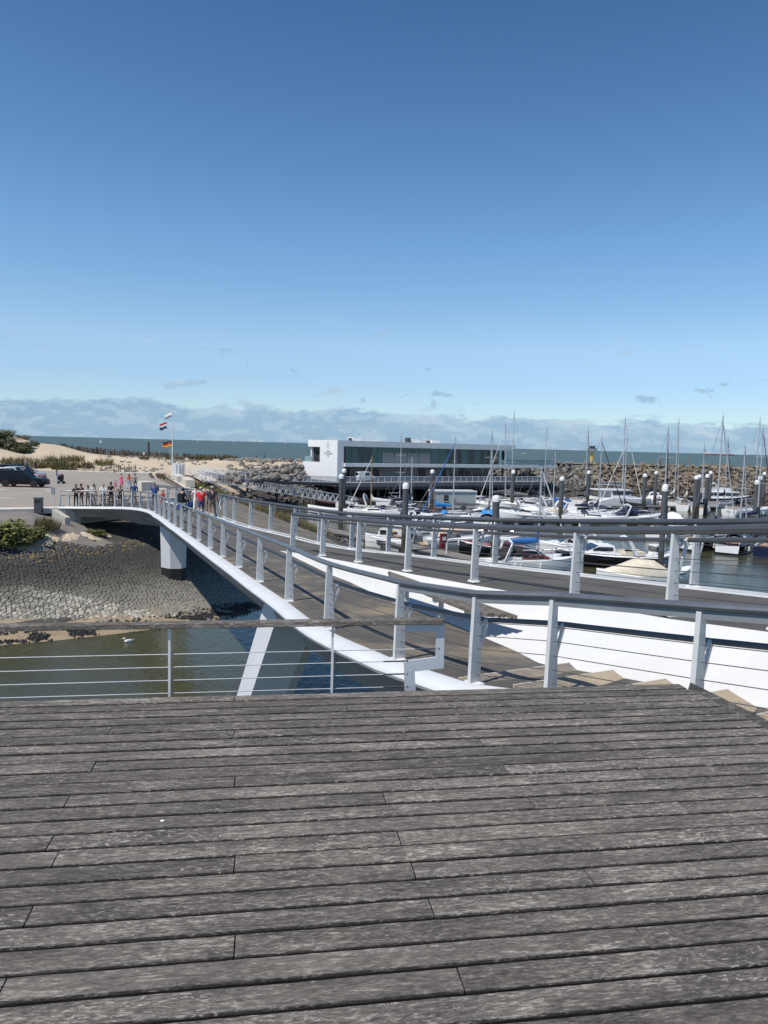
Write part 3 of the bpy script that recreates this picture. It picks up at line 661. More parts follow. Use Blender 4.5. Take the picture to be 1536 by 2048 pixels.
def build_bridge():
    kL, kO = 19 * 6, 13 * 6                             # where the deck forks
    def surf(A, B, n, name, mat, dz=0.0, m=4):
        A, B = resample(A, n), resample(B, n)
        rings = [[a.lerp(b, j / m) + Vector((0, 0, dz)) for j in range(m + 1)] for a, b in zip(A, B)]
        return MB().loft(rings, close=False).build(name, mat, bridge, smooth=True)
    oin = lambda P, o: [p + n * o for p, n in zip(P, normals_left(P))]
    LE, OE = oin(LC, 0.14), oin(OC, 0.12)               # L runs towards the camera: its left is the inner side
    OE = oin(OC, 0.12)
    surf(oin(LC[:kL + 1], -0.10), oin(OC[:kO + 1], 0.10), 60, 'deck_asphalt', m_asph, m=8)
    surf(oin(LC[kL:], -0.10), FOOT, 44, 'deck_asphalt', M('sandy_asphalt', (0.118, 0.106, 0.090), 0.92, var=0.25, vs=1.1, bump=0.9, bs=110, second=(0.30, 0.245, 0.165), sfac=(0.50, 0.70), ss=0.55))
    surf(ITOP, oin(OC[kO:], 0.10), 40, 'deck_asphalt', m_asph)
    # white sloping wall between the two arms
    A, B = resample(FOOT, 60), resample(ITOP, 60); rings = []
    for i, (a, b) in enumerate(zip(A, B)):
        w = min(1, i / 8); sag = -0.10 * w * min(1.0, (b - a).length / 2)
        rings.append([a + (a - b) * 0.25 + Vector((0, 0, -0.12 * w)), a + Vector((0, 0, 0.004)), a.lerp(b, .33) + Vector((0, 0, 0.004 + sag * .8)), a.lerp(b, .66) + Vector((0, 0, 0.004 + sag)), b + Vector((0, 0, 0.006)), b + Vector((0, 0, -0.2))])
    MB().loft(rings, close=False).build('parapet_wall', M('white_plaster', (0.62, 0.612, 0.585), 0.8, var=0.05, vs=0.8, bump=0.6, bs=7, second=(0.60, 0.585, 0.55), sfac=(0.58, 0.75), ss=1.2), bridge, smooth=True)
    # steps
    def nose(p, q): return p, (q - p).normalized()
    p1, d1 = nose(W(950, 1350, 7.84), W(1132, 1326, 7.84)); p2, d2 = nose(W(985, 1376, 7.99), W(1240, 1338, 7.99))
    dd = ((d1 + d2) / 2); dd.z = 0; dd.normalize(); nn = Vector((dd.y, -dd.x, 0))
    noses = [W(1132, 1326, 7.84), W(1240, 1338, 7.99), W(1353, 1354, 8.14), W(1486, 1373, 8.29), W(1486, 1373, 8.29) + nn * 0.95 + dd * 0.5]
    m_step = M('step_concrete', (0.40, 0.325, 0.225), 0.95, var=0.14, vs=1.6, bump=0.8, bs=45, second=(0.20, 0.175, 0.145), sfac=(0.47, 0.60), ss=0.8)
    m_nose = M('step_nosing', (0.42, 0.38, 0.32), 0.8, var=0.1)
    LA = [(p.x, p.y) for p in LE]
    for k, q in enumerate(noses):
        tz = 7.84 + 0.15 * k
        def left_hit(o):
            best = None
            for a, b in zip(LC[:-1], LC[1:]):
                r, s = dd, b - a; den = r.x * s.y - r.y * s.x
                if abs(den) < 1e-9: continue
                t = ((a.x - o.x) * s.y - (a.y - o.y) * s.x) / den; u = ((a.x - o.x) * r.y - (a.y - o.y) * r.x) / den
                if 0 <= u <= 1 and t < 0 and (best is None or t > best): best = t
            return o + dd * (best if best is not None else -3.2)
        qa = left_hit(q); o2 = q + nn * 1.35; qb = left_hit(o2)
        poly = [qa, q + dd * 0.55, q + dd * 1.0 + nn * 1.35, qb]
        MB().prism([(p.x, p.y) for p in poly], tz - 0.32, tz).build('step', m_step, bridge)
        MB().prism([(p.x, p.y) for p in (qa - nn * 0.004, q + dd * 0.3 - nn * 0.004, q + dd * 0.3 + nn * 0.03, qa + nn * 0.03)], tz - 0.04, tz + 0.004).build('step_nosing', m_nose, bridge)
    # edge beam, kerb, girder
    NL = normals_left(LC); NO = normals_left(OC)
    beam = [(0.10, -0.10), (0.10, 0.035), (0.15, 0.05), (0.34, 0.0), (0.40, -0.04), (0.42, -0.09), (0.40, -0.14), (0.34, -0.16), (0.10, -0.16)]
    MB().loft(sweep(LC, [-n for n in NL], [(-o if False else o, z) for o, z in beam]) if LEFT_IS_IN else sweep(LC, NL, beam)).build('edge_beam', m_beam, bridge, smooth=True)
    kerb = [(0.14, -0.1), (0.14, 0.0), (0.16, 0.02), (0.23, 0.01), (0.25, -0.05), (0.25, -0.2), (0.14, -0.2)]
    so = 1 if O_OUT_RIGHT else -1
    MB().loft(sweep(OC, [n * -so for n in NO], kerb)).build('edge_beam', m_beam, bridge, smooth=True)
    MB().loft(sweep(OC, [n * so for n in NO], [(0.02, 0.0), (0.02, 0.035), (0.08, 0.035), (0.08, 0.0)])).build('kerb_strip', m_white, bridge)
    n = 90; A, B = resample(LC, n), resample(OC, n); rings = []
    for i, (a, b) in enumerate(zip(A, B)):
        d = (b - a); d.z = 0; d.normalize(); f = min(1, 0.12 + i / 11); dp = 0.25 + 0.95 * f; ins = 0.35 + 1.25 * min(1, max(0, (i - 10) / 9))
        rings.append([a - d * 0.34 + Vector((0, 0, -.14)), a + d * ins + Vector((0, 0, -dp - .05)), b - d * 0.6 + Vector((0, 0, -dp - .3)), b + d * 0.18 + Vector((0, 0, -.15)), b + Vector((0, 0, -0.06)), b - d * 0.2 + Vector((0, 0, -0.8)), a + d * 0.2 + Vector((0, 0, -0.8)), a + Vector((0, 0, -0.06))])
    MB().loft(rings).build('box_girder', m_girder, bridge)
    # piers
    def pier(tc, bc, tw, bw, z_alg, hexa, name='pier'):
        def ring(t): 
            c = Vector(tc).lerp(Vector(bc), t); w = tw + (bw - tw) * t; return [(c.x + x * w[0], c.y + y * w[1], c.z) for x, y in hexa]
        t1 = (tc[2] - z_alg) / (tc[2] - bc[2])
        o = MB().loft([ring(0), ring(t1)]).build(name, m_pier, bridge)
        MB().loft([ring(t1), ring(1)]).build('algae_band', M('algae_black', (0.012, 0.013, 0.011), 0.7, var=0.4), o)
    P1 = WD(346.5, 1135, 49.5); pier((P1.x, P1.y, 5.6), (P1.x, P1.y, -0.5), np.array((1.85, 1.4)), np.array((1.55, 1.2)), P1.z, [(-.50, .02), (-.02, -.46), (.40, -.30), (.50, .10), (.10, .46), (-.40, .30)])
    a, b = WD(590, 1225, 18.5), WD(530, 1390, 18.8); dr = (b - a) / (b.z - a.z)
    top = a + dr * (6.9 - a.z); bot = a + dr * (-1.0 - a.z)
    pier(top, bot, np.array((1.75, 1.5)), np.array((0.95, 0.9)), 1.6, [(-.50, .0), (-.22, -.46), (.36, -.22), (.50, .22), (.10, .50), (-.42, .30)])
m_beam = M('beam_white', (0.60, 0.61, 0.61), 0.42, var=0.06, vs=1.5, bump=0.12, bs=50, second=(0.47, 0.46, 0.43), sfac=(0.60, 0.78), ss=2.2)
m_girder = M('girder_grey', (0.24, 0.235, 0.225), 0.5, var=0.14, vs=0.35, second=(0.16, 0.155, 0.145), sfac=(0.52, 0.72), ss=0.6)
m_pier = M('pier_paint', (0.58, 0.59, 0.60), 0.45, var=0.05, vs=1)
LEFT_IS_IN, O_OUT_RIGHT = True, True
def chk():
    global LEFT_IS_IN, O_OUT_RIGHT
    n = normals_left(LC); i = 17 * 6; LEFT_IS_IN = (OC[40] - LC[i]).dot(n[i]) > 0
    n = normals_left(OC); O_OUT_RIGHT = (LC[i] - OC[8 * 6]).dot(n[8 * 6]) < 0
chk()
build_bridge()
# bridge railings: posts with bracket and base plate, cables, handrail, lower rail
def railing(P, curve, inward, label, name='bridge_railing', lower=1.11, H=1.28, flange=None, rail=(.068, .92), rmat=None):
    rt = root(name, (0, 0, 0), label=label, cat='railing', group='railings of the footbridge')
    Np = normals_left(P); Nc = normals_left(curve)
    up = Vector((0, 0, 1))
    for p, n in zip(P, Np):
        n = n * inward; t = n.cross(up)
        prof = [(-.090, 0.02), (.105, 0.02), (.090, .45), (.058, .82), (.045, H - .05), (-.055, H - .05), (-.080, .5)]
        o = MB().plate(prof, p, n, up, 0.055).build('post', m_postgrey, rt)
        MB().plate([(x, z * lower / .975) for x, z in ((.055, .50), (.090, .50), (.240, .965), (.240, 1.0), (.205, 1.0), (.045, .90), (.045, .855), (.190, .95))], p, n, up, 0.035).build('bracket', m_postgrey, o)
        MB().box(p + n * 0.0 + up * 0.012, (0.24, 0.20, 0.032), rz=math.atan2(t.y, t.x), top=0.9).build('base_plate', m_dirtywhite, o)
    off = lambda o, z: [c + n * (inward * o) + up * z for c, n in zip(curve, Nc)]
    MB().tube(off(-0.005, H), rail[0], 12, ry=rail[1]).build('handrail', rmat or m_railgrey, rt, smooth=True)
    if flange: MB().loft([[c + n * (inward * o) + up * z for o, z in ((-.03, H - .125), (-.03, H - .04), (.03, H - .04), (.03, H - .125))] for c, n in list(zip(curve, Nc))[flange:]]).build('rail_flange', M('flange_grey', (0.22, 0.235, 0.25), 0.45), rt)
    if lower: MB().tube(off(0.23, lower), 0.034, 8).build('lower_rail', m_railgrey, rt, smooth=True)
    for h in (0.13, 0.30, 0.48, 0.66, 0.84): MB().tube(off(0.01, h), 0.0055, 5).build('cable', m_cable, rt)
    return rt
iL = 1 if LEFT_IS_IN else -1
railing(LPOST, LC, iL, 'long grey bridge railing above the white edge beam, nearest the platform', H=1.23, lower=0.84, flange=24 * 6, rail=(.064, .68), rmat=M('rail_steel_light', (0.17, 0.178, 0.188), 0.36, metal=0.5, var=0.12, vs=3, bump=0.05, bs=80))
iO = -1 if O_OUT_RIGHT else 1
railing(OPOST, OC, -iO if False else (1 if not O_OUT_RIGHT else -1) * -1, 'outer railing of the right arm of the bridge, in front of the moored boats')
railing(IPOST, IC, -1 if False else 1, 'inner railing of the right arm, behind the white sloping wall', H=1.255)
# slatted bench on the white wall
def build_bench():
    Z = 8.06; A, B, C, D = W(777, 1144, Z), W(782, 1161, Z), W(944, 1226, Z), W(1039, 1235, Z)
    b = root('slatted_bench', (0, 0, 0), label='wedge shaped timber slat bench fixed to the white sloping wall', cat='bench')
    m = plank_mat('bench_timber', (0.16, 0.14, 0.12), 0.3, False); n = 8
    for k in range(n):
        t = (k + .5) / n; p, q = A.lerp(B, t), D.lerp(C, t); d = (q - p).normalized(); s = d.cross(Vector((0, 0, 1)))
        wd_ = ((A - B).cross(d).length / n) * 0.72
        MB().bar(p, q + d * (0.05 * (k % 2)), wd_, 0.06).build('slat', m, b)
    for t in (0.2, 0.55, 0.88):
        p, q = A.lerp(D, t), B.lerp(C, t)
        MB().bar(p + (q - p) * .1 - Vector((0, 0, .08)), p + (q - p) * .9 - Vector((0, 0, .08)), 0.06, 0.09).build('bearer', m_postgrey, b)
        MB().bar(p.lerp(q, .5) - Vector((0, 0, .1)), p.lerp(q, .5) - Vector((0, 0, .5)), 0.05, 0.1).build('support', m_postgrey, b)
build_bench()
# ------------------------------------------------------------------ people
SKIN = M('skin', (0.50, 0.30, 0.21), 0.6, var=0.06); SKIN2 = M('skin_tanned', (0.30, 0.17, 0.11), 0.6, var=0.06)
def cloth(name, c): return M('cloth_' + name, c, 0.9, var=0.14, vs=6, bump=0.3, bs=60)
CL = {k: cloth(k, v) for k, v in dict(black=(.012, .012, .014), navy=(.012, .015, .035), blue=(.035, .085, .26), red=(.55, .022, .03), white=(.75, .74, .72), grey=(.17, .19, .20), khaki=(.19, .145, .10), denim=(.075, .11, .19), light_denim=(.30, .40, .52), pink=(.60, .10, .20), orange=(.50, .09, .03), print=(.34, .34, .36), magenta=(.50, .16, .40), maroon=(.13, .02, .03), lime=(.42, .75, .04), cream=(.66, .58, .46), purple=(.09, .075, .24), tan=(.40, .28, .20)).items()}
HAIR = {k: M('hair_' + k, v, 0.7, var=0.2, vs=20) for k, v in dict(dark=(.015, .012, .010), brown=(.06, .03, .016), grey=(.25, .24, .23), auburn=(.15, .04, .018), blond=(.33, .22, .10)).items()}
def person(loc, rz, h=1.74, shirt='grey', legs='denim', skin=SKIN, hair='dark', label='', shorts=False, sleeves='short', pose='stand', arms='down', cap=None, long_hair=False, dress=False, shoes='black', girth=1.0, group=None):
    """one continuous body grown over a skeleton; facing +Y in its own frame"""
    s = h / 1.74; V, E, Rr, seg = [], [], [], []
    def v(x, y, z, r, ry=None): V.append((x * s, y * s, z * s)); Rr.append((r * s, (ry or r) * s)); return len(V) - 1
    def e(a, b, k): E.append((a, b)); seg.append((a, b, k))
    sit = pose == 'sit'; dz = -0.42 if sit else 0.0
    g = girth
    pel = v(0, 0, 0.95 + dz, .150 * g, .115 * g); wai = v(0, 0.01, 1.10 + dz, .140 * g, .105 * g); che = v(0, 0, 1.30 + dz, .160 * g, .112 * g); nek = v(0, -0.01, 1.47 + dz, .062); 
    hd0 = v(0, 0.015, 1.57 + dz, .074, .085); hd1 = v(0, 0.02, 1.66 + dz, .076, .092); nose = v(0, 0.115, 1.60 + dz, .015)
    e(pel, wai, 'T'); e(wai, che, 'T'); e(che, nek, 'N'); e(nek, hd0, 'H'); e(hd0, hd1, 'H'); e(hd0, nose, 'H')
    for sd in (-1, 1):
        ox = .07 * (g - 1); sh = v((.195 + ox) * sd, 0, 1.405 + dz, .062 * (.6 + .4 * g)); e(che, sh, 'T')
        if arms == 'rail': el, ha = (.25 * sd, .16, 1.18 + dz), (.20 * sd, .38, 1.12 + dz)
        elif arms == 'push': el, ha = (.26 * sd, .06, 1.14 + dz), (.20 * sd, .34, 1.05 + dz)
        elif arms == 'bag' and sd > 0: el, ha = (.28, -.06, 1.14 + dz), (.20, .12, 1.22 + dz)
        elif arms == 'swing': el, ha = (.27 * sd, -.06 * sd, 1.13 + dz), (.28 * sd, .10 * sd, .90 + dz)
        else: el, ha = (.265 * sd, -.02, 1.13 + dz), (.285 * sd, .06, .88 + dz)
        el = (el[0] + ox * sd, el[1], el[2]); ha = (ha[0] + ox * sd, ha[1], ha[2]); a = v(*el, .045 * (.5 + .5 * g)); b = v(*ha, .033 * (.5 + .5 * g)); hx = Vector(ha) - Vector(el); hx.normalize(); hp = Vector(ha) + hx * 0.09
        c = v(hp.x, hp.y, hp.z, .036, .022); e(sh, a, 'A'); e(a, b, 'F'); e(b, c, 'S')
        th = v(hp.x - .035 * sd, hp.y + .02, hp.z + .01, .012); e(b, th, 'S')
        for q in (-.02, 0.0, .02):
            f = v(hp.x + q, hp.y + hx.y * .07, hp.z + hx.z * .07 - .01, .011); e(c, f, 'S')
        hip = v(.095 * sd, 0, .90 + dz, .095 * g); e(pel, hip, 'P')
        if sit: kn, an, to = (.12 * sd, .42, .52), (.12 * sd, .44, .09), (.13 * sd, .60, .04)
        elif pose == 'walk': kn, an, to = (.10 * sd, .13 * sd + .06, .50), (.10 * sd, .27 * sd - .04, .09 + (.05 if sd < 0 else 0)), (.11 * sd, .27 * sd + .12, .035 + (.01 if sd < 0 else 0))
        else: kn, an, to = (.105 * sd, .02, .50), (.12 * sd, -.01, .09), (.14 * sd, .15, .035)
        k = v(*kn, .060); a2 = v(*an, .042); t2 = v(*to, .036, .028); e(hip, k, 'L'); e(k, a2, 'C'); e(a2, t2, 'X')
    me = bpy.data.meshes.new('body'); me.from_pydata(V, E, []); ob = bpy.data.objects.new('body', me); COL.objects.link(ob)
    ob.modifiers.new('s', 'SKIN').use_smooth_shade = True; ob.modifiers.new('u', 'SUBSURF').levels = 1
    sv = me.skin_vertices[0].data
    for i, r in enumerate(Rr): sv[i].radius = r
    sv[0].use_root = True
    bpy.context.view_layer.update(); dg = bpy.context.evaluated_depsgraph_get()
    nm = bpy.data.meshes.new_from_object(ob.evaluated_get(dg)); bpy.data.objects.remove(ob)
    mats = [skin, CL[shirt], CL[legs], CL[shoes]]
    nm.materials.clear()
    for m in mats: nm.materials.append(m)
    SG = [(Vector(V[a]), Vector(V[b]), k) for a, b, k in seg]
    for p in nm.polygons:
        best = None
        for a, b, k in SG:
            d = b - a; t = max(0, min(1, (p.center - a).dot(d) / max(1e-9, d.length_squared))); q = (p.center - a - d * t).length
            if best is None or q < best[0]: best = (q, k, t)
        k, t = best[1], best[2]
        z = p.center.z / s - dz
        mi = {'T': 1 if z > 0.93 else 2, 'P': 2, 'L': 2 if not (shorts and t > .75) else 0, 'C': 2 if not (shorts or dress) else 0, 'X': 3, 'A': 1 if (sleeves == 'long' or t < .6) else 0, 'F': 1 if sleeves == 'long' else 0, 'S': 0, 'H': 0, 'N': 1 if t < .35 else 0}[k]
        if dress and k in 'PL': mi = 1
        p.material_index = mi; p.use_smooth = True
    rt = root('person', loc, rz, label, 'person', group)
    body = bpy.data.objects.new('body', nm); COL.objects.link(body); body.parent = rt
    hb = MB(); c = (0, 0.0, (1.655 + dz) * s)
    hb.ball((c[0], c[1] - .010 * s, c[2] + .012 * s), (.092 * s, .105 * s, .098 * s), 10)
    if long_hair: hb.loft([[(x * w * s, (-.05 + y * .05) * s, (z + dz) * s) for x, y in ((-1, 0), (-.5, -1), (.5, -1), (1, 0), (0, .4))] for z, w in ((1.68, .085), (1.55, .095), (1.40, .07))])
    hb.build('hair', HAIR[hair], rt, smooth=True)
    if cap:
        cb = MB(); cb.ball((0, 0.005 * s, (1.685 + dz) * s), (.100 * s, .112 * s, .085 * s), 10); cb.box((0, .12 * s, (1.675 + dz) * s), (.13 * s, .10 * s, .012 * s)); cb.build('cap', CL[cap], rt, smooth=True)
    if dress:
        hb = MB(); rings = [[(w * s * math.cos(2 * math.pi * j / 12), w * .8 * s * math.sin(2 * math.pi * j / 12), (z + dz) * s) for j in range(12)] for z, w in ((1.05, .15), (.8, .20), (.5, .25))]
        hb.loft(rings).build('skirt', CL[shirt], rt, smooth=True)
    return rt
def deck_z(x, y):
    a = min(range(len(LC)), key=lambda i: (LC[i].x - x) ** 2 + (LC[i].y - y) ** 2); b = min(range(len(OC)), key=lambda i: (OC[i].x - x) ** 2 + (OC[i].y - y) ** 2)
    da, db = math.hypot(LC[a].x - x, LC[a].y - y), math.hypot(OC[b].x - x, OC[b].y - y)
    return (LC[a].z * db + OC[b].z * da) / (da + db)
def on_deck(px, py, z=6.5):
    for _ in range(6): p = W(px, py, z); z = deck_z(p.x, p.y)
    return Vector((p.x, p.y, z + 0.004))
AW = 0.0                                             # facing away from the camera = +Y
# five walkers halfway over the bridge
person(on_deck(402, 1036), R(8), 1.80, 'red', 'denim', SKIN, 'grey', 'person in bright red shirt, lime cap and denim shorts walking on the bridge', shorts=True, pose='walk', arms='swing', cap='lime', girth=1.42)
person(on_deck(424, 1036), R(-8), 1.82, 'navy', 'khaki', SKIN2, 'grey', 'person in navy polo, cream cap and khaki shorts walking by the right rail', shorts=True, pose='walk', arms='swing', cap='cream', shoes='white', girth=1.35)
person(on_deck(392, 1027), R(5), 1.74, 'white', 'white', SKIN, 'dark', 'person in white top and white trousers, dark hair, left of the red shirt', pose='walk')
person(on_deck(411, 1024), R(0), 1.76, 'cream', 'tan', SKIN2, 'dark', 'person hidden between the red and navy shirts on the bridge', shorts=True)
person(on_deck(441, 1022), R(40), 1.15, 'white', 'white', SKIN, 'blond', 'small person in white beside the right bridge rail', pose='walk')
person(on_deck(309, 1012), R(10), 1.80, 'blue', 'denim', SKIN2, 'grey', 'person in blue shirt and jeans, seen from behind at the left rail of the bridge', arms='rail', girth=1.35)
person(on_deck(326, 1013), R(-20), 1.20, 'red', 'red', SKIN2, 'dark', 'child in red tracksuit on the bridge beside the blue shirt', pose='walk')
# the group resting along the rail at the far end, facing the camera
def wing(px, d=0.55):
    p = W(px, 1013.8, 5.7); i = min(range(len(LC)), key=lambda k: (LC[k] - p).length); n = normals_left(LC)[i] * iL; q = p + n * d; return Vector((q.x, q.y, LC[i].z + 0.004))
BK = math.pi
person(wing(145), BK + R(10), 1.72, 'black', 'black', SKIN2, 'dark', 'leftmost person at the rail, all in black with cropped hair', arms='rail', sleeves='long')
person(wing(156), BK - R(6), 1.76, 'black', 'maroon', SKIN, 'auburn', 'person in black with auburn hair, second from the left at the rail', arms='rail', cap='maroon')
person(wing(167.5, 0.8), BK, 1.62, 'print', 'black', SKIN, 'brown', 'person in a patterned blouse with brown hair seated at the rail', arms='rail', long_hair=True)
person(wing(173.5, 1.3), BK, 1.70, 'white', 'black', SKIN, 'dark', 'person in a white top standing behind the patterned blouse', arms='down')
person(wing(180.5, 0.75), BK + R(8), 1.62, 'print', 'cream', SKIN, 'dark', 'person in patterned top and cream trousers with dark hair at the rail', arms='rail')
person(wing(195.5, 0.85), BK, 1.72, 'white', 'black', SKIN, 'blond', 'person in a white shirt leaning over a bicycle at the rail', arms='rail', sleeves='long')
person(wing(204.5, 1.3), BK - R(10), 1.84, 'black', 'black', SKIN2, 'dark', 'tall person in a black shirt behind the white shirt at the rail', arms='down')
person(wing(228, 1.0), BK, 1.55, 'black', 'black', SKIN, 'auburn', 'person with auburn hair bending over a red bicycle', arms='push')
person(wing(252, 1.0), R(15), 1.85, 'blue', 'cream', SKIN2, 'grey', 'person in a blue shirt and cream shorts beside the last bicycle', shorts=True, arms='push', girth=1.1)
# on the parking lot
PZL = 5.475
def pk_at(px, py): return W(px, py, PZL)
person(pk_at(270, 980.5), R(-10), 1.76, 'grey', 'black', SKIN, 'dark', 'person in grey shirt and black trousers walking away over the car park', pose='walk')
person(pk_at(258.5, 978.5), R(-10), 1.68, 'orange', 'light_denim', SKIN, 'auburn', 'person in orange top and pale jeans with long auburn hair', pose='walk', long_hair=True)
person(pk_at(243, 976.5), R(-30), 1.60, 'pink', 'pink', SKIN, 'dark', 'person in a pink dress carrying a dark bag on the car park', arms='bag', dress=True)
person(pk_at(231, 980.5), R(-20), 1.12, 'magenta', 'pink', SKIN, 'blond', 'small child in magenta top on the car park', pose='walk')
person(pk_at(114, 967.5), R(-60), 1.66, 'purple', 'light_denim', SKIN, 'brown', 'person with ponytail in purple top and pale jeans pushing the pram', arms='push', long_hair=True)
# distant walkers
def gl(px, py, z0=6.0):
    z = z0
    for _ in range(5): p = W(px, py, z); z = max(5.36, land_z(p.x, p.y)) if p.y > 101 else 5.475
    return Vector((p.x, p.y, z + 0.05))
for px, py, hh, sh, lg, lab in ((288, 917.5, 1.75, 'white', 'grey', 'person in white top on the far promenade, left of the dark post'), (297, 918, 1.72, 'white', 'maroon', 'person in white top and maroon trousers on the far promenade by the dark post'), (512.5, 919, 1.7, 'grey', 'denim', 'lone person in grey on the sea wall, left of the dark walker'), (529, 918.5, 1.78, 'black', 'black', 'lone person in black on the sea wall near the white building'), (45, 936, 1.75, 'black', 'black', 'person in black at the left end of the waiting group by the dune'), (52, 938, 1.7, 'grey', 'denim', 'person in grey in the middle of the group by the dune'), (57.5, 938, 1.65, 'black', 'grey', 'person in black top and grey trousers in the group by the dune'), (71, 942, 1.8, 'black', 'navy', 'tall person in dark clothes at the right end of the group by the dune')):
    person(gl(px, py), R(random.uniform(-60, 60)), hh, sh, lg, SKIN, 'dark', lab, pose='walk')
# ------------------------------------------------------------------ bicycles, scooter, pram
m_tyre = M('tyre_rubber', (0.018, 0.018, 0.018), 0.85); m_chrome = M('bright_metal', (0.55, 0.56, 0.57), 0.25, metal=0.9)
def bicycle(loc, rz, col, label, group='bicycles at the bridge rail'):
    rt = root('bicycle', loc, rz, label, 'bicycle', group); fm = M('bike_' + col, dict(black=(.015, .015, .016), red=(.25, .02, .03), grey=(.16, .17, .18))[col], 0.35)
    r = .34
    for x in (-.53, .53):
        w = MB(); w.tube([(x + r * math.cos(t), 0, r + r * math.sin(t)) for t in np.linspace(0, 2 * math.pi, 21)[:-1]], .022, 6, closed=True); wo = w.build('wheel', m_tyre, rt, smooth=True)
        w = MB()
        for k in range(8): a = math.pi * k / 8; w.bar((x + .31 * math.cos(a), 0, r + .31 * math.sin(a)), (x - .31 * math.cos(a), 0, r - .31 * math.sin(a)), .004)
        w.build('spokes', m_chrome, wo)['kind'] = 'stuff'
    f = MB()
    for a, b in (((-.53, 0, r), (-.08, 0, .30)), ((-.08, 0, .30), (-.24, 0, .80)), ((-.53, 0, r), (-.20, 0, .72)), ((-.08, 0, .30), (.40, 0, .72)), ((-.20, 0, .72), (.38, 0, .80)), ((.38, 0, .95), (.53, 0, r))): f.tube([a, b], .018, 6)
    f.build('frame', fm, rt)
    MB().tube([(.30, -.30, 1.02), (.38, -.12, 1.0), (.38, .12, 1.0), (.30, .30, 1.02)], .014, 6).build('handlebar', m_black, rt)
    MB().loft([[(x, y * w, .84 + z) for y, z in ((-1, 0), (0, -.03), (1, 0), (0, .04))] for x, w in ((-.40, .09), (-.28, .08), (-.10, .02))]).build('saddle', m_black, rt)
    return rt
bicycle(wing(194, 1.5), R(165), 'black', 'black bicycle held by the white shirt at the rail'); bicycle(wing(218, 0.45), R(20), 'black', 'black bicycle leaning on the rail, left of the red one')
bicycle(wing(224.5, 0.7), R(60), 'red', 'red bicycle with crossed wheels at the middle of the rail'); bicycle(wing(243, 0.5), R(30), 'grey', 'grey bicycle against the rail beside the blue shirt')
for px, lab in ((72, 'bicycle standing in the group by the dune'),): bicycle(gl(px - 12, 940), R(20), 'grey', lab)
for k, (px, rz) in enumerate(((178, 10), (182, 40), (207, 20), (265, 70))): bicycle(gl(px, 943.5), R(rz), 'black', ['dark bicycle at the far edge of the car park, leftmost of four', 'dark bicycle at the far edge of the car park, second from left', 'dark bicycle at the far edge of the car park, by the pale sand mound', 'dark bicycle at the far edge of the car park, nearest the flagpole'][k], 'bicycles at the far edge of the car park')
for k, (px, rz) in enumerate(((430, 80), (437, 95))):
    p = gl(px, 919.5); bicycle(p, R(rz), 'black', ['bicycle ridden on the sea wall, left one of a pair', 'bicycle ridden on the sea wall, right one of a pair'][k], 'bicycles on the sea wall')
    person(p + Vector((0, 0, 0.42)), R(-60), 1.72, 'black', 'black', SKIN, 'dark', ['left rider in black on the sea wall', 'right rider in black on the sea wall'][k], pose='sit', arms='push')
def scooter():
    p = on_deck(371, 1021); rt = root('mobility_scooter', p, R(60), 'violet mobility scooter on the bridge, left of the walkers', 'scooter')
    mb = MB(); pr = [(-.55, .16), (-.5, .45), (-.1, .42), (.05, .24), (.35, .24), (.45, .60), (.60, .62), (.66, .30), (.6, .16)]
    mb.plate(pr, (0, 0, 0), (1, 0, 0), (0, 0, 1), .46); mb.build('body', M('scooter_violet', (.05, .045, .22), 0.3), rt)
    for x, y in ((-.42, .26), (-.42, -.26), (.5, .24), (.5, -.24)):
        w = MB(); w.tube([(x, y - .05, .15), (x, y + .05, .15)], .15, 14); wo = w.build('wheel', m_tyre, rt); w = MB(); w.tube([(x, y - .055, .15), (x, y + .055, .15)], .08, 10); w.build('rim', m_chrome, wo)
    MB().box((-.28, 0, .60), (.42, .44, .10)).build('seat', m_black, rt); MB().box((-.48, 0, .90), (.10, .44, .55)).build('backrest', m_black, rt)
    MB().tube([(.52, 0, .6), (.36, 0, 1.0)], .03, 6).build('tiller', m_black, rt); MB().tube([(.34, -.28, 1.0), (.34, .28, 1.0)], .018, 6).build('handlebar', m_black, rt)
    m = MB(); m.ball((.36, .36, 1.14), (.03, .08, .06), 8); m.build('mirror', m_dark, rt)
    person(p + Matrix.Rotation(R(60), 4, 'Z').to_3x3() @ Vector((-.25, 0, .20)), R(-30), 1.74, 'black', 'black', SKIN, 'dark', 'person in black with dark cap riding the violet mobility scooter', pose='sit', arms='push', cap='navy', sleeves='long')
scooter()
def pram():
    p = pk_at(122, 967); rt = root('pram', p, R(10), 'black pram with hood up on the car park', 'pram')
    for x in (-.25, .3):
        for y in (-.24, .24): MB().tube([(x, y - .03, .13), (x, y + .03, .13)], .13, 12).build('wheel', m_tyre, rt)
    f = MB(); f.tube([(-.25, .2, .13), (.25, .2, .75), (-.45, .2, 1.05), (-.45, -.2, 1.05), (.25, -.2, .75), (-.25, -.2, .13)], .016, 6); f.build('frame', m_chrome, rt)
    MB().loft([[(x * w, y * .21, z) for x, y in ((-.32, -1), (.30, -1), (.34, 0), (.30, 1), (-.32, 1))] for z, w in ((.35, .7), (.55, 1), (.78, 1.0))]).build('seat', m_black, rt)
    h = MB(); h.ball((.02, 0, .82), (.33, .24, .34), 12); h.build('hood', m_black, rt, smooth=True)
    MB().box((.05, 0, .28), (.4, .3, .14)).build('basket', m_dark, rt)
pram()
b_ = W(245.5, 972, 6.0); 
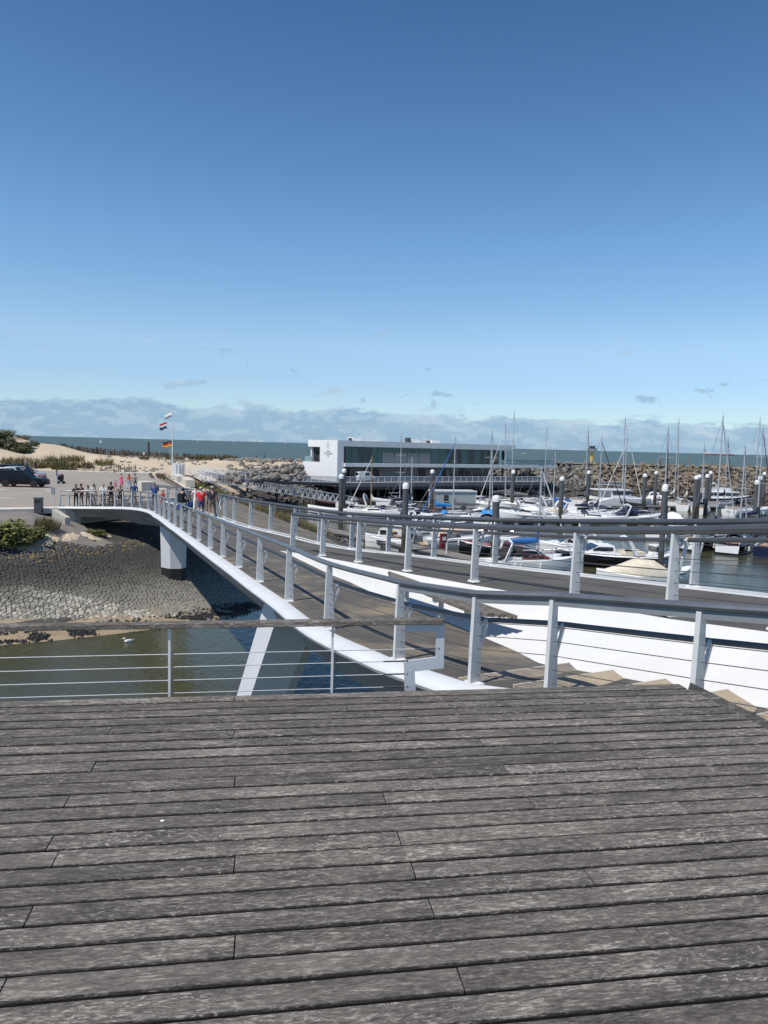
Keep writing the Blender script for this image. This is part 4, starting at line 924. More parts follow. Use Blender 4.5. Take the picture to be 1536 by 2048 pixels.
# ------------------------------------------------------------------ cars
m_rim = M('alloy_rim', (0.20, 0.20, 0.21), 0.35, metal=0.6); m_lampw = M('lamp_lens', (0.65, 0.67, 0.7), 0.15); m_lampr = M('tail_lens', (0.25, 0.01, 0.01), 0.2)
def car(loc, rz, paint, L, H, label, kind='suv', rim=None):
    """nose towards +X"""
    rt = root('parked_car', loc, rz, label, 'car', 'cars parked side by side'); B = 0.93
    if kind == 'suv': lo = [(-.50, .38), (-.49, .62), (-.47, .62)]; prof = [(-.490, .30, .60), (-.498, .62, .95), (-.485, .98, .98), (-.455, .99, 1.0)]; belt, roof, hood = .60, 1.0, .58
    hl = L / 2
    # lower body: stations along x, half width and top height
    st = [(-1.0, .80, .52), (-.985, .90, .60), (-.90, .97, .62), (-.4, 1, .615), (.2, 1, .60), (.38, .99, .585), (.72, .97, .55), (.90, .92, .50), (.97, .84, .44), (1.0, .74, .38)]
    rings = []
    for x, w, t in st:
        zb, zt, y = .17 * H, t * H, w * B
        rings.append([(x * hl, -y * .90, zb), (x * hl, -y, zb + (zt - zb) * .35), (x * hl, -y * .985, zb + (zt - zb) * .75), (x * hl, -y * .93, zt), (x * hl, 0, zt + .015), (x * hl, y * .93, zt), (x * hl, y * .985, zb + (zt - zb) * .75), (x * hl, y, zb + (zt - zb) * .35), (x * hl, y * .90, zb)])
    body = MB().loft(rings).build('body', paint, rt, smooth=True)
    # greenhouse in glass, roof and pillars in paint
    gh = [(-.96, .60, -.90, .90) , (.36, .60, .06, .965)] if kind == 'suv' else [(-.80, .60, -.55, .93), (.38, .59, .02, .97)]
    rz_, fz_ = gh; bl = H * .605
    lo_ = [(rz_[0] * hl, -B * .92, bl), (rz_[0] * hl, B * .92, bl), (fz_[0] * hl, B * .90, bl - .02), (fz_[0] * hl, -B * .90, bl - .02)]
    hi_ = [(rz_[2] * hl, -B * .74, H * rz_[3]), (rz_[2] * hl, B * .74, H * rz_[3]), (fz_[2] * hl, B * .74, H * fz_[3]), (fz_[2] * hl, -B * .74, H * fz_[3])]
    MB().loft([lo_, hi_]).build('windows', m_carglass, rt)
    rb = MB(); n = 10; rr = []
    for k in range(n + 1):
        t = k / n; x = hi_[0][0] + (hi_[2][0] - hi_[0][0]) * t; z = H * (rz_[3] + (fz_[3] - rz_[3]) * t) + .035 * math.sin(math.pi * min(1, t + .25)); w = B * .77
        rr.append([(x, -w, z - .05), (x, -w * .9, z), (x, 0, z + .035), (x, w * .9, z), (x, w, z - .05)])
    rb.loft(rr, close=False); rb.loft([[(p[0], p[1], p[2] - .03) for p in r] for r in rr], close=False); rb.build('roof', paint, rt, smooth=True)
    for sd in (-1, 1):
        for t in (0.0, .40, .66, 1.0):
            a = Vector(lo_[0]).lerp(Vector(lo_[3]), t); c = Vector(hi_[0]).lerp(Vector(hi_[3]), t); a.y, c.y = a.y * -sd, c.y * -sd
            MB().bar(a, c, .07 if t in (0.0, 1.0) else .045, .10, up=(0, 1, 0)).build('pillar', paint if t in (0.0, 1.0) else m_black, rt)
        m = MB(); m.ball((.16 * hl * 2 * .5 + .35, sd * (B + .08), bl + .06), (.08, .11, .07), 8); m.build('mirror', paint, rt, smooth=True)
        MB().box((hl * .95, sd * B * .62, H * .40), (.16, .34, .12), top=.85).build('headlight', m_lampw, rt)
        MB().box((-hl * .985, sd * B * .72, H * .50), (.08, .18, .26)).build('tail_light', m_lampr, rt)
        for x in (-.60, .60):
            w = MB(); R_ = .205 * H
            w.tube([(x * hl, sd * (B - .22), R_), (x * hl, sd * (B - .0), R_)], R_, 20); wo = w.build('wheel', m_tyre, rt)
            w = MB(); w.tube([(x * hl, sd * (B - .02), R_), (x * hl, sd * (B + .012), R_)], R_ * .68, 14)
            w.build('rim', rim or m_rim, wo)
            w = MB()
            for k in range(5): a = 2 * math.pi * k / 5; w.bar((x * hl, sd * (B + .016), R_), (x * hl + R_ * .64 * math.cos(a), sd * (B + .016), R_ + R_ * .64 * math.sin(a)), .06, .02, up=(0, 1, 0))
            w.build('rim_spokes', m_black, wo)
            MB().loft([[(x * hl + r_ * R_ * math.cos(t), sd * (B + .004 + q), R_ + r_ * R_ * math.sin(t)) for r_, q in ((1.06, 0), (1.20, 0), (1.20, .012), (1.06, .012))] for t in np.linspace(-.1, math.pi + .1, 12)]).build('arch_trim', m_black, rt)
        for xx in (-.05, .30): MB().box((xx * hl * 1.2 - .2, sd * (B * .995 + .012), H * .52), (.18, .03, .03)).build('door_handle', m_chrome if paint is not m_carblack else m_black, rt)
        MB().box((0, sd * B * .95, H * .185), (L * .42, .06, .10)).build('sill', m_black, rt)
    MB().box((hl * .985, 0, H * .34), (.07, 1.1, .22)).build('grille', m_black, rt)
    return rt
def paint(n, c): return M('paint_' + n, c, 0.28, var=0.03, spec=0.18 if n == 'black' else 0.4)
m_carblack = paint('black', (.008, .009, .011))
_c = W(47.5, 974.3, PZL); car(_c + Vector((-.3, .6, 0)), R(-1.5), m_carblack, 5.15, 1.86, 'big black estate car in front of the parked row', rim=m_black)
_g = W(44, 968, PZL); car(_g + Vector((-2.2, 3.0, 0)), R(-1), paint('white', (.72, .73, .74)), 4.7, 1.80, 'white car parked right behind the black one')
car(_g + Vector((-2.4, 5.8, 0)), R(-1), paint('rust', (.30, .07, .035)), 4.5, 1.52, 'rust orange car, only its bonnet showing past the white one', kind='low')
car(_g + Vector((-3.9, 8.6, 0)), R(-1), paint('silver', (.30, .34, .40)), 4.8, 1.72, 'silver blue car, fourth in the parked row')
car(_g + Vector((-6.2, 11.4, 0)), R(-1), paint('charcoal', (.02, .022, .025)), 5.0, 1.86, 'charcoal car at the far end of the parked row')
# ------------------------------------------------------------------ street furniture on the car park
def litter_bin():
    p = hit(77.5, 1026, ground); rt = root('litter_bin', p, R(5), 'dark grey square litter bin standing at the kerb', 'bin')
    MB().box((0, 0, .55), (.52, .46, 1.06)).build('body', M('bin_grey', (.06, .065, .072), .5, var=.1), rt); MB().box((0, 0, 1.13), (.57, .51, .08)).build('lid', M('bin_lid', (.11, .115, .12), .5), rt)
    MB().box((0, -.235, .88), (.34, .01, .16)).build('opening', m_black, rt)
litter_bin()
def sign():
    p = W(108, 1018, 5.5); p.z = 5.45; rt = root('sign_post', p, R(-4), 'grey sign panel on a slim pole, back turned, beside the bridge end', 'sign')
    k = p.y / FPX
    MB().tube([(0, 0, 0), (0, 0, 44 * k)], .035, 8).build('pole', m_postgrey, rt); MB().box((0, -.05, 37.5 * k), (9 * k, .03, 13 * k)).build('panel', M('sign_back', (.09, .10, .12), .5), rt)
    for x in (-4.3, 4.3): MB().box((x * k, -.06, 37.5 * k), (.05, .05, 13.6 * k)).build('panel_edge', m_postgrey, rt)
    MB().box((0, -.075, 37.5 * k), (.06, .02, 13 * k)).build('clamp_rail', m_postgrey, rt)
sign()
_a, _b = W(104, 1020, 5.55), W(130, 1046, 4.6)
def wingwall():
    rt = root('wing_wall', (0, 0, 0), label='low pale concrete wing wall under the left end of the bridge', cat='wall')
    MB().loft([[(_a.x, _a.y, 5.6), (_a.x + .28, _a.y + .25, 5.6), (_a.x + .28, _a.y + .25, 3.8), (_a.x, _a.y, 3.8)], [(_b.x, _b.y, 5.0), (_b.x + .28, _b.y + .25, 5.0), (_b.x + .28, _b.y + .25, 3.6), (_b.x, _b.y, 3.6)]]).build('wall_body', m_conc, rt)
wingwall()
# low pale walls and blocks along the right edge of the car park
def block(px0, py0, px1, py1, h, w, label, z=5.47):
    a, b = W(px0, py0, z), W(px1, py1, z); o = MB().bar(a + Vector((0, 0, h / 2)), b + Vector((0, 0, h / 2)), w, h).build('concrete_block', m_conc); tag(o, label, 'block', 'concrete blocks round the car park')
block(279, 979, 297, 982, .95, 1.5, 'pale concrete block with square top at the bridge head')
block(352, 958.5, 362, 964.5, .75, 1.0, 'upper pale concrete block below the flagpole')
block(371, 968, 381, 975, .85, 1.0, 'middle pale concrete block beside the grassy bank')
block(349, 955.5, 353, 958.5, .55, 1.0, 'small concrete block at the foot of the flagpole')
def apron(pts, dz=0.0):
    P = [W(x, y, 5.485 + dz) for x, y in pts]; o = MB().add([tuple(p) for p in P], [tuple(range(len(P)))]).build('pavement', M('pavement_concrete', (.50, .455, .38), .9, var=.07, vs=.6)); o['kind'] = 'structure'
apron([(322, 948.5), (349, 955), (393, 984), (380, 983), (357, 968)]); apron([(288, 976), (392, 976.5), (395, 984.5), (388, 979), (288, 978)], .004)
# posts along the far edge
m_wood = M('grey_timber', (.19, .16, .13), .9, var=.25, vs=4, stretch=(1, 1, .2))
for k, px in enumerate((141, 149, 154, 166, 171, 187, 218, 222, 228, 237, 240.5, 249, 258, 263, 271)):
    p = gl(px, 944); h = random.uniform(.8, 1.25); o = MB().tube([(0, 0, -.2), (0, 0, h)], .085, 6).build('timber_post', m_wood, loc=p); tag(o, ['leftmost short post at the far edge of the car park', 'second short post from the left at the far edge of the car park', 'third short post from the left at the far edge of the car park', 'left post of the close pair behind the parked bicycles', 'right post of the close pair behind the parked bicycles', 'short post just right of the two parked bicycles', 'left post of three before the middle of the sand mound', 'middle post of three before the middle of the sand mound', 'right post of three before the middle of the sand mound', 'left post of the close pair behind the person in pink', 'right post of the close pair behind the person in pink', 'short post standing alone behind the orange top', 'short post behind the orange top, third from the right end', 'second short post from the right end of the row', 'rightmost short post of the row at the far edge'][k], 'post', 'short posts at the far edge of the car park')
# flagpole with three flags
def flags():
    p = W(345, 957, 5.5); k = p.y / FPX; H = 130 * k
    rt = root('flagpole', p, 0, 'tall white flagpole with a slanting gaff at the edge of the car park', 'flagpole')
    MB().tube([(0, 0, 0), (0, 0, H * .45), (0, 0, H)], [.13, .09, .05], 10).build('pole', m_white, rt)
    MB().tube([(0, 0, H * .66), (-11.5 * k, 0, H * .875)], .04, 6).build('gaff', m_white, rt)
    MB().tube([(-11.5 * k, 0, H * .87), (-.1, 0, H * .15)], .012, 4).build('halyard', m_white, rt)
    MB().box((.35, 0, 1.0), (.5, .5, 2.0)).build('base_cabinet', m_white, rt)
    def flag(x, z, w, h, mats, name, label, sag=.35, bands=3, back=1):
        f = root('flag', (p.x + x, p.y, p.z + z), 0, label, 'flag', 'flags on the flagpole'); n = 14
        for b in range(bands):
            vs = []
            for i in range(n + 1):
                t = i / n
                for j in (0, 1):
                    v = (b + j) / bands
                    vs.append((-w * t * (1 - .08 * v), .16 * math.sin(t * 9 + v * 2) * t + .05, -h * v - sag * w * t * t * .6 + .08 * math.sin(t * 7)))
            o = MB().add(vs, [(2 * i, 2 * i + 1, 2 * i + 3, 2 * i + 2) for i in range(n)]).build('stripe', mats[b], f, smooth=True)
            mo = o.modifiers.new('thick', 'SOLIDIFY'); mo.thickness = .01
        return f
    fc = lambda n, c: M('flag_' + n, c, .85, var=.06)
    flag(-.1, H - .05, 14 * k, 8 * k, [fc('white', (.62, .60, .56))], 'w', 'off white flag at the top of the flagpole', bands=1, sag=.5)
    f = flag(-11.5 * k, H * .875 - .2, 14.5 * k, 13 * k, [fc('crimson', (.42, .03, .06)), fc('cream', (.62, .60, .60)), fc('navy', (.02, .03, .10))], 'n', 'red, white and navy striped flag hanging from the gaff', sag=.35)
    flag(-.1, H * .57, 18.5 * k, 11.5 * k, [fc('black', (.02, .012, .01)), fc('scarlet', (.50, .03, .015)), fc('gold', (.65, .38, .03))], 'd', 'black, red and gold striped flag lowest on the pole', sag=.2)
flags()
# ------------------------------------------------------------------ grasses and shrubs
m_marram = M('marram_grass', (0.145, 0.125, 0.050), 0.85, var=0.35, vs=1.5, rnd=0.25); m_stem = M('plant_stem', (0.09, 0.07, 0.04), 0.9)
m_green = M('shrub_leaf', (0.125, 0.130, 0.032), 0.75, var=0.45, vs=1.6, rnd=0.25); m_scrub = M('buckthorn_leaf', (0.075, 0.082, 0.035), 0.8, var=0.45, vs=0.6, rnd=0.2)
def grass_mesh(n, r, h, seed, mb=None, org=(0, 0, 0), lean=(.25, .1)):
    rg = random.Random(seed); mb = mb or MB()
    for _ in range(n):
        a = rg.random() * 6.283; q = r * math.sqrt(rg.random()); x, y = q * math.cos(a) + org[0], q * math.sin(a) + org[1]
        hh = h * rg.uniform(.45, 1.1) * (1 - .4 * q / r); w = .012 * rg.uniform(.7, 1.6) * max(1, h * 1.5); b = rg.random() * 6.283
        sp = (.25 + .6 * q / r) * hh; dx, dy = math.cos(a) * sp * rg.uniform(.2, 1) + lean[0] * hh, math.sin(a) * sp * rg.uniform(.2, 1) + lean[1] * hh; ux, uy = math.cos(b) * w, math.sin(b) * w
        z = org[2]
        mb.add([(x - ux, y - uy, z - .03), (x + ux, y + uy, z - .03), (x + dx * .45 + ux, y + dy * .45 + uy, z + hh * .65), (x + dx * .45 - ux, y + dy * .45 - uy, z + hh * .65), (x + dx, y + dy, z + hh)], [(0, 1, 2, 3), (3, 2, 4)])
    return mb
TUFT = [grass_mesh(230, 1.0, 1.25, s).build('leaves', m_marram, fix=False) for s in (1, 2, 3)]
for o in TUFT: COL.objects.unlink(o)
def tuft(p, sc, label, mat=None, k=None):
    rt = root('marram_grass', p, random.random() * 6, label, 'grass tuft', 'marram grass tufts on the sand'); o = link_copy(TUFT[random.randrange(3) if k is None else k], rt); o.scale = sc; return rt
for i, (px, py, w, h, lab) in enumerate(((88, 934, 1.5, 1.3, 'marram tuft at the left of the sand mound behind the car park'), (101, 931, 1.7, 1.8, 'wide marram tuft left of the tallest one on the mound'), (115, 929, 1.9, 2.0, 'tallest marram tuft on the sand mound behind the car park'), (129, 930, 1.8, 1.8, 'marram tuft right of the tallest one on the mound'), (122, 936, 1.4, 1.1, 'low marram tuft in front of the tallest one'), (150, 925, 1.7, 1.4, 'left one of two broad marram tufts before the palisade'), (168, 925, 1.7, 1.4, 'right one of two broad marram tufts before the palisade'), (207, 927, 1.4, 1.4, 'round marram tuft standing alone on the pale sand'), (289, 922, .9, .8, 'small marram tuft below the dark post'), (313, 921, 1.3, 1.2, 'marram tuft right of the dark post'), (338, 919, .9, .9, 'small marram tuft just left of the flagpole'), (357, 920, 1.4, 1.1, 'marram tuft just right of the flagpole'), (390, 920, 1.5, 1.3, 'marram tuft at the top of the sand bank'), (409, 923, 1.9, 1.5, 'broad marram tuft above the gangway landing'), (455, 924, 1.6, 1.6, 'dark marram tuft right of the two cyclists'), (550, 921, 1.4, .8, 'low marram tuft left of the white building'), (576, 923, 2.0, 1.0, 'long marram tuft left of the white building'), (590, 941, 1.4, 1.2, 'marram tuft against the white end wall'))):
    p = gl(px, py); tuft(p, (w, w, h), lab)
for i, (px, py, w, h, lab) in enumerate(((8, 917, 2.2, 1.4, 'marram tuft low on the left dune, at the picture edge'), (24, 913, 2.2, 1.5, 'marram tuft low on the left dune, second from the edge'), (40, 916, 2.0, 1.3, 'marram tuft at the right foot of the left dune'), (52, 932, 2.2, 1.8, 'dark marram tuft behind the waiting group'), (64, 936, 1.6, 1.4, 'marram tuft right of the waiting group'))):
    tuft(gl(px, py), (w, w, h), lab)
def shrub_mesh(rx, ry, rz, n, ls, seed):
    rg = random.Random(seed); mb = MB(); cl = [(rg.uniform(-.6, .6) * rx, rg.uniform(-.6, .6) * ry, rg.uniform(.25, .75) * rz, rg.uniform(.35, .6)) for _ in range(9)]
    for _ in range(n):
        c = rg.choice(cl); v = Vector((rg.gauss(0, 1), rg.gauss(0, 1), rg.gauss(0, 1))).normalized() * rg.uniform(.55, 1.0); p = Vector((c[0] + v.x * c[3] * rx, c[1] + v.y * c[3] * ry, max(.02, c[2] + v.z * c[3] * rz * .75)))
        a = Vector((rg.gauss(0, 1), rg.gauss(0, 1), rg.gauss(0, .6))).normalized(); b = a.cross(v + Vector((0, 0, .6))).normalized(); s = ls * rg.uniform(.6, 1.4)
        mb.add([p - a * s, p + b * s * .5, p + a * s, p - b * s * .5], [(0, 1, 2, 3)])
    return mb
SHR = [shrub_mesh(1, 1, 1, 900, .11, s).build('foliage', m_green, fix=False) for s in (4, 5)] + [shrub_mesh(1, 1, 1, 1100, .10, s).build('foliage', m_scrub, fix=False) for s in (6, 7, 8)]
for o in SHR: COL.objects.unlink(o)
def shrub(p, sc, k, label, grp):
    rt = root('shrub', p, random.random() * 6, label, 'shrub', grp); o = link_copy(SHR[k], rt); o.scale = sc
    st = MB()
    for a in range(4): st.tube([(0, 0, -.2), (.3 * math.cos(a * 1.7) * sc[0], .3 * math.sin(a * 1.7) * sc[1], .55 * sc[2])], [.05, .015], 5)
    st.build('stems', m_stem, rt)['kind'] = 'stuff'; return rt
HP = ['leftmost', 'second', 'third', 'fourth', 'fifth', 'sixth', 'seventh', 'eighth', 'ninth']
for i, (px, Y, w, h) in enumerate(((-14, 166, 7, 3.2), (4, 163, 5.5, 3.0), (15, 165, 5, 2.8), (26, 163, 5, 2.9), (37, 162, 4.2, 2.6), (46, 164, 3.4, 2.0), (54, 168, 3.2, 1.9), (63, 170, 2.8, 1.6), (71, 172, 2.4, 1.4))):
    p = WD(px, 885, Y); p.z = land_z(p.x, p.y) - .2; shrub(p, (w * .62, w * .55, h * .72), 2 + i % 3, f'{HP[i]} dark green shrub{" from the left" if i else ""} on top of the left dune', 'dark shrubs on the left dune')
for i, (px, py, w, h, lab) in enumerate(((-6, 1093, 1.7, 1.5, 'leafy green shrub at the slope top, cut by the left picture edge'), (16, 1086, 1.5, 1.4, 'second leafy green shrub from the left edge on the slope top'), (37, 1092, 1.25, 1.1, 'low yellow green shrub in the middle of the slope-top bushes'), (57, 1086, 1.15, 1.1, 'bright green shrub right of the middle on the slope top'), (73, 1079, .8, .85, 'rightmost green shrub on the slope top, beside the sand patch'), (190, 1068, .75, .35, 'small flat green plant on the sand patch under the bridge wing'), (203, 1072, .55, .3, 'smallest green plant at the sand patch below the bridge wing'))):
    p = hit(px, py, ground)
    shrub(p, (w, w, h), i % 2, lab, 'green shrubs at the top of the stone slope')
for i, (px, py) in enumerate(((92, 1062), (103, 1058), (86, 1052), (8, 1064), (30, 1058))):
    p = hit(px, py, ground)
    tuft(Vector((p.x, p.y, p.z + .02)), (.55, .55, .75), ['tall thin weed beside the green shrubs, nearest the path end', 'tall thin weed furthest right at the slope top', 'tall thin weed between shrub and path', 'pale weed behind the leftmost shrub', 'pale weed behind the middle shrub'][i])
# wind-blown sand on the slope top
def sandpatch(p, rx, ry, sd):
    vs, n = [], 26
    rg = random.Random(sd)
    ring = [1 + .35 * mnoise.noise((math.cos(t) * 1.7 + sd, math.sin(t) * 1.7, sd)) for t in np.linspace(0, 6.283, n + 1)[:-1]]
    for f, hgt in ((1.0, .02), (.7, .07), (.35, .10)):
        for j in range(n):
            t = 6.283 * j / n; x, y = p.x + rx * f * ring[j] * math.cos(t), p.y + ry * f * ring[j] * math.sin(t); a, b = nearest(x, y); vs.append((x, y, bank_z(a, b) + hgt + .03 * mnoise.noise((x * 3, y * 3, 0))))
    fs = [(k * n + j, k * n + (j + 1) % n, (k + 1) * n + (j + 1) % n, (k + 1) * n + j) for k in range(2) for j in range(n)] + [tuple(2 * n + j for j in range(n))]
    MB().add(vs, fs).build('sand_patch', m_sand, smooth=True)['kind'] = 'structure'
for k, q in enumerate(SANDP): sandpatch(*q, 3 + k)
# grassy bank beside the slipway
def grass_bank():
    rg = random.Random(9); mb = MB(); ids = idx_where(lambda p: 80 < p.y < 113)
    for _ in range(620):
        i = rg.choice(ids); dm = dmin(i); f = rg.random(); top = min(18.0, dm + 6.5) if WL[i].y > 98 else dm + lerp_tab([(80, .3), (98, 5)], WL[i].y)
        d = dm - 3.2 * lerp_tab([(80, .3), (95, 1)], WL[i].y) + (top - dm + 3.0) * f
        p = bank(i, d) + Vector((rg.uniform(-.4, .4), rg.uniform(-.4, .4), 0)); grass_mesh(26, .75, rg.uniform(.5, .95), rg.random(), mb, p)
    o = mb.build('bank_grass', M('bank_grass', (0.125, 0.108, 0.040), 0.85, var=0.4, vs=0.5, second=(0.20, 0.14, 0.06), sfac=(.5, .65), ss=.25), fix=False); o['kind'] = 'stuff'
grass_bank()
# ------------------------------------------------------------------ rocks
def rock_mesh(seed, name='rock', mat=None, sq=1.0):
    rg = random.Random(seed); bm = bmesh.new(); bmesh.ops.create_icosphere(bm, subdivisions=1, radius=1.0)
    for v in bm.verts:
        v.co *= rg.uniform(.72, 1.12); v.co = Vector([math.copysign(abs(c) ** sq, c) for c in v.co])
    me = bpy.data.meshes.new(name); bm.to_mesh(me); bm.free(); me.materials.append(mat); return me
def armour_mesh(seed, name, mat):
    rg = random.Random(seed); bm = bmesh.new(); bmesh.ops.create_icosphere(bm, subdivisions=2, radius=1.0)
    ax = [Vector(a) for a in ((1, 0, 0), (-1, 0, 0), (0, 1, 0), (0, -1, 0), (0, 0, 1), (0, 0, -1))]
    for v in bm.verts:
        k = max(v.co.normalized().dot(a) for a in ax); v.co = v.co.normalized() * (1.28 if k > .86 else .62) * rg.uniform(.94, 1.06)
    me = bpy.data.meshes.new(name); bm.to_mesh(me); bm.free(); me.materials.append(mat); return me
def tide_mat(name, base, var, low):
    m = M(name, base, .92, var=var, vs=.9, bump=.6, bs=5, rnd=.35); nt = m.node_tree; N, Lk = nt.nodes, nt.links; b = N['Principled BSDF']; src = b.inputs['Base Color'].links[0].from_socket
    g = N.new('ShaderNodeNewGeometry'); sp = N.new('ShaderNodeSeparateXYZ'); Lk.new(g.outputs['Position'], sp.inputs[0]); n = N.new('ShaderNodeTexNoise'); n.inputs['Scale'].default_value = .4; Lk.new(g.outputs['Position'], n.inputs['Vector'])
    h = N.new('ShaderNodeMath'); h.operation = 'MULTIPLY_ADD'; Lk.new(n.outputs['Fac'], h.inputs[0]); h.inputs[1].default_value = 2.0; Lk.new(sp.outputs['Z'], h.inputs[2])
    mr = N.new('ShaderNodeMapRange'); Lk.new(h.outputs[0], mr.inputs[0]); mr.inputs[1].default_value = 2.6; mr.inputs[2].default_value = 4.6; mr.inputs[3].default_value = low; mr.inputs[4].default_value = 1.0
    v = N.new('ShaderNodeHueSaturation'); Lk.new(src, v.inputs['Color']); Lk.new(mr.outputs[0], v.inputs['Value']); Lk.new(v.outputs[0], b.inputs['Base Color']); return m
m_rock = tide_mat('grey_rock', (0.175, 0.160, 0.140), .35, .40); m_block = tide_mat('brown_concrete_block', (0.190, 0.155, 0.112), .30, .36)
GR = [rock_mesh(s, 'rock', m_rock, .9) for s in range(6)]; BR = [armour_mesh(s + 20, 'armour_block', m_block) for s in range(6)]
bw = root('breakwater', (0, 0, 0)); bw['kind'] = 'structure'
def pxof(p):
    d = Vector(p) - EYE; k = FPX / max(.01, d.dot(FWD)); return 768 + d.dot(RGT) * k, 1024 - d.dot(UPV) * k
def build_rocks():
    rg = random.Random(21); items = []
    ids = idx_where(lambda p: p.x > 14 and p.y > 150 and p.x < 175)
    S0 = 0.0
    while S0 < len(ids) * .6:
        i0 = ids[min(len(ids) - 1, int(S0 / .6))]; big = WL[i0].x > 52; pit = 1.5 if big else 1.0; d = -.6 + rg.random() * .6
        while d < 14.0:
            i = max(0, min(len(WL) - 1, i0 + rg.randrange(-1, 2))); bg = WL[i].x > 52 + rg.uniform(-7, 7)
            r = rg.uniform(.66, .98) if bg else rg.uniform(.38, .70); p = bank(i, d, r * rg.uniform(.05, .45)) + Vector((rg.uniform(-.35, .35), rg.uniform(-.2, .2), 0)); items.append((p, r, bg)); d += (1.4 if bg else .95) * rg.uniform(.75, 1.1)
        S0 += pit * .86
    ids = idx_where(lambda p: 116 < p.y < 151 and p.x < 12)
    for _ in range(1500):
        i = rg.choice(ids); d = rg.uniform(-.5, 12.5); p = bank(i, d); 
        if p.y < 140 and d < 12 and mnoise.noise((p.x * .13, p.y * .13, 5)) + lerp_tab([(-36, -.38), (-24, .05), (-12, .5)], p.x) < 0: continue
        if d < 11 or True: items.append((p + Vector((0, 0, .1)), rg.uniform(.3, .62), False))
    for _ in range(260):                                   # scatter on the inland sand bank
        px, py = rg.uniform(200, 420), rg.uniform(921, 929); p = gl(px, py); items.append((p, rg.uniform(.18, .4), False))
    for _ in range(900):                                   # rubble of the sea wall left of the building
        px, py = rg.uniform(418, 604), rg.uniform(920, 946); f = lerp_tab([(418, -.45), (450, -.1), (490, .25), (604, .3)], px)
        if mnoise.noise((px * .03, py * .09, 3)) + f < 0: continue
        p = gl(px, py)
        if p.z < 5.2: continue
        items.append((p + Vector((0, 0, .05)), rg.uniform(.35, .75), False))
    for i in idx_where(lambda p: 76 < p.y < 118):
        for _ in range(3):
            d = rg.uniform(-.6, max(.3, dmin(i) - 2.2)); items.append((bank(i, d, .05) + Vector((rg.uniform(-.4, .4), rg.uniform(-.4, .4), 0)), rg.uniform(.18, .42), False))
    def key(t):
        x, y = pxof(t[0]); vis = 0 < x < 1536 and 920 < y < 1000 and not (690 < x < 1010); return (0 if vis else 1, t[0].y / (t[1] + .001))
    items.sort(key=key); rest = {False: MB(), True: MB()}
    for n, (p, r, big) in enumerate(items):
        me = (BR if big else GR)[rg.randrange(6)]; rot = Matrix.Rotation(rg.random() * 6, 4, 'Z') @ Matrix.Rotation(rg.random() * 6, 4, 'X'); s = Matrix.Diagonal((r * rg.uniform(.8, 1.3), r, r * rg.uniform(.7, 1), 1)); m = Matrix.Translation(p) @ rot @ s
        if n < 298:
            o = bpy.data.objects.new('armour_block' if big else 'rock', me); COL.objects.link(o); o.parent = bw; o.matrix_local = m
        else:
            b = rest[big]; o0 = len(b.v); b.v += [tuple(m @ v.co) for v in me.vertices]; b.f += [tuple(o0 + k for k in f.vertices) for f in me.polygons]; b.m += [0] * len(me.polygons)
    for big, b in rest.items():
        o = b.build('armour_blocks' if big else 'rocks', m_block if big else m_rock, bw, fix=False); o['kind'] = 'stuff'
build_rocks()
# ------------------------------------------------------------------ timber palisade on the beach
def palisade():
    rt = root('timber_palisade', (0, 0, 0), label='long row of weathered timber piles along the beach', cat='palisade')
    rg = random.Random(4); pts = [(82, 899), (100, 901.5), (120, 904), (150, 908), (190, 911.5), (230, 914), (270, 916), (300, 917.5), (350, 919), (420, 921), (490, 923)]
    P = []
    for px, py in pts:
        Y = lerp_tab([(82, 186), (150, 190), (490, 194)], px); P.append(WD(px, py, Y))
    P = resample(P, 190); me = [MB().tube([(0, 0, -.8), (.02, 0, .6), (0, .02, 1.0)], [.17, .16, .14], 6).build('pile', m_wood) for _ in range(1)][0]; COL.objects.unlink(me)
    m2 = M('palisade_timber', (.105, .088, .075), .9, var=.35, vs=1.2, stretch=(1, 1, .15), rnd=.4); me.data.materials[0] = m2
    for i, p in enumerate(P):
        px, py = pxof(p); h = lerp_tab([(80, 1.5), (120, 2.1), (200, 2.0), (300, 1.75), (490, 1.5)], px) * rg.uniform(.82, 1.15)
        if px > 335 and rg.random() < .3: continue
        o = link_copy(me, rt); o.name = 'pile'; o.location = p + Vector((rg.uniform(-.1, .1), rg.uniform(-.15, .15), 0)); o.scale = (rg.uniform(.8, 1.2), rg.uniform(.8, 1.2), h); o.rotation_euler = (rg.uniform(-.05, .05), rg.uniform(-.05, .05), rg.random() * 6)
palisade()
p = gl(297.5, 919); k = p.y / FPX
tag(MB().box((0, 0, 17 * k), (3.2 * k, .3, 34 * k)).build('steel_post', M('rust_post', (.035, .018, .018), .8), loc=p), 'tall dark rusty post on the far promenade', 'post')
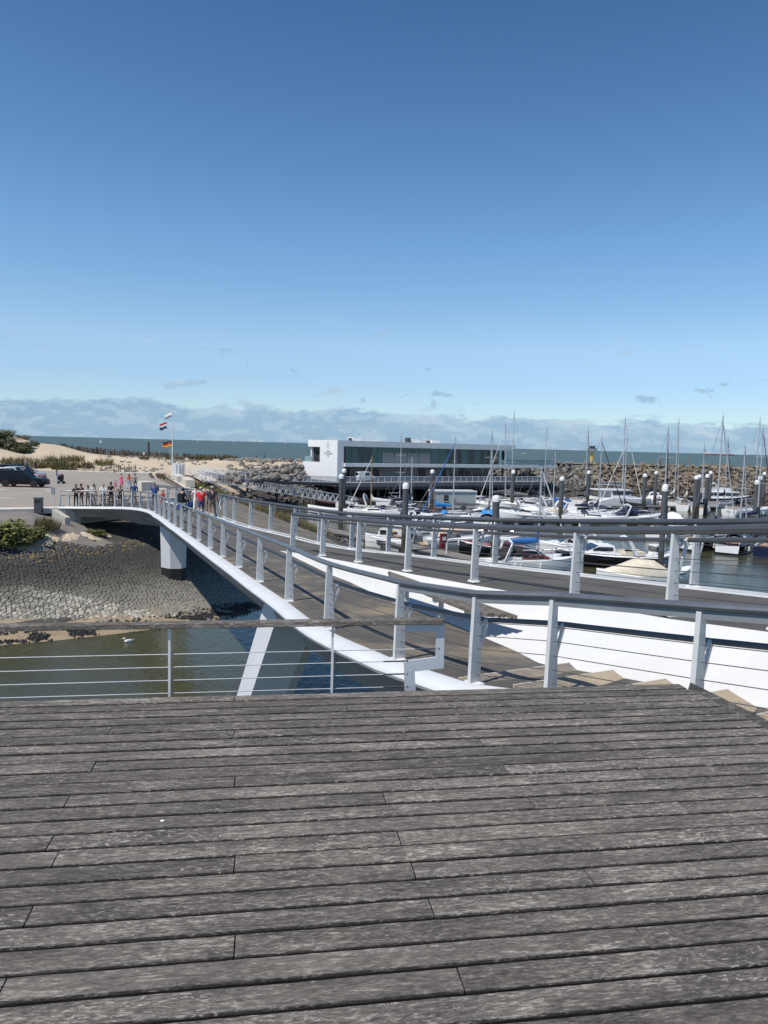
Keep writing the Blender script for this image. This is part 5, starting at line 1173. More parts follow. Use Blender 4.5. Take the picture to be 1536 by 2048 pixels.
# ------------------------------------------------------------------ harbour building
BA = Vector((-9.0, 136.0, 0)); BE = Vector((.845, .534, 0)).normalized(); BB = Vector((-BE.y, BE.x, 0)); UP = Vector((0, 0, 1))
def bp(t, b, z): return BA + BE * t + BB * b + UP * z
hb = root('harbour_building', (0, 0, 0), label='white two storey harbour building with long glazed upper floor on the quay', cat='building')
m_bwhite = M('render_white', (.80, .80, .785), .7, var=.03, vs=.5); m_bgrey = M('render_grey', (.74, .74, .73), .75, var=.04, vs=.6); m_bpanel = M('panel_grey', (.27, .265, .26), .7, var=.06); m_bdark = M('door_dark', (.03, .025, .027), .4)
m_teal = M('teal_glass', (.030, .100, .095), .09, var=.35, vs=.5, spec=.8); m_frame = M('frame_dark', (.03, .032, .035), .4); m_frame2 = M('frame_green', (.12, .17, .17), .4)
def bbox(name, t0, t1, b0, b1, z0, z1, mat, parent=hb):
    return MB().box(bp((t0 + t1) / 2, (b0 + b1) / 2, (z0 + z1) / 2), (abs(t1 - t0), abs(b1 - b0), abs(z1 - z0)), rz=math.atan2(BE.y, BE.x)).build(name, mat, parent)
QZ = 3.9
def building():
    ew = MB()                                               # end wall, cut round the corner window and balcony
    o = bp(0, 0, 0)
    ew.plate([(0, QZ - 1), (17, QZ - 1), (14.6, 7.25), (7.15, 7.25), (7.15, 10.3), (12.4, 10.3), (12.4, 11.65), (0, 11.65)], o + BE * .2, BB, UP, .4); ew.build('end_wall', m_bwhite, hb)
    bbox('balcony', .4, 4, 7.3, 14.4, 6.95, 7.25, m_bwhite); bbox('roof', .4, 43.2, .9, 12.3, 11.0, 11.55, m_bgrey)
    bbox('roof_fascia', .4, 43.2, 0, .9, 10.55, 11.65, m_bgrey); bbox('roof_fascia_end', 43.2, 44.4, 0, 10, 11.15, 11.6, m_bgrey)
    bbox('frame_pier', .42, 1.35, 0, 1.0, QZ - .2, 10.55, m_bgrey)
    # corner window on the end wall
    w = MB().plate([(7.2, 7.35), (11.4, 7.35), (11.4, 10.2), (7.2, 10.2)], o + BE * .9, BB, UP, .06).build('window', m_glassdark, hb)
    for a, b in (((7.25, 7.3), (7.25, 10.25)), ((11.3, 7.3), (11.3, 10.25)), ((7.2, 10.15), (11.4, 10.15)), ((7.2, 8.5), (11.4, 8.5)), ((7.2, 7.4), (11.4, 7.4))):
        MB().bar(o + BE * .85 + BB * a[0] + UP * a[1], o + BE * .85 + BB * b[0] + UP * b[1], .16, .12).build('frame', m_frame, w)
    g = MB().plate([(11.4, 7.3), (14.4, 7.3), (14.4, 8.35), (11.4, 8.35)], o + BE * .3, BB, UP, .04).build('balcony_glass', m_clear, hb)
    # upper floor glazing
    edges = [1.35, 2.3, 3.6, 5.0, 6.6, 8.0, 9.3, 10.4]
    def pane(a, b, z0, z1, mat, dep=.85):
        w = bbox('window', a, b, dep, dep + .08, z0, z1, mat)
        bbox('frame', b - .05, b + .05, dep - .08, dep + .04, z0, z1, m_frame2, w); bbox('frame', a, b, dep - .08, dep + .04, z1 - .1, z1, m_frame2, w); bbox('frame', a, b, dep - .08, dep + .04, z0, z0 + .1, m_frame2, w)
    for a, b in zip(edges[:-1], edges[1:]): pane(a, b, 7.4, 10.55, m_glassdark if a in (1.35, 5.0, 6.6) else m_teal)
    bbox('wall_panel', 10.4, 21.9, .7, .95, 7.4, 9.55, m_bpanel); 
    for t in (13.3, 16.2, 19.0): bbox('panel_joint', t - .03, t + .03, .66, .7, 7.4, 9.55, m_bdark)
    for a, b in ((10.4, 12.8), (12.8, 14.5), (14.5, 15.6), (15.6, 17.8), (17.8, 19.0), (19.0, 21.9)): pane(a, b, 9.55, 10.55, m_teal)
    e2 = [21.9, 24.3, 26.4, 28.2, 30.0, 31.8, 33.5, 35.2, 36.8, 38.4, 40.2]
    for k, (a, b) in enumerate(zip(e2[:-1], e2[1:])): pane(a, b, 7.4, 10.55, m_teal if k in (0, 1, 4, 6) else m_glassdark)
    bbox('side_wall', 40.2, 40.5, .85, 10, 7.4, 10.9, m_bpanel); bbox('back_wall', .4, 40.5, 11.5, 12, QZ - 1, 11.0, m_bgrey); bbox('inner_floor', .4, 40.3, 1.2, 11.5, 7.2, 7.38, m_bpanel)
    for t in (6, 13, 20, 27, 34): bbox('inner_wall', t, t + .2, 3, 11.5, 7.4, 10.9, m_bpanel)
    # terrace slab
    bbox('terrace_slab', 1.4, 56, -.55, .8, 6.75, 7.4, m_bgrey); bbox('terrace_floor', 38, 56, .8, 9, 6.9, 7.3, m_bgrey)
    for k in range(8): bbox('terrace_glass', 41 + k * 1.87, 42.8 + k * 1.87, -.45, -.40, 7.4, 8.5, m_clear)
    bbox('terrace_rail', 41, 56, -.47, -.39, 8.5, 8.55, m_frame2)
    # ground floor
    bbox('ground_wall', 1.4, 33, 2.6, 2.9, QZ, 6.75, m_bpanel)
    for t in (3.2, 9.0, 10.0, 20.3, 21.2, 26.5): d = bbox('door', t, t + .95, 2.5, 2.62, QZ, 6.3, m_bdark); bbox('door_frame', t - .06, t, 2.46, 2.6, QZ, 6.4, m_frame2, d)
    for k in range(6): w = bbox('window', 28.5 + k * 1.9, 30.3 + k * 1.9, 2.45, 2.55, QZ + .2, 6.6, m_glassdark); bbox('frame', 30.25 + k * 1.9, 30.4 + k * 1.9, 2.4, 2.6, QZ, 6.75, m_frame2, w)
    for t in (41, 45, 49, 53): bbox('column', t, t + .3, .2, .5, -1, 6.75, m_frame)
    # roof plant
    bbox('roof_unit', 5.5, 7.6, 4, 6, 11.55, 12.35, m_bwhite); bbox('roof_unit', 8, 12.5, 5, 6.2, 11.55, 12.1, m_bgrey); bbox('roof_vent', 4.8, 5.3, 4, 4.6, 11.55, 12.2, m_dark)
    bbox('roof_unit', 19.5, 21.6, 4, 6, 11.55, 12.3, m_bwhite); bbox('roof_unit', 21.9, 24.2, 4.5, 6.5, 11.55, 12.2, m_bgrey); bbox('roof_unit', 24.6, 26.6, 4, 6, 11.55, 12.3, m_bwhite); bbox('roof_vent', 18.4, 19.2, 4, 5, 11.55, 12.6, m_dark); bbox('roof_vent', 23.5, 24.0, 3.8, 4.4, 11.55, 12.2, m_dark)
    # lettering on the end wall, too small to read in the photograph: bands of letter strokes and the drop emblem above
    rg = random.Random(2); lt = M('letter_grey', (.30, .30, .31), .6); rd = M('letter_red', (.30, .08, .07), .6)
    def glyph(b, z, w, h, mat):
        k = rg.randrange(4); st = MB(); s = .06
        pr = {0: [(0, 0, s, h), (w - s, 0, s, h), (0, h / 2, w, s)], 1: [(0, 0, s, h), (0, 0, w, s), (0, h - s, w, s)], 2: [(0, 0, s, h), (0, h - s, w, s), (w - s, h / 2, s, h / 2), (0, h / 2, w, s)], 3: [(0, 0, s, h), (w - s, 0, s, h), (0, 0, w, s), (0, h - s, w, s)]}[k]
        for x, y, ww, hh in pr: st.plate([(-x, y), (-x - ww, y), (-x - ww, y + hh), (-x, y + hh)], o + BB * b + UP * z + BE * -.012, BB, UP, .03)
        st.build('sign_letter', mat, hb)
    for n, z, h, w in ((7, 9.42, .16, .16), (7, 8.86, .40, .36), (4, 8.52, .18, .18)):
        tot = n * w * 1.3
        for q in range(n): glyph(3.6 + tot / 2 - q * w * 1.3, z, w, h, lt)
    for b, z0, z1, m in ((4.0, 10.45, 11.3, lt), (3.55, 10.1, 11.5, lt), (4.1, 10.2, 10.6, rd), (3.6, 9.85, 10.3, lt)):
        MB().plate([(b, z0), (b + .09, z0 + .1), (b + .12, (z0 + z1) / 2), (b + .05, z1), (b - .02, (z0 + z1) / 2)], o + BE * -.012, BB, UP, .03).build('emblem', m, hb)
def clear_mat():
    m = bpy.data.materials.new('balustrade_glass'); m.use_nodes = True; nt = m.node_tree; N, Lk = nt.nodes, nt.links; b = N['Principled BSDF']; b.inputs['Base Color'].default_value = (.30, .48, .47, 1); b.inputs['Roughness'].default_value = .08
    t = N.new('ShaderNodeBsdfTransparent'); mx = N.new('ShaderNodeMixShader'); mx.inputs[0].default_value = .55; Lk.new(t.outputs[0], mx.inputs[1]); Lk.new(b.outputs[0], mx.inputs[2]); Lk.new(mx.outputs[0], N['Material Output'].inputs[0]); return m
m_clear = clear_mat()
building()
# planting, parasol and people on the terrace
for k in range(7):
    p = bp(43.5 + k * 1.7, .4, 7.4); rt = root('planter', p, 0, f'{HP[k]} dark planter box from the left on the terrace', 'planter', 'planters on the terrace'); MB().box((0, 0, .3), (1.3, .5, .6), rz=math.atan2(BE.y, BE.x)).build('box', m_frame, rt); o = link_copy(SHR[2 + k % 3], rt); o.name = 'plants'; o.scale = (.6, .5, .5); o.location = (0, 0, .5)
p = bp(42.6, 2, 7.4); rt = root('parasol', p, 0, 'closed black parasol on the terrace', 'parasol'); MB().tube([(0, 0, 0), (0, 0, 3.2)], .04, 6).build('pole', m_frame, rt); MB().lathe([(.1, .9), (.28, 1.2), (.36, 2.0), (.3, 2.8), (.05, 3.3)], n=10).build('canopy', m_black, rt, smooth=True); MB().box((0, 0, .08), (.8, .8, .16)).build('base', m_dark, rt)
person(bp(38.9, .2, 7.4), R(100), 1.75, 'red', 'black', SKIN, 'dark', 'person with red top on the terrace beside the glazing')
# quay deck with piles and mesh railing
m_quay = M('quay_concrete', (.16, .155, .15), .85, var=.1, vs=.4); m_mesh = bpy.data.materials.new('railing_mesh'); m_mesh.use_nodes = True
def mesh_mat():
    nt = m_mesh.node_tree; N, Lk = nt.nodes, nt.links; b = N['Principled BSDF']; b.inputs['Base Color'].default_value = (.55, .57, .58, 1); b.inputs['Roughness'].default_value = .5
    t = N.new('ShaderNodeBsdfTransparent'); mx = N.new('ShaderNodeMixShader'); mx.inputs[0].default_value = .5; Lk.new(t.outputs[0], mx.inputs[1]); Lk.new(b.outputs[0], mx.inputs[2]); Lk.new(mx.outputs[0], N['Material Output'].inputs[0])
mesh_mat()
qd = root('quay_deck', (0, 0, 0), label='dark concrete quay deck on piles in front of the harbour building', cat='quay')
bbox('deck_slab', -1.0, 50.5, -4.2, 12, QZ - .75, QZ, m_quay, qd); bbox('deck_beam', -1.0, 50.5, -4.0, -3.5, QZ - 1.3, QZ - .75, m_dark, qd)
for t in range(1, 50, 6):
    for b in (-3.4, 2, 7.5): MB().tube([bp(t, b, -2), bp(t, b, QZ - .75)], .3, 10).build('pile', m_dark, qd)
WPATH = [W(408, 946, 5.35), W(482, 957.5, 4.75), W(560, 962, 4.3)] + [bp(-1, -4.1, QZ)]
for k, a in enumerate((WPATH,)):
    q = crom(a, 8); N_ = normals_left(q); wk = root('access_walkway', (0, 0, 0), label='slender grey walkway leading from the car park to the harbour building', cat='walkway')
    MB().loft(sweep(q, N_, [(0, 0), (2.4, 0), (2.2, -.55), (.2, -.55)])).build('deck_slab', m_quay, wk)
    for j in (10, 16, 22): MB().tube([q[j] + N_[j] * 1.2 - UP * .5, q[j] + N_[j] * 1.2 - UP * 6], .22, 8).build('pile', m_dark, wk)
def mesh_rail(P, label, step=1.5, h=1.12):
    n = max(2, int(plen(P) / step)); P = resample(P, n + 1); rt = root('mesh_railing', (0, 0, 0), label=label, cat='railing', group='white railings of the quay')
    MB().tube([p + UP * h for p in P], .045, 6).build('top_rail', m_white, rt); MB().tube([p + UP * .08 for p in P], .035, 6).build('bottom_rail', m_white, rt)
    for p in P: MB().box(p + UP * h / 2, (.08, .08, h)).build('post', m_white, rt)
    for a, b in zip(P[:-1], P[1:]): MB().add([a + UP * .1, b + UP * .1, b + UP * (h - .05), a + UP * (h - .05)], [(0, 1, 2, 3)]).build('mesh_panel', m_mesh, rt)
mesh_rail(WPATH[:-1] + [bp(-1, -4.1, QZ)], 'white mesh railing along the walkway left of the building'); mesh_rail([bp(-1, -4.1, QZ), bp(25, -4.1, QZ), bp(25.01, -4.1, QZ), bp(50.4, -4.1, QZ)], 'white mesh railing along the front of the quay deck')
def van():
    p = bp(5.6, -.6, QZ); rt = root('parked_van', p, math.atan2(BE.y, BE.x), 'small white van parked on the quay before the building', 'van')
    MB().loft([[(x, -y, .35), (x, -y, z), (x, y, z), (x, y, .35)] for x, y, z in ((-1.6, .8, 1.9), (.6, .82, 1.95), (1.0, .8, 1.9), (1.5, .78, 1.15), (2.1, .72, 1.0))]).build('body', m_bwhite, rt)
    MB().box((1.15, 0, 1.55), (.5, 1.45, .5)).build('windscreen', m_glassdark, rt); MB().box((.2, -.83, 1.5), (.9, .03, .5)).build('window', m_glassdark, rt); MB().box((-1.61, 0, 1.5), (.03, 1.1, .5)).build('window', m_glassdark, rt)
    for x in (-1.0, 1.4):
        for y in (-.74, .74): MB().tube([(x, y - .1, .32), (x, y + .1, .32)], .32, 12).build('wheel', m_tyre, rt)
van()
# white lattice gangway down to the pontoons
def gangway():
    rt = root('lattice_gangway', (0, 0, 0), label='long white lattice gangway sloping down from the car park to the pontoons', cat='gangway')
    a, b = W(409, 961.5, 5.0), W(713, 1010.5, 0.95); d = b - a; L = d.length; sd = Vector((-d.y, d.x, 0)).normalized() * 1.9; n = 26; h = 1.28
    for s in (0, 1):
        o = sd * s
        MB().bar(a + o, b + o, .16).build('bottom_chord', m_white, rt); MB().bar(a + o + UP * h, b + o + UP * h, .13).build('top_chord', m_white, rt)
        for k in range(n):
            p, q = a + d * (k / n) + o, a + d * ((k + 1) / n) + o; m = (p + q) / 2
            MB().bar(p, m + UP * h, .085).build('lattice_bar', m_white, rt); MB().bar(m + UP * h, q, .085).build('lattice_bar', m_white, rt)
        for e in (a, b): MB().bar(e + o, e + o + UP * h, .13).build('end_post', m_white, rt)
    MB().loft([[a + UP * .05, a + sd + UP * .05, b + sd + UP * .05, b + UP * .05], [a - UP * .05, a + sd - UP * .05, b + sd - UP * .05, b - UP * .05]]).build('walking_deck', m_dark, rt)
    # landing stage with railings from the flagpole
    c = W(372, 944, 5.45); q = [c, W(392, 953, 5.3), a]
    MB().loft(sweep(crom(q, 4), normals_left(crom(q, 4)), [(0, 0), (2.0, 0), (2.0, -.25), (0, -.25)])).build('landing', m_conc, rt)
    for s in (0, 1.9):
        Q = [p_ + n_ * s for p_, n_ in zip(resample(q, 10), normals_left(resample(q, 10)))]
        for hh in (.35, .7, 1.1): MB().tube([p_ + UP * hh for p_ in Q], .035, 5).build('landing_rail', m_white, rt)
        for p_ in Q: MB().bar(p_, p_ + UP * 1.15, .06).build('landing_post', m_white, rt)
    for px in (357, 363, 367): p = W(px, 955, 5.4); MB().box(p + UP * 1.05, (.32, .32, 2.1)).build('gate_post', m_white, rt)
gangway()
# ------------------------------------------------------------------ things out on the sea wall and the sea
def tower():
    p = WD(1183, 929, 182); k = p.y / FPX; rt = root('beacon_tower', p, 0, 'yellow harbour beacon tower with dark lantern platform on the breakwater', 'tower'); y = M('beacon_yellow', (.62, .43, .07), .5, var=.05)
    MB().lathe([(4.2 * k, -1), (4.0 * k, 0), (3.8 * k, 14 * k), (4.2 * k, 18 * k), (2.2 * k, 22 * k), (2.2 * k, 27 * k)], n=12).build('column', y, rt, smooth=True)
    MB().box((0, 0, 27.5 * k), (16 * k, 16 * k, .5 * k)).build('platform', m_frame, rt); MB().box((0, 0, 33 * k), (9 * k, 9 * k, 6 * k)).build('lantern_room', M('beacon_grey', (.14, .13, .12), .6), rt)
    for j in range(12): a = j * math.pi / 6; MB().box((8 * k * max(-1, min(1, 1.35 * math.cos(a))), 8 * k * max(-1, min(1, 1.35 * math.sin(a))), 30 * k), (.8 * k, .8 * k, 5 * k)).build('rail_post', m_frame, rt)
    MB().box((0, 0, 36.3 * k), (11 * k, 11 * k, .7 * k)).build('roof', m_frame, rt)
    for x, h in ((-4, 46), (3.2, 40)): MB().tube([(x * k, 0, 36 * k), (x * k, 0, h * k)], .25 * k, 5).build('aerial', m_white, rt)
tower()
def far(px, py, Y): p = WD(px, py, Y); p.z = 0.0; return p
def ship():
    p = far(1438, 908, 5200); k = p.y / FPX; rt = root('cargo_ship', p, R(-4), 'long red tanker with white bridge house out at sea', 'ship')
    hull = M('ship_red', (.24, .035, .03), .6); L = 58 * k
    MB().loft([[(x * L, -w, -1), (x * L, -w, z), (x * L, w, z), (x * L, w, -1)] for x, w, z in ((-.5, 8, 5.2 * k * .5), (-.3, 11, 2.2 * k), (.3, 11, 2.0 * k), (.46, 8, 2.6 * k), (.5, 1, 3.0 * k))]).build('hull', hull, rt)
    for x, w, z0, z1 in ((-.42, .10, 2.2, 5.5), (-.40, .07, 5.5, 8.0), (-.34, .05, 2.2, 4.6)): MB().box((x * L, 0, (z0 + z1) / 2 * k), (w * L, 16, (z1 - z0) * k)).build('bridge_house', m_white, rt)
    MB().box((-.45 * L, 0, 8.4 * k), (.04 * L, 6, 2 * k)).build('funnel', M('funnel_blue', (.03, .06, .16), .6), rt)
    for x in (-.2, 0, .2): MB().tube([(x * L, 0, 2 * k), (x * L, 0, 4.6 * k)], 1.2, 5).build('deck_mast', m_white, rt)
ship()
def sail_far(px, py, hpx, Y, label):
    p = far(px, py, Y); k = p.y / FPX; h = hpx * k; rt = root('distant_sailboat', p, R(-20), label, 'sailboat', 'sailing boats far out at sea')
    MB().loft([[(x, -w, 0), (x, -w * 1.2, .09 * h), (x, w * 1.2, .09 * h), (x, w, 0)] for x, w in ((-.25 * h, .07 * h), (.1 * h, .08 * h), (.3 * h, .01 * h))]).build('hull', m_white, rt)
    MB().plate([(0, .12 * h), (-.28 * h, .14 * h), (-.02 * h, h)], (0, 0, 0), (1, 0, 0), UP, .02 * h).build('mainsail', m_white, rt); MB().plate([(.04 * h, .1 * h), (.28 * h, .1 * h), (.03 * h, .82 * h)], (0, .02 * h, 0), (1, 0, 0), UP, .015 * h).build('jib', m_white, rt)
sail_far(201, 884, 8, 1500, 'small white sail on the sea above the left palisade')
for k, (px, lab) in enumerate(((395, 'tiny white sail on the horizon right of the flagpole'), (428, 'tiny white sail on the horizon above the left cyclists'), (466, 'brightest tiny sail on the horizon between flagpole and building'), (521, 'tiny white sail on the horizon above the lone walkers'), (570, 'tiny white sail on the horizon left of the white building'))):
    hx = 871 + (px - 44) * .0263; sail_far(px, hx + 1.2, 3.2, 7000, lab)
def motor_far():
    p = far(1048, 907, 1500); k = p.y / FPX; rt = root('distant_motorboat', p, R(10), 'small white motorboat crossing behind the terrace', 'motorboat'); MB().loft([[(x * k, -1, 0), (x * k, -1.4, z * k), (x * k, 1.4, z * k), (x * k, 1, 0)] for x, z in ((-4, 1.2), (2, 1.3), (4.5, 1.8))]).build('hull', m_white, rt); MB().box((-.5 * k, 0, 1.9 * k), (3 * k, 2, 1.4 * k)).build('cabin', m_white, rt)
motor_far()
def turbines():
    rg = random.Random(8); rt0 = None; m = M('turbine_white', (.75, .78, .8), .6); xs = [1062, 1078, 1093, 1106, 1121, 1134, 1147, 1214, 1225, 1259, 1272, 1283, 1297, 1316, 1364, 1381, 1455, 1468, 1483, 1494, 1522]
    for n, px in enumerate(xs):
        hx = 871 + (px - 44) * .0263; Y = 16000; p = WD(px, hx, Y); p.z = 0; k = Y / FPX; h = rg.uniform(6, 8.5) * k
        rt = root('wind_turbine', p, 0, 'tiny white wind turbine on the sea horizon behind the breakwater', 'wind turbine', 'wind turbines on the horizon'); MB().tube([(0, 0, 0), (0, 0, h)], [.35 * k, .2 * k], 5).build('tower', m, rt); a0 = rg.random() * 2
        for b in range(3): a = a0 + b * 2.094; MB().bar((0, -20, h), (math.cos(a) * h * .55, -20, h + math.sin(a) * h * .55), .22 * k, .1 * k).build('blade', m, rt)
turbines()
def gull():
    p = W(257, 1284.5, 0); rt = root('gull', p, R(200), 'white gull floating near the muddy shore', 'gull')
    b = MB(); b.ball((0, 0, .07), (.24, .10, .10), 10); b.build('body', m_white, rt, smooth=True); b = MB(); b.ball((.22, 0, .22), (.075, .06, .06), 8); b.tube([(.15, 0, .12), (.21, 0, .2)], .045, 6); b.build('head', m_white, rt, smooth=True)
    b = MB(); b.tube([(.28, 0, .21), (.37, 0, .19)], [.02, .005], 5); b.build('beak', M('beak', (.5, .3, .03)), rt); b = MB(); b.plate([(.1, .1), (-.3, .14), (-.12, .04)], (0, -.09, .02), (1, 0, 0), UP, .02); b.plate([(.1, .1), (-.3, .14), (-.12, .04)], (0, .09, .02), (1, 0, 0), UP, .02); b.build('wings', M('gull_grey', (.4, .42, .45)), rt)
gull()
person(Vector((WD(1321, 927, 178).x, 178, 7.65)), R(90), 1.75, 'black', 'black', SKIN, 'dark', 'lone person in black on the breakwater crest', pose='walk')
# ------------------------------------------------------------------ marina: mooring piles and pontoons
m_pile = M('pile_grey', (.098, .099, .103), .5, var=.12, vs=1.2, stretch=(1, 1, .2)); m_pilewet = M('pile_algae', (.045, .042, .03), .7, var=.4, vs=2)
def mooring_pile(px, py_cap, zt, Y, dia, label):
    p = WD(px, py_cap, Y); p.z = 0; rt = root('mooring_pile', p, 0, label, 'pile', 'white capped mooring piles in the marina'); r = dia * .45
    MB().tube([(0, 0, 2.4), (0, 0, zt - .45)], r, 16).build('shaft', m_pile, rt, smooth=True); MB().tube([(0, 0, -3), (0, 0, 2.4)], r * 1.005, 16).build('tidal_zone', m_pilewet, rt, smooth=True)
    MB().lathe([(r * 1.10, zt - .62), (r * 1.12, zt - .22), (r * .75, zt - .06), (r * .1, zt)], n=16).build('cap', m_white, rt, smooth=True)
for px, cap, Y, dia, lab in ((683, 948, 98, .72, 'front mooring pile beside the lower end of the gangway'), (688.5, 937, 113, .7, 'rear mooring pile beside the lower end of the gangway'), (812, 965, 71, .66, 'mooring pile in front of the dark quay, left of the floating cabin'), (865, 939, 118, .7, 'distant mooring pile left of the floating cabin'), (993, 990, 66, .72, 'nearest thick mooring pile, beside the blue covered boat'), (1027, 940, 127, .7, 'mooring pile at the right end of the quay'), (1124.6, 953, 110, .75, 'mooring pile below the rock wall, left of the beacon tower'), (1178, 941, 136, .7, 'distant mooring pile under the yellow beacon tower'), (1290.5, 947, 128, .75, 'mooring pile at the stern of the catamaran'), (1313, 942, 142, .7, 'distant mooring pile right of the catamaran'), (1331, 968, 63, .54, 'tall mooring pile before the dark water, reaching down to the bridge'), (1393.5, 951, 118, .75, 'front one of two overlapping piles left of the flybridge yacht'), (1399, 949, 126, .75, 'rear one of two overlapping piles left of the flybridge yacht'), (1415.5, 948, 128, .75, 'mooring pile at the stern of the flybridge yacht'), (1422, 942, 146, .75, 'distant pile behind the flybridge yacht'), (1515, 960, 104, .72, 'front mooring pile near the right picture edge'), (1521, 952, 118, .72, 'second mooring pile near the right picture edge'), (1529.5, 944, 150, .7, 'rear mooring pile at the right picture edge')):
    t = WD(px, cap, Y); mooring_pile(px, cap, t.z, Y, dia, lab)
m_pdeck = M('pontoon_planks', (.20, .18, .155), .9, var=.2, vs=1.2, stretch=(.3, 6, 1)); m_float = M('float_white', (.45, .44, .42), .7)
def pontoon(a, b, w, label, z=.62):
    a, b = Vector(a), Vector(b); d = (b - a); L = d.length; d.normalize(); rt = root('pontoon', a, math.atan2(d.y, d.x), label, 'pontoon', 'floating pontoons of the marina')
    n = int(L / 2.0)
    for k in range(n): MB().box(((k + .5) * L / n, 0, z - .03), (L / n - .02, w - .2, .06)).build('deck_board', m_pdeck, rt)
    for s in (-1, 1): MB().box((L / 2, s * (w / 2 - .05), z - .10), (L, .10, .22)).build('edge_beam', m_dark, rt)
    k = .8
    while k < L - 1: MB().box((k, 0, .2), (1.3, w * .92, .62)).build('float', m_float if int(k) % 3 else m_dark, rt); k += 3.1
    return rt
pA, pB = W(590, 1046, .62), W(1010, 1130, .62); pontoon((pA.x, pA.y, 0), (pB.x, pB.y, 0), 2.5, 'grey planked pontoon slanting behind the bridge rail, nearest the shore')
pontoon((-6, 131, 0), (14, 138, 0), 2.0, 'far pontoon under the quay railing, left of the floating cabin'); pontoon((20, 132, 0), (78, 146, 0), 2.2, 'long far pontoon below the rock breakwater'); pontoon((17, 104, 0), (74, 120, 0), 2.4, 'middle pontoon between the rows of yachts'); pontoon((34, 92, 0), (60, 99, 0), 2.2, 'pontoon at the right behind the dark hulled yachts')
p = W(886, 1096, .62); rt = root('service_box', p, R(20), 'dark red service box on the near pontoon', 'box'); MB().box((0, 0, .75), (.62, .5, 1.5)).build('body', M('box_red', (.16, .012, .018), .5), rt); MB().box((0, -.26, 1.0), (.4, .02, .35)).build('label_plate', m_white, rt)
for k, (px, py, lab) in enumerate(((893, 1107, 'short pale bollard beside the red box'), (715, 1088, 'short bollard at the shore side of the near pontoon'))): p = W(px, py, .62); tag(MB().tube([(0, 0, 0), (0, 0, 1.1)], .09, 8).build('bollard', m_postgrey, loc=p), lab, 'bollard')
def cabin():
    p = W(868, 1023, 0.0); rz = R(16); rt = root('floating_cabin', p, rz, 'pale grey floating cabin with white roof edge on the water', 'cabin'); g = M('cabin_grey', (.46, .49, .48), .6, var=.05, stretch=(6, 1, .2))
    L, D, H = 7.6, 2.9, 2.75
    MB().box((L / 2 - .6, D / 2, .25), (L + 1.0, D + .8, .7)).build('float', M('cabin_float', (.10, .07, .06), .8), rt); MB().box((L / 2, D / 2, .6 + H / 2), (L, D, H)).build('walls', g, rt)
    MB().box((L / 2, D / 2, .6 + H + .1), (L + .25, D + .25, .24)).build('roof', m_white, rt); w = MB().box((2.1, -.03, 2.3), (.8, .06, 1.0)).build('window', m_glassdark, rt); MB().box((2.1, -.05, 1.76), (1.0, .08, .08)).build('sill', m_white, w)
    for x in (0, L): MB().box((x, 0, .6 + H / 2), (.12, .12, H)).build('corner_post', m_white, rt)
    for k in range(1, 6): MB().box((k * L / 6, -.015, .6 + H / 2), (.03, .03, H)).build('wall_joint', m_postgrey, rt)
cabin()
# ------------------------------------------------------------------ boats
m_gel = M('gelcoat_white', (.78, .78, .76), .25, var=.04, vs=1); m_alu = M('mast_alloy', (.52, .53, .54), .35, metal=.35, var=.05); m_woodmast = M('mast_varnish', (.33, .24, .13), .4); m_wire = M('rigging_wire', (.28, .28, .29), .4, metal=.5); m_brownmast = M('mast_brown', (.22, .09, .045), .5)
m_teak = M('teak_deck', (.33, .23, .14), .8, var=.2, stretch=(1, 8, 1)); m_hnavy = M('hull_navy', (.010, .014, .045), .2); m_hblack = M('hull_black', (.008, .008, .010), .2); m_hgrey = M('hull_grey', (.30, .32, .34), .3)
def cv(n, c): return M('canvas_' + n, c, .85, var=.12, vs=2, bump=.3, bs=12)
CV = dict(navy=cv('navy', (.012, .016, .05)), blue=cv('blue', (.03, .14, .42)), grey=cv('grey', (.16, .16, .165)), black=cv('black', (.012, .012, .013)), cream=cv('cream', (.62, .55, .43)), white=cv('white', (.72, .71, .69)), peach=cv('peach', (.60, .47, .35)), sky=cv('sky', (.03, .27, .66)), red=cv('red', (.35, .03, .04)), green=cv('green', (.02, .10, .07)))
def hull_loft(st, B, F, keel=.5, mi=0):
    """stations (x, beam factor, freeboard factor, keel factor) from stern to bow"""
    rings = []
    for x, b, f, k in st:
        h = b * B / 2; z = f * F
        rings.append([(x, -h, z), (x, -h * .985, z * .6), (x, -h * .90, z * .12), (x, -h * .72, -.25 * k), (x, 0, -keel * k), (x, h * .72, -.25 * k), (x, h * .90, z * .12), (x, h * .985, z * .6), (x, h, z), (x, h * .55, z + .05), (x, 0, z + .08), (x, -h * .55, z + .05)])
    return MB().loft(rings)
def rotz(v, a): c, s = math.cos(a), math.sin(a); return Vector((v[0] * c - v[1] * s, v[0] * s + v[1] * c, v[2]))
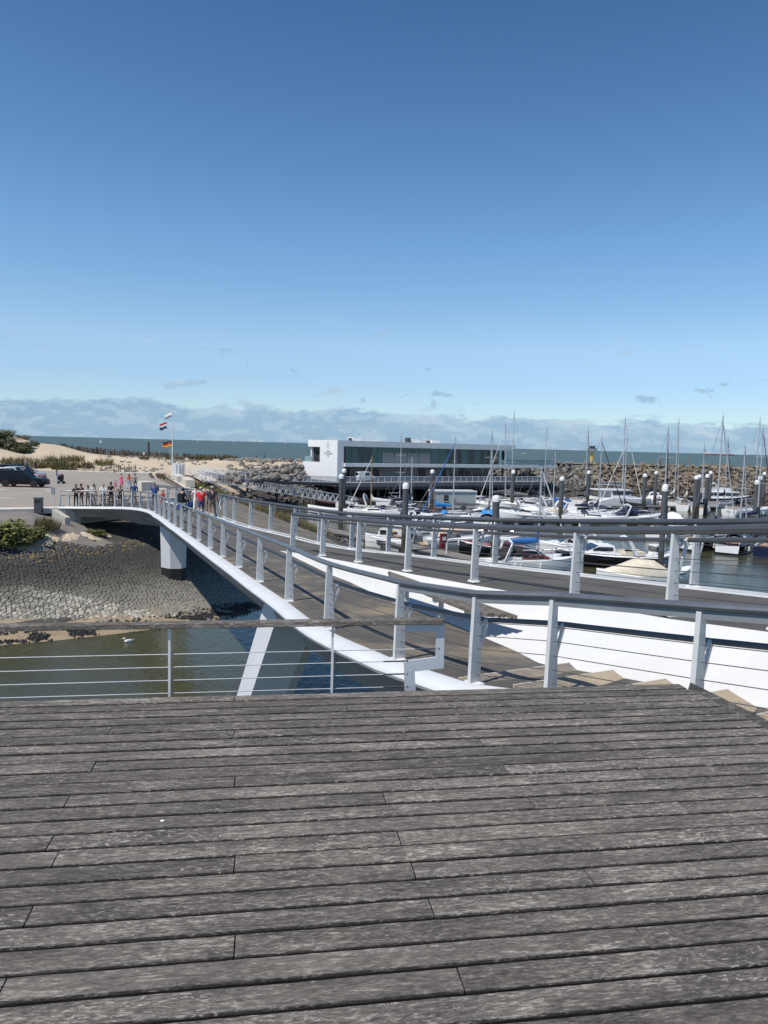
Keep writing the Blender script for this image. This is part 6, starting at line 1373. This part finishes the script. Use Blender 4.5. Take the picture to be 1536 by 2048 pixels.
def sailboat(mx, ywl, head, L, topy, label, hull=None, cover='navy', hood='navy', mast=None, furl=None, stripe=None, lean=0, flagc=None, name='sailing_yacht', cabin_mat=None, stern=None):
    hull = hull or m_gel; mast = mast or m_alu; B = L * .31; F = .95 + L * .02; a = R(head)
    mp = W(mx, ywl, 0); mo = Vector((.06 * L, 0, 0)); org = mp - rotz(mo, a)
    if stern:                                          # moored by the stern: turn the hull until the mast stands in line
        sp_ = W(stern[0], stern[1], 0); best = min((abs(pxof(sp_ + rotz(Vector((.56 * L, 0, 0)), R(q)))[0] - mx), q) for q in range(8, 88)); a = R(best[1]); org = sp_ + rotz(Vector((L / 2, 0, 0)), a); mp = org + rotz(mo, a)
    tz = WD(mx, topy, mp.y).z
    rt = root(name, org, a, label, 'sailing boat', 'sailing boats moored in the marina')
    h = L / 2
    hull_loft([(-h, .78, .95, .55), (-h * .92, .86, .95, .7), (-h * .5, .97, .95, 1), (0, 1, .97, 1), (h * .4, .86, 1.03, 1), (h * .75, .50, 1.12, .8), (h * .94, .16, 1.2, .4), (h, .02, 1.24, .1)], B, F).build('hull', hull, rt, smooth=True)
    st = MB()
    for sd in (-1, 1): st.tube([(x, sd * (b * B / 2 * .965), F * f) for x, b, f in ((-h * .95, .83, .14), (-h * .5, .95, .14), (0, .98, .14), (h * .4, .84, .15), (h * .75, .49, .18))], .05, 5)
    st.build('boot_stripe', stripe or m_hnavy, rt)['kind'] = 'stuff'
    # deck house, windows, cockpit
    MB().loft([[(x, -y, F - .02), (x, -y * .86, F + z), (x, y * .86, F + z), (x, y, F - .02)] for x, y, z in ((-.14 * L, .30 * B, .46), (.02 * L, .30 * B, .46), (.14 * L, .25 * B, .36), (.24 * L, .14 * B, .08))]).build('coachroof', cabin_mat or m_gel, rt, smooth=True)
    for sd in (-1, 1): MB().plate([(-.12 * L, F + .16), (.12 * L, F + .16), (.09 * L, F + .31), (-.12 * L, F + .36)], (0, sd * .285 * B, 0), (1, 0, 0), UP, .04).build('cabin_window', m_glassdark, rt)
    MB().box((-.30 * L, 0, F + .10), (.26 * L, B * .52, .06)).build('cockpit_floor', m_teak, rt)
    for sd in (-1, 1): MB().box((-.30 * L, sd * B * .33, F + .17), (.28 * L, .12, .26)).build('coaming', m_gel, rt)
    if hood: 
        n = 7; MB().loft([[(x, B * .27 * math.cos(math.pi * j / n), F + .4 + z * math.sin(math.pi * j / n)) for j in range(n + 1)] for x, z in ((-.20 * L, .48), (-.13 * L, .50), (-.085 * L, .10))], close=False).build('sprayhood', CV[hood], rt, smooth=True).modifiers.new('t', 'SOLIDIFY').thickness = .02
    m0 = (.06 * L, 0, F + .35); tx = .06 * L - lean; T = (tx, 0, tz)
    MB().tube([m0, T], [.10, .065], 8).build('mast', mast, rt, smooth=True)
    MB().tube([(.06 * L - .1, 0, F + 1.35), (-.30 * L, 0, F + 1.45)], .06, 6).build('boom', mast, rt)
    if cover: MB().tube([(.06 * L - .05, 0, F + 2.5), (.06 * L - .25, 0, F + 1.75), (-.1 * L, 0, F + 1.62), (-.30 * L, 0, F + 1.56)], [.10, .22, .20, .11], 8, ry=1.4).build('sail_cover', CV[cover], rt, smooth=True)
    sp = MB()
    for f in ((.42, .70) if tz > 12 else (.55,)):
        z = m0[2] + (tz - m0[2]) * f; MB().bar((.06 * L - lean * f, -B * .28, z + .05), (.06 * L - lean * f, B * .28, z + .05), .05).build('spreader', mast, rt)
    bow, stern = (h * .96, 0, F * 1.24), (-h * .97, 0, F)
    ft = (tx + .05, 0, m0[2] + (tz - m0[2]) * .95)
    if furl: MB().tube([bow, ft], [.085, .05], 6).build('furled_sail', CV[furl], rt)
    else: MB().tube([bow, ft], .016, 4).build('forestay', m_wire, rt)
    MB().tube([stern, T], .014, 4).build('backstay', m_wire, rt)
    for sd in (-1, 1):
        z = m0[2] + (tz - m0[2]) * (.70 if tz > 12 else .55)
        MB().tube([(.03 * L, sd * B * .46, F), (.06 * L, sd * B * .28, z), (tx, 0, tz - .3)], .013, 4).build('shroud', m_wire, rt)
        MB().tube([(-h * .97, sd * B * .34, F + .62), (-h * .55, sd * B * .46, F + .60), (0, sd * B * .49, F + .6), (h * .6, sd * B * .34, F + .66), (h * .95, sd * .1, F * 1.24 + .5)], .014, 4).build('guard_line', m_wire, rt)
        for x, y in ((-h * .97, .34), (-h * .5, .465), (0, .49), (h * .4, .41)): MB().tube([(x, sd * B * y, F - .05), (x, sd * B * y, F + .62)], .016, 4).build('stanchion', m_wire, rt)
    MB().box((tx, 0, tz + .12), (.45, .04, .05)).build('wind_vane', m_dark, rt); MB().tube([(tx, 0, tz), (tx, .05, tz + .7)], .012, 4).build('aerial', m_dark, rt)
    if flagc:
        f = MB(); f.tube([(-h * .98, 0, F), (-h * 1.06, 0, F + 1.3)], .015, 5); f.build('flagstaff', m_white, rt); MB().plate([(0, .55), (-.35, .30), (-.30, -.2), (0, .05)], (-h * 1.03, 0, F + .75), (1, 0, 0), UP, .02).build('ensign', CV[flagc], rt)
    for x in (-.25 * L, .05 * L):
        MB().lathe([(.02, 0), (.11, .08), (.11, .5), (.02, .58)], (x, -B * .5 - .1, .30), 8).build('fender', m_white, rt, smooth=True)
    return rt
def text(s, parent, loc, size, mat, rotm):
    c = bpy.data.curves.new('t', 'FONT'); c.body = s; c.size = size; c.align_x = 'CENTER'; c.extrude = .004; o = bpy.data.objects.new('t', c); COL.objects.link(o); bpy.context.view_layer.update()
    me = bpy.data.meshes.new_from_object(o.evaluated_get(bpy.context.evaluated_depsgraph_get())); bpy.data.objects.remove(o); me.materials.clear(); me.materials.append(mat)
    q = bpy.data.objects.new('lettering', me); COL.objects.link(q); q.parent = parent; q.matrix_local = Matrix.Translation(loc) @ rotm; return q
STERN = Matrix(((0, 0, -1, 0), (-1, 0, 0, 0), (0, 1, 0, 0), (0, 0, 0, 1)))
B_ = sailboat
B_(741, 1036, 172, 8.2, 913, 'small white yacht with wooden mast and navy hood below the gangway end', mast=m_woodmast, cover='white', furl='white')
B_(799, 1013, 60, 11, 874, 'white yacht with two pale masts seen against the black quay, left of the front pile', cover=None, hood='grey')
B_(821, 1034, 20, 8.5, 914, 'dark hulled yacht with navy sail cover right behind the mooring pile', hull=m_hnavy, cover='navy')
B_(866, 1048, 200, 7.5, 957, 'small yacht with short brown mast and sky blue canvas left of the cabin', mast=m_brownmast, cover='sky', hood='sky')
B_(905, 1046, 192, 11, 879, 'white yacht with blue furled foresail slanting left before the floating cabin', cover='grey', furl='blue', hood='grey')
B_(977, 1054, 75, 10.5, 865, 'white yacht whose mast stands beside the blue covered boat', cover='grey', furl='white')
B_(1021, 1013, 35, 15, 826, 'largest yacht with the tallest mast at the right end of the quay', cover='grey', hood='grey')
B_(1010, 1016, 150, 12, 852, 'yacht with leaning mast close to the tallest mast', cover='grey', hood='grey', furl='white', lean=-.6)
B_(1087, 1010, 25, 12, 858, 'yacht moored far out below the terrace end', cover='black', hood='black')
B_(1105, 1034, 195, 9, 902, 'white yacht with bright blue sail cover and blue hood', cover='blue', hood='blue', flagc='red')
B_(1169, 1008, 60, 12.5, 858, 'yacht with black boom cover in front of the rock wall under the beacon tower', cover='black', hood='black', furl='grey')
y1014 = B_(1195, 1048, -12, 9.5, 877, 'white yacht with black furled foresail and numbered navy sail cover', cover='navy', furl='black', hood='navy')
text('1014', y1014, (-.06 * 9.5, -.27, 1.14 + 1.55), .42, m_white, Matrix.Rotation(R(90), 4, 'X'))
B_(1245, 1043, 165, 9.5, 880, 'white yacht in front of the catamaran with dark blue cockpit tent', cover='black', hood='navy', furl='white', flagc='red')
B_(1324, 1076, 55, 10.5, 857, 'white yacht with round white stern left of the tall mooring pile', cover='navy', furl='navy', hood='navy', flagc='red', stern=(1311, 1081))
B_(1347, 1012, 60, 13, 838, 'tall masted yacht behind the pile right of the catamaran', cover='white', hood='grey', furl='cream')
B_(1311, 1004, 40, 9, 914, 'smaller far yacht right of the catamaran', cover='navy', hood='grey')
B_(1372, 1024, 65, 9.5, 908, 'white yacht with orange lifebuoy on its stern rail', cover='cream', hood='cream', mast=m_woodmast, stern=(1364, 1022))
B_(1400, 1027, 38, 10, 890, 'white yacht with round stern and black cockpit cushions left of the flybridge yacht', cover='navy', hood='navy', furl='white', stern=(1396, 1029))
yrb = B_(1429, 1088, 28, 12, 834, 'white sterned black yacht right of the tall mooring pile', hull=m_hblack, cover='navy', furl='white', flagc='red', stern=(1366, 1101))
B_(1447, 1016, 45, 11, 877, 'grey hulled yacht in front of the flybridge yacht', hull=m_hgrey, cover='black', hood='black', furl='black')
ybk = B_(1476, 1094, 30, 10.5, 897, 'black yacht with white transom and its reflection in the dark water', hull=m_hblack, cover='navy', furl='white', flagc='red', stern=(1453, 1110))
yit = B_(1506, 1040, 22, 12.5, 838, 'white yacht with lettered white stern and grey sprayhood at the right', cover='grey', hood='grey', stern=(1457, 1032))
B_(1512, 1066, 35, 11, 858, 'white yacht with dark furled foresail at the right edge', cover='navy', furl='navy')
B_(1556, 1102, 25, 10.5, 905, 'dark blue yacht cut by the right picture edge', hull=m_hnavy, cover='navy', hood='navy', flagc='red', stern=(1530, 1117))
for y_, t_, L_ in ((yrb, 'Rainy Blue', 12), (yit, 'ITACA', 12.5), (ybk, '', 10.5)):
    F_ = .95 + L_ * .02
    MB().loft([[(-L_ / 2 - .02, -L_ * .118, F_ * .93), (-L_ / 2 - .02, -L_ * .11, F_ * .2), (-L_ / 2 - .02, L_ * .11, F_ * .2), (-L_ / 2 - .02, L_ * .118, F_ * .93)], [(-L_ / 2 + .05, -L_ * .118, F_ * .93), (-L_ / 2 + .05, -L_ * .11, F_ * .2), (-L_ / 2 + .05, L_ * .11, F_ * .2), (-L_ / 2 + .05, L_ * .118, F_ * .93)]]).build('transom', m_gel, y_)
    if t_: text(t_, y_, (-L_ / 2 - .035, 0, F_ * .52), .36, m_hnavy, STERN)
def motorboat(px, ywl, head, L, label, kind='cruiser', hull=None, top=None, canvas=None, B=None, cat='motorboat', deckm=None):
    hull = hull or m_gel; B = B or L * .33; F = .75 + L * .035; a = R(head); h = L / 2; org = W(px, ywl, 0); rt = root('motorboat', org, a, label, cat, 'motorboats moored in the marina')
    hull_loft([(-h, .88, .9, .5), (-h * .5, 1, .92, 1), (0, 1, 1.0, 1), (h * .45, .84, 1.15, .9), (h * .78, .48, 1.32, .6), (h * .95, .15, 1.42, .25), (h, .02, 1.45, .05)], B, F, .4).build('hull', hull, rt, smooth=True)
    MB().loft([[(x, -b * B / 2, F * f), (x, -b * B / 2 * .9, F * f + .07), (x, b * B / 2 * .9, F * f + .07), (x, b * B / 2, F * f)] for x, b, f in ((-h * .98, .88, .9), (0, 1.0, 1.0), (h * .45, .84, 1.15), (h * .78, .48, 1.32), (h * .97, .08, 1.43))]).build('deck', deckm or m_gel, rt, smooth=True)
    for sd in (-1, 1): MB().plate([(-h * .5, F * .62), (h * .35, F * .78), (h * .42, F * .92), (-h * .45, F * .74)], (0, sd * B * .492, 0), (1, 0, 0), UP, .04).build('hull_window', m_glassdark, rt)
    if kind in ('cruiser', 'arch'):
        MB().loft([[(x, -y, F + z0), (x, -y * .84, F + z1), (x, y * .84, F + z1), (x, y, F + z0)] for x, y, z0, z1 in ((-.06 * L, .40 * B, .0, .95), (.10 * L, .40 * B, .02, .98), (.20 * L, .34 * B, .10, .55), (.40 * L, .16 * B, .28, .36))]).build('cabin', m_gel, rt, smooth=True)
        MB().plate([(-.04 * L, F + .45), (.11 * L, F + .48), (.16 * L, F + .60), (.10 * L, F + .86), (-.04 * L, F + .84)], (0, 0, 0), (1, 0, 0), UP, B * .745).build('side_window', m_glassdark, rt)
        MB().loft([[(.105 * L, -B * .34, F + .95), (.105 * L, B * .34, F + .95)], [(.225 * L, -B * .31, F + .50), (.225 * L, B * .31, F + .50)]], close=False).build('windscreen', m_glassdark, rt).modifiers.new('t', 'SOLIDIFY').thickness = .04
        ar = MB(); ar.tube([(-.28 * L, -B * .46, F), (-.20 * L, -B * .42, F + 1.55), (-.19 * L, 0, F + 1.75), (-.20 * L, B * .42, F + 1.55), (-.28 * L, B * .46, F)], .11, 6, ry=1.7); ar.build('radar_arch', m_gel, rt, smooth=True)
        if canvas: n = 7; MB().loft([[(x, B * .42 * math.cos(math.pi * j / n), F + z0 + z * math.sin(math.pi * j / n)) for j in range(n + 1)] for x, z0, z in ((-.40 * L, .05, .25), (-.24 * L, .35, .75), (-.10 * L, .5, .7), (.08 * L, .75, .25))], close=False).build('canopy', CV[canvas], rt, smooth=True).modifiers.new('t', 'SOLIDIFY').thickness = .02
        else: MB().box((-.27 * L, 0, F + .25), (.2 * L, B * .7, .35)).build('cockpit_seat', CV['cream'], rt)
        MB().box((-h * 1.04, 0, .28), (.10 * L, B * .78, .12)).build('swim_platform', m_teak, rt)
    elif kind == 'fly':
        for z0, z1, x0, x1, w, m, nm in ((0, 1.25, -.34, .20, .42, m_gel, 'saloon'), (1.30, 1.42, -.42, .22, .46, m_gel, 'boat_deck'), (1.42, 2.2, -.12, .12, .34, m_gel, 'flybridge')):
            MB().loft([[(x, -w * B, F + z0), (x - .02 * L, -w * B * .94, F + z1), (x - .02 * L, w * B * .94, F + z1), (x, w * B, F + z0)] for x in (x0 * L, (x0 + x1) / 2 * L, x1 * L)]).build(nm, m, rt)
        for k in range(5): MB().box(((-.28 + k * .105) * L, 0, F + .78), (.085 * L, B * .845, .48)).build('saloon_window', m_glassdark, rt)
        MB().tube([(-.14 * L, -B * .3, F + 2.2), (-.18 * L, -B * .26, F + 3.2), (-.18 * L, B * .26, F + 3.2), (-.14 * L, B * .3, F + 2.2)], .08, 6).build('radar_arch', m_gel, rt); MB().box((-.17 * L, 0, F + 3.35), (.9, .3, .2)).build('radar', m_white, rt)
        for sd in (-1, 1): MB().tube([(-.4 * L, sd * B * .45, F + 2.2), (-.1 * L, sd * B * .42, F + 2.25), (.12 * L, sd * B * .36, F + 2.3)], .03, 5).build('rail', m_chrome, rt)
        MB().box((-.30 * L, 0, F + 1.75), (.16 * L, B * .4, .4)).build('tender', CV['peach'], rt)
    elif kind == 'cuddy':
        MB().loft([[(x, -y, F), (x, -y * .85, F + z), (x, y * .85, F + z), (x, y, F)] for x, y, z in ((-.02 * L, .34 * B, 1.15), (.14 * L, .33 * B, 1.15), (.20 * L, .30 * B, .45), (.36 * L, .16 * B, .2))]).build('wheelhouse', m_gel, rt)
        MB().box((.06 * L, 0, F + .75), (.16 * L, B * .64, .5)).build('window', m_glassdark, rt)
    elif kind == 'classic':
        MB().loft([[(x, -b * B * .40, F * f + .09), (x, 0, F * f + .17), (x, b * B * .40, F * f + .09)] for x, b, f in ((-h * .9, .88, .9), (-h * .1, 1, 1.0), (h * .45, .84, 1.15), (h * .85, .36, 1.36))], close=False).build('deck_panel', M('varnished_red', (.42, .085, .035), .25, var=.2, stretch=(1, 9, 1)), rt, smooth=True)
        MB().box((-.12 * L, 0, F + .18), (.26 * L, B * .6, .2)).build('cockpit', m_black, rt); MB().box((.05 * L, 0, F + .38), (.05, B * .66, .3)).build('windscreen', m_glassdark, rt)
        for k in (-.2, -.06): MB().box((k * L, 0, F + .34), (.10, B * .52, .36)).build('seat_back', CV['red'], rt)
    elif kind == 'tent':
        n = 8; MB().loft([[(x, w * B * math.cos(math.pi * j / n), F + .02 + z * math.sin(math.pi * j / n) ** .8) for j in range(n + 1)] for x, w, z in ((-h * .98, .42, .35), (-h * .55, .48, 1.2), (-h * .1, .49, 1.35), (h * .3, .42, .85), (h * .85, .12, .35))], close=True).build('boat_cover', CV[canvas or 'cream'], rt, smooth=True)
        MB().plate([(-h * .62, F + .5), (-h * .30, F + .5), (-h * .34, F + .95), (-h * .56, F + .95)], (0, -B * .455, 0), (1, 0, 0), UP, .05).build('cover_window', m_glassdark, rt)
    elif kind == 'rib':
        for sd in (-1, 1): MB().tube([(-h, sd * B * .42, F * .8), (h * .4, sd * B * .42, F * .85), (h * .8, sd * B * .24, F * 1.05), (h * 1.0, 0, F * 1.2)], .24, 8).build('tube', CV[canvas or 'navy'], rt, smooth=True)
        MB().box((-.05 * L, 0, F + .45), (.7, .6, .9)).build('console', m_dark, rt)
    if kind in ('cuddy', 'rib', 'classic', 'dinghy'):
        o = MB(); o.loft([[(x, -.17, z), (x, .17, z), (x + .05, .17, z + .45), (x + .05, -.17, z + .45)] for x, z in ((-h - .55, F + .25), (-h + .02, F + .3))]); o.build('outboard', m_black if kind != 'classic' else CV['green'], rt); MB().box((-h - .22, 0, F * .4), (.18, .16, F + .4)).build('outboard_leg', m_dark, rt)
    for sd in (-1, 1):
        if kind in ('cruiser', 'arch', 'fly', 'cuddy'): MB().tube([(0, sd * B * .46, F + .4), (h * .45, sd * B * .38, F * 1.15 + .45), (h * .95, sd * B * .06, F * 1.43 + .45)], .02, 5).build('bow_rail', m_chrome, rt)
    MB().lathe([(.02, 0), (.12, .08), (.12, .5), (.02, .58)], (-.1 * L, -B * .5 - .1, .3), 8).build('fender', m_white, rt, smooth=True)
    return rt
MBt = motorboat
MBt(776, 1095, 158, 5.4, 'little white motorboat with maroon bottom and black outboard by the near pontoon', 'cuddy'); 
MBt(868, 1076, 15, 8.5, 'white cruiser with grey canopy behind the red service box', canvas='grey'); MBt(846, 1066, 20, 7.5, 'white cruiser with navy canopy further back by the pile', canvas='navy')
MBt(925, 1093, 10, 8.5, 'white cruiser with peach coloured canopy behind the black speedboat', canvas='peach'); MBt(1000, 1092, 8, 6.5, 'low white speedboat with black hood behind the red decked boat', canvas='black')
MBt(985, 1111, 180, 6.9, 'black speedboat with glossy red orange deck', 'classic', hull=m_hblack)
MBt(1045, 1140, 12, 7.6, 'white sports cruiser with swept arch and black canopy just behind the bridge rail', 'arch', canvas='black', B=2.7)
B_(1074, 1142, 5, 7.6, 933, 'small varnished wooden cabin boat with blue cover and short mast', cover='blue', hood=None, furl='white', cabin_mat=M('cabin_mahogany', (.16, .035, .018), .35), name='sailing_yacht')
MBt(1208, 1131, 182, 9.6, 'sharp white motor yacht with black hull and long dark window strip', hull=m_hblack, B=3.1)
MBt(1150, 1112, 175, 8.0, 'white cruiser with hard white roof behind the black hulled motor yacht', canvas='white')
MBt(1264, 1172, 186, 6.2, 'motorboat fully covered by a cream tent with a small window', 'tent', canvas='cream', B=2.5)
MBt(1350, 1161, 10, 3.2, 'small empty white dinghy beside the tall mooring pile', 'dinghy', B=1.5, cat='dinghy'); MBt(1305, 1132, 20, 5.5, 'small grey motorboat half hidden behind the cream tent', 'cuddy', hull=m_hgrey)
MBt(790, 1024, 5, 7, 'navy inflatable boat with white outboard under the quay', 'rib', canvas='navy', cat='dinghy'); MBt(930, 1034, 12, 6.5, 'black inflatable boat with big outboard before the floating cabin', 'rib', canvas='black', cat='dinghy')
MBt(664, 1017, 170, 6, 'low dark work boat with red trim left of the gangway end', 'dinghy', hull=m_hblack, cat='work boat', deckm=M('deck_maroon', (.10, .02, .02), .5)); MBt(656, 1029, 172, 6.5, 'low white open boat beside the near pontoon head', 'dinghy', cat='dinghy'); MBt(712, 1021, 170, 7, 'white cruiser with black canopy below the gangway end', canvas='black')
MBt(973, 1046, 95, 6, 'boat under a bright blue tarpaulin next to the thick pile', 'tent', canvas='sky', hull=m_hgrey)
MBt(962, 1016, 130, 8, 'white boat with orange lifebuoy under the right end of the quay', 'cuddy'); MBt(1012, 1036, 178, 9, 'white sports cruiser with pointed bow right of the thick pile', canvas='grey'); MBt(1052, 1042, 182, 9, 'white cruiser with black windows right of the sports cruiser', canvas='white'); MBt(1062, 1024, 175, 9, 'white cruiser with grey tent in the second row', canvas='grey')
MBt(1150, 1038, 14, 11.5, 'large white cruiser with raked arch left of the catamaran', canvas=None); MBt(1205, 1037, 12, 9, 'white cruiser with navy canopy below the catamaran', canvas='navy'); MBt(1275, 1046, 10, 9.5, 'white cruiser with dark blue cockpit tent and red flag', canvas='navy'); MBt(1340, 1054, 100, 6, 'white boat with small gabled cover right of the pile', 'tent', canvas='white')
MBt(1442, 1006, 8, 14, 'navy hulled yacht with white flybridge before the rock wall', 'fly', hull=m_hnavy); MBt(1535, 1000, 20, 13, 'white yacht with dark windows at the right edge before the rock wall', 'fly'); MBt(1325, 1012, 15, 10, 'long white cruiser with dark windows between the piles', canvas='white')

def catamaran():
    org = W(1232, 1012, 0); a = R(14); rt = root('catamaran', org, a, 'large white catamaran with a long dark window band', 'catamaran'); L, F = 12.5, 1.75; h = L / 2
    for sd in (-1, 1):
        MB().loft([[(x, sd * 2.5 - w, f), (x, sd * 2.5 - w * .95, .1), (x, sd * 2.5, -.4), (x, sd * 2.5 + w * .95, .1), (x, sd * 2.5 + w, f)] for x, w, f in ((-h, .75, .7), (-h * .85, .8, 1.3), (-h * .5, .85, F), (h * .5, .8, F), (h * .9, .3, F * 1.02), (h, .04, F * 1.03))]).build('hull', m_gel, rt, smooth=True)
        MB().plate([(-1.2, 1.05), (.2, 1.05), (.2, 1.3), (-1.2, 1.3)], (0, sd * 2.5 - .86, 0), (1, 0, 0), UP, .04).build('hull_window', m_glassdark, rt)
    MB().box((-.8, 0, F - .15), (9.5, 5.0, .5)).build('bridge_deck', m_gel, rt)
    MB().loft([[(x, -w, F + .1), (x, -w * .95, F + 1.45), (x, w * .95, F + 1.45), (x, w, F + .1)] for x, w in ((-2.6, 2.7), (1.0, 2.6), (2.0, 2.2))]).build('saloon', m_gel, rt)
    MB().loft([[(x, -w, F + .72), (x, -w * .99, F + 1.36), (x, w * .99, F + 1.36), (x, w, F + .72)] for x, w in ((-2.5, 2.72), (1.0, 2.63), (2.12, 2.15))]).build('window_band', m_glassdark, rt)
    MB().loft([[(x, -w, F + 1.5), (x, -w, F + 1.64), (x, w, F + 1.64), (x, w, F + 1.5)] for x, w in ((-5.2, 2.6), (1.0, 2.7), (2.2, 2.2))]).build('roof', m_gel, rt)
    for sd in (-1, 1): MB().bar((-5.0, sd * 2.4, F), (-5.0, sd * 2.4, F + 1.5), .12).build('roof_post', m_gel, rt)
    tz = WD(1241, 833, org.y).z; MB().tube([(1.2, 0, F + 1.6), (1.0, 0, tz)], [.13, .08], 8).build('mast', m_alu, rt); MB().tube([(1.0, 0, F + 2.5), (-4.6, 0, F + 2.7)], .12, 8).build('boom', m_alu, rt); MB().tube([(.9, 0, F + 2.9), (-4.4, 0, F + 2.95)], [.26, .16], 8).build('sail_cover', CV['grey'], rt)
    MB().tube([(h * .9, 0, F), (1.0, 0, tz * .96)], [.09, .06], 6).build('furled_sail', CV['white'], rt)
    for sd in (-1, 1): MB().tube([(0, sd * 3.1, F), (1.0, 0, tz * .9)], .015, 4).build('shroud', m_wire, rt)
catamaran()
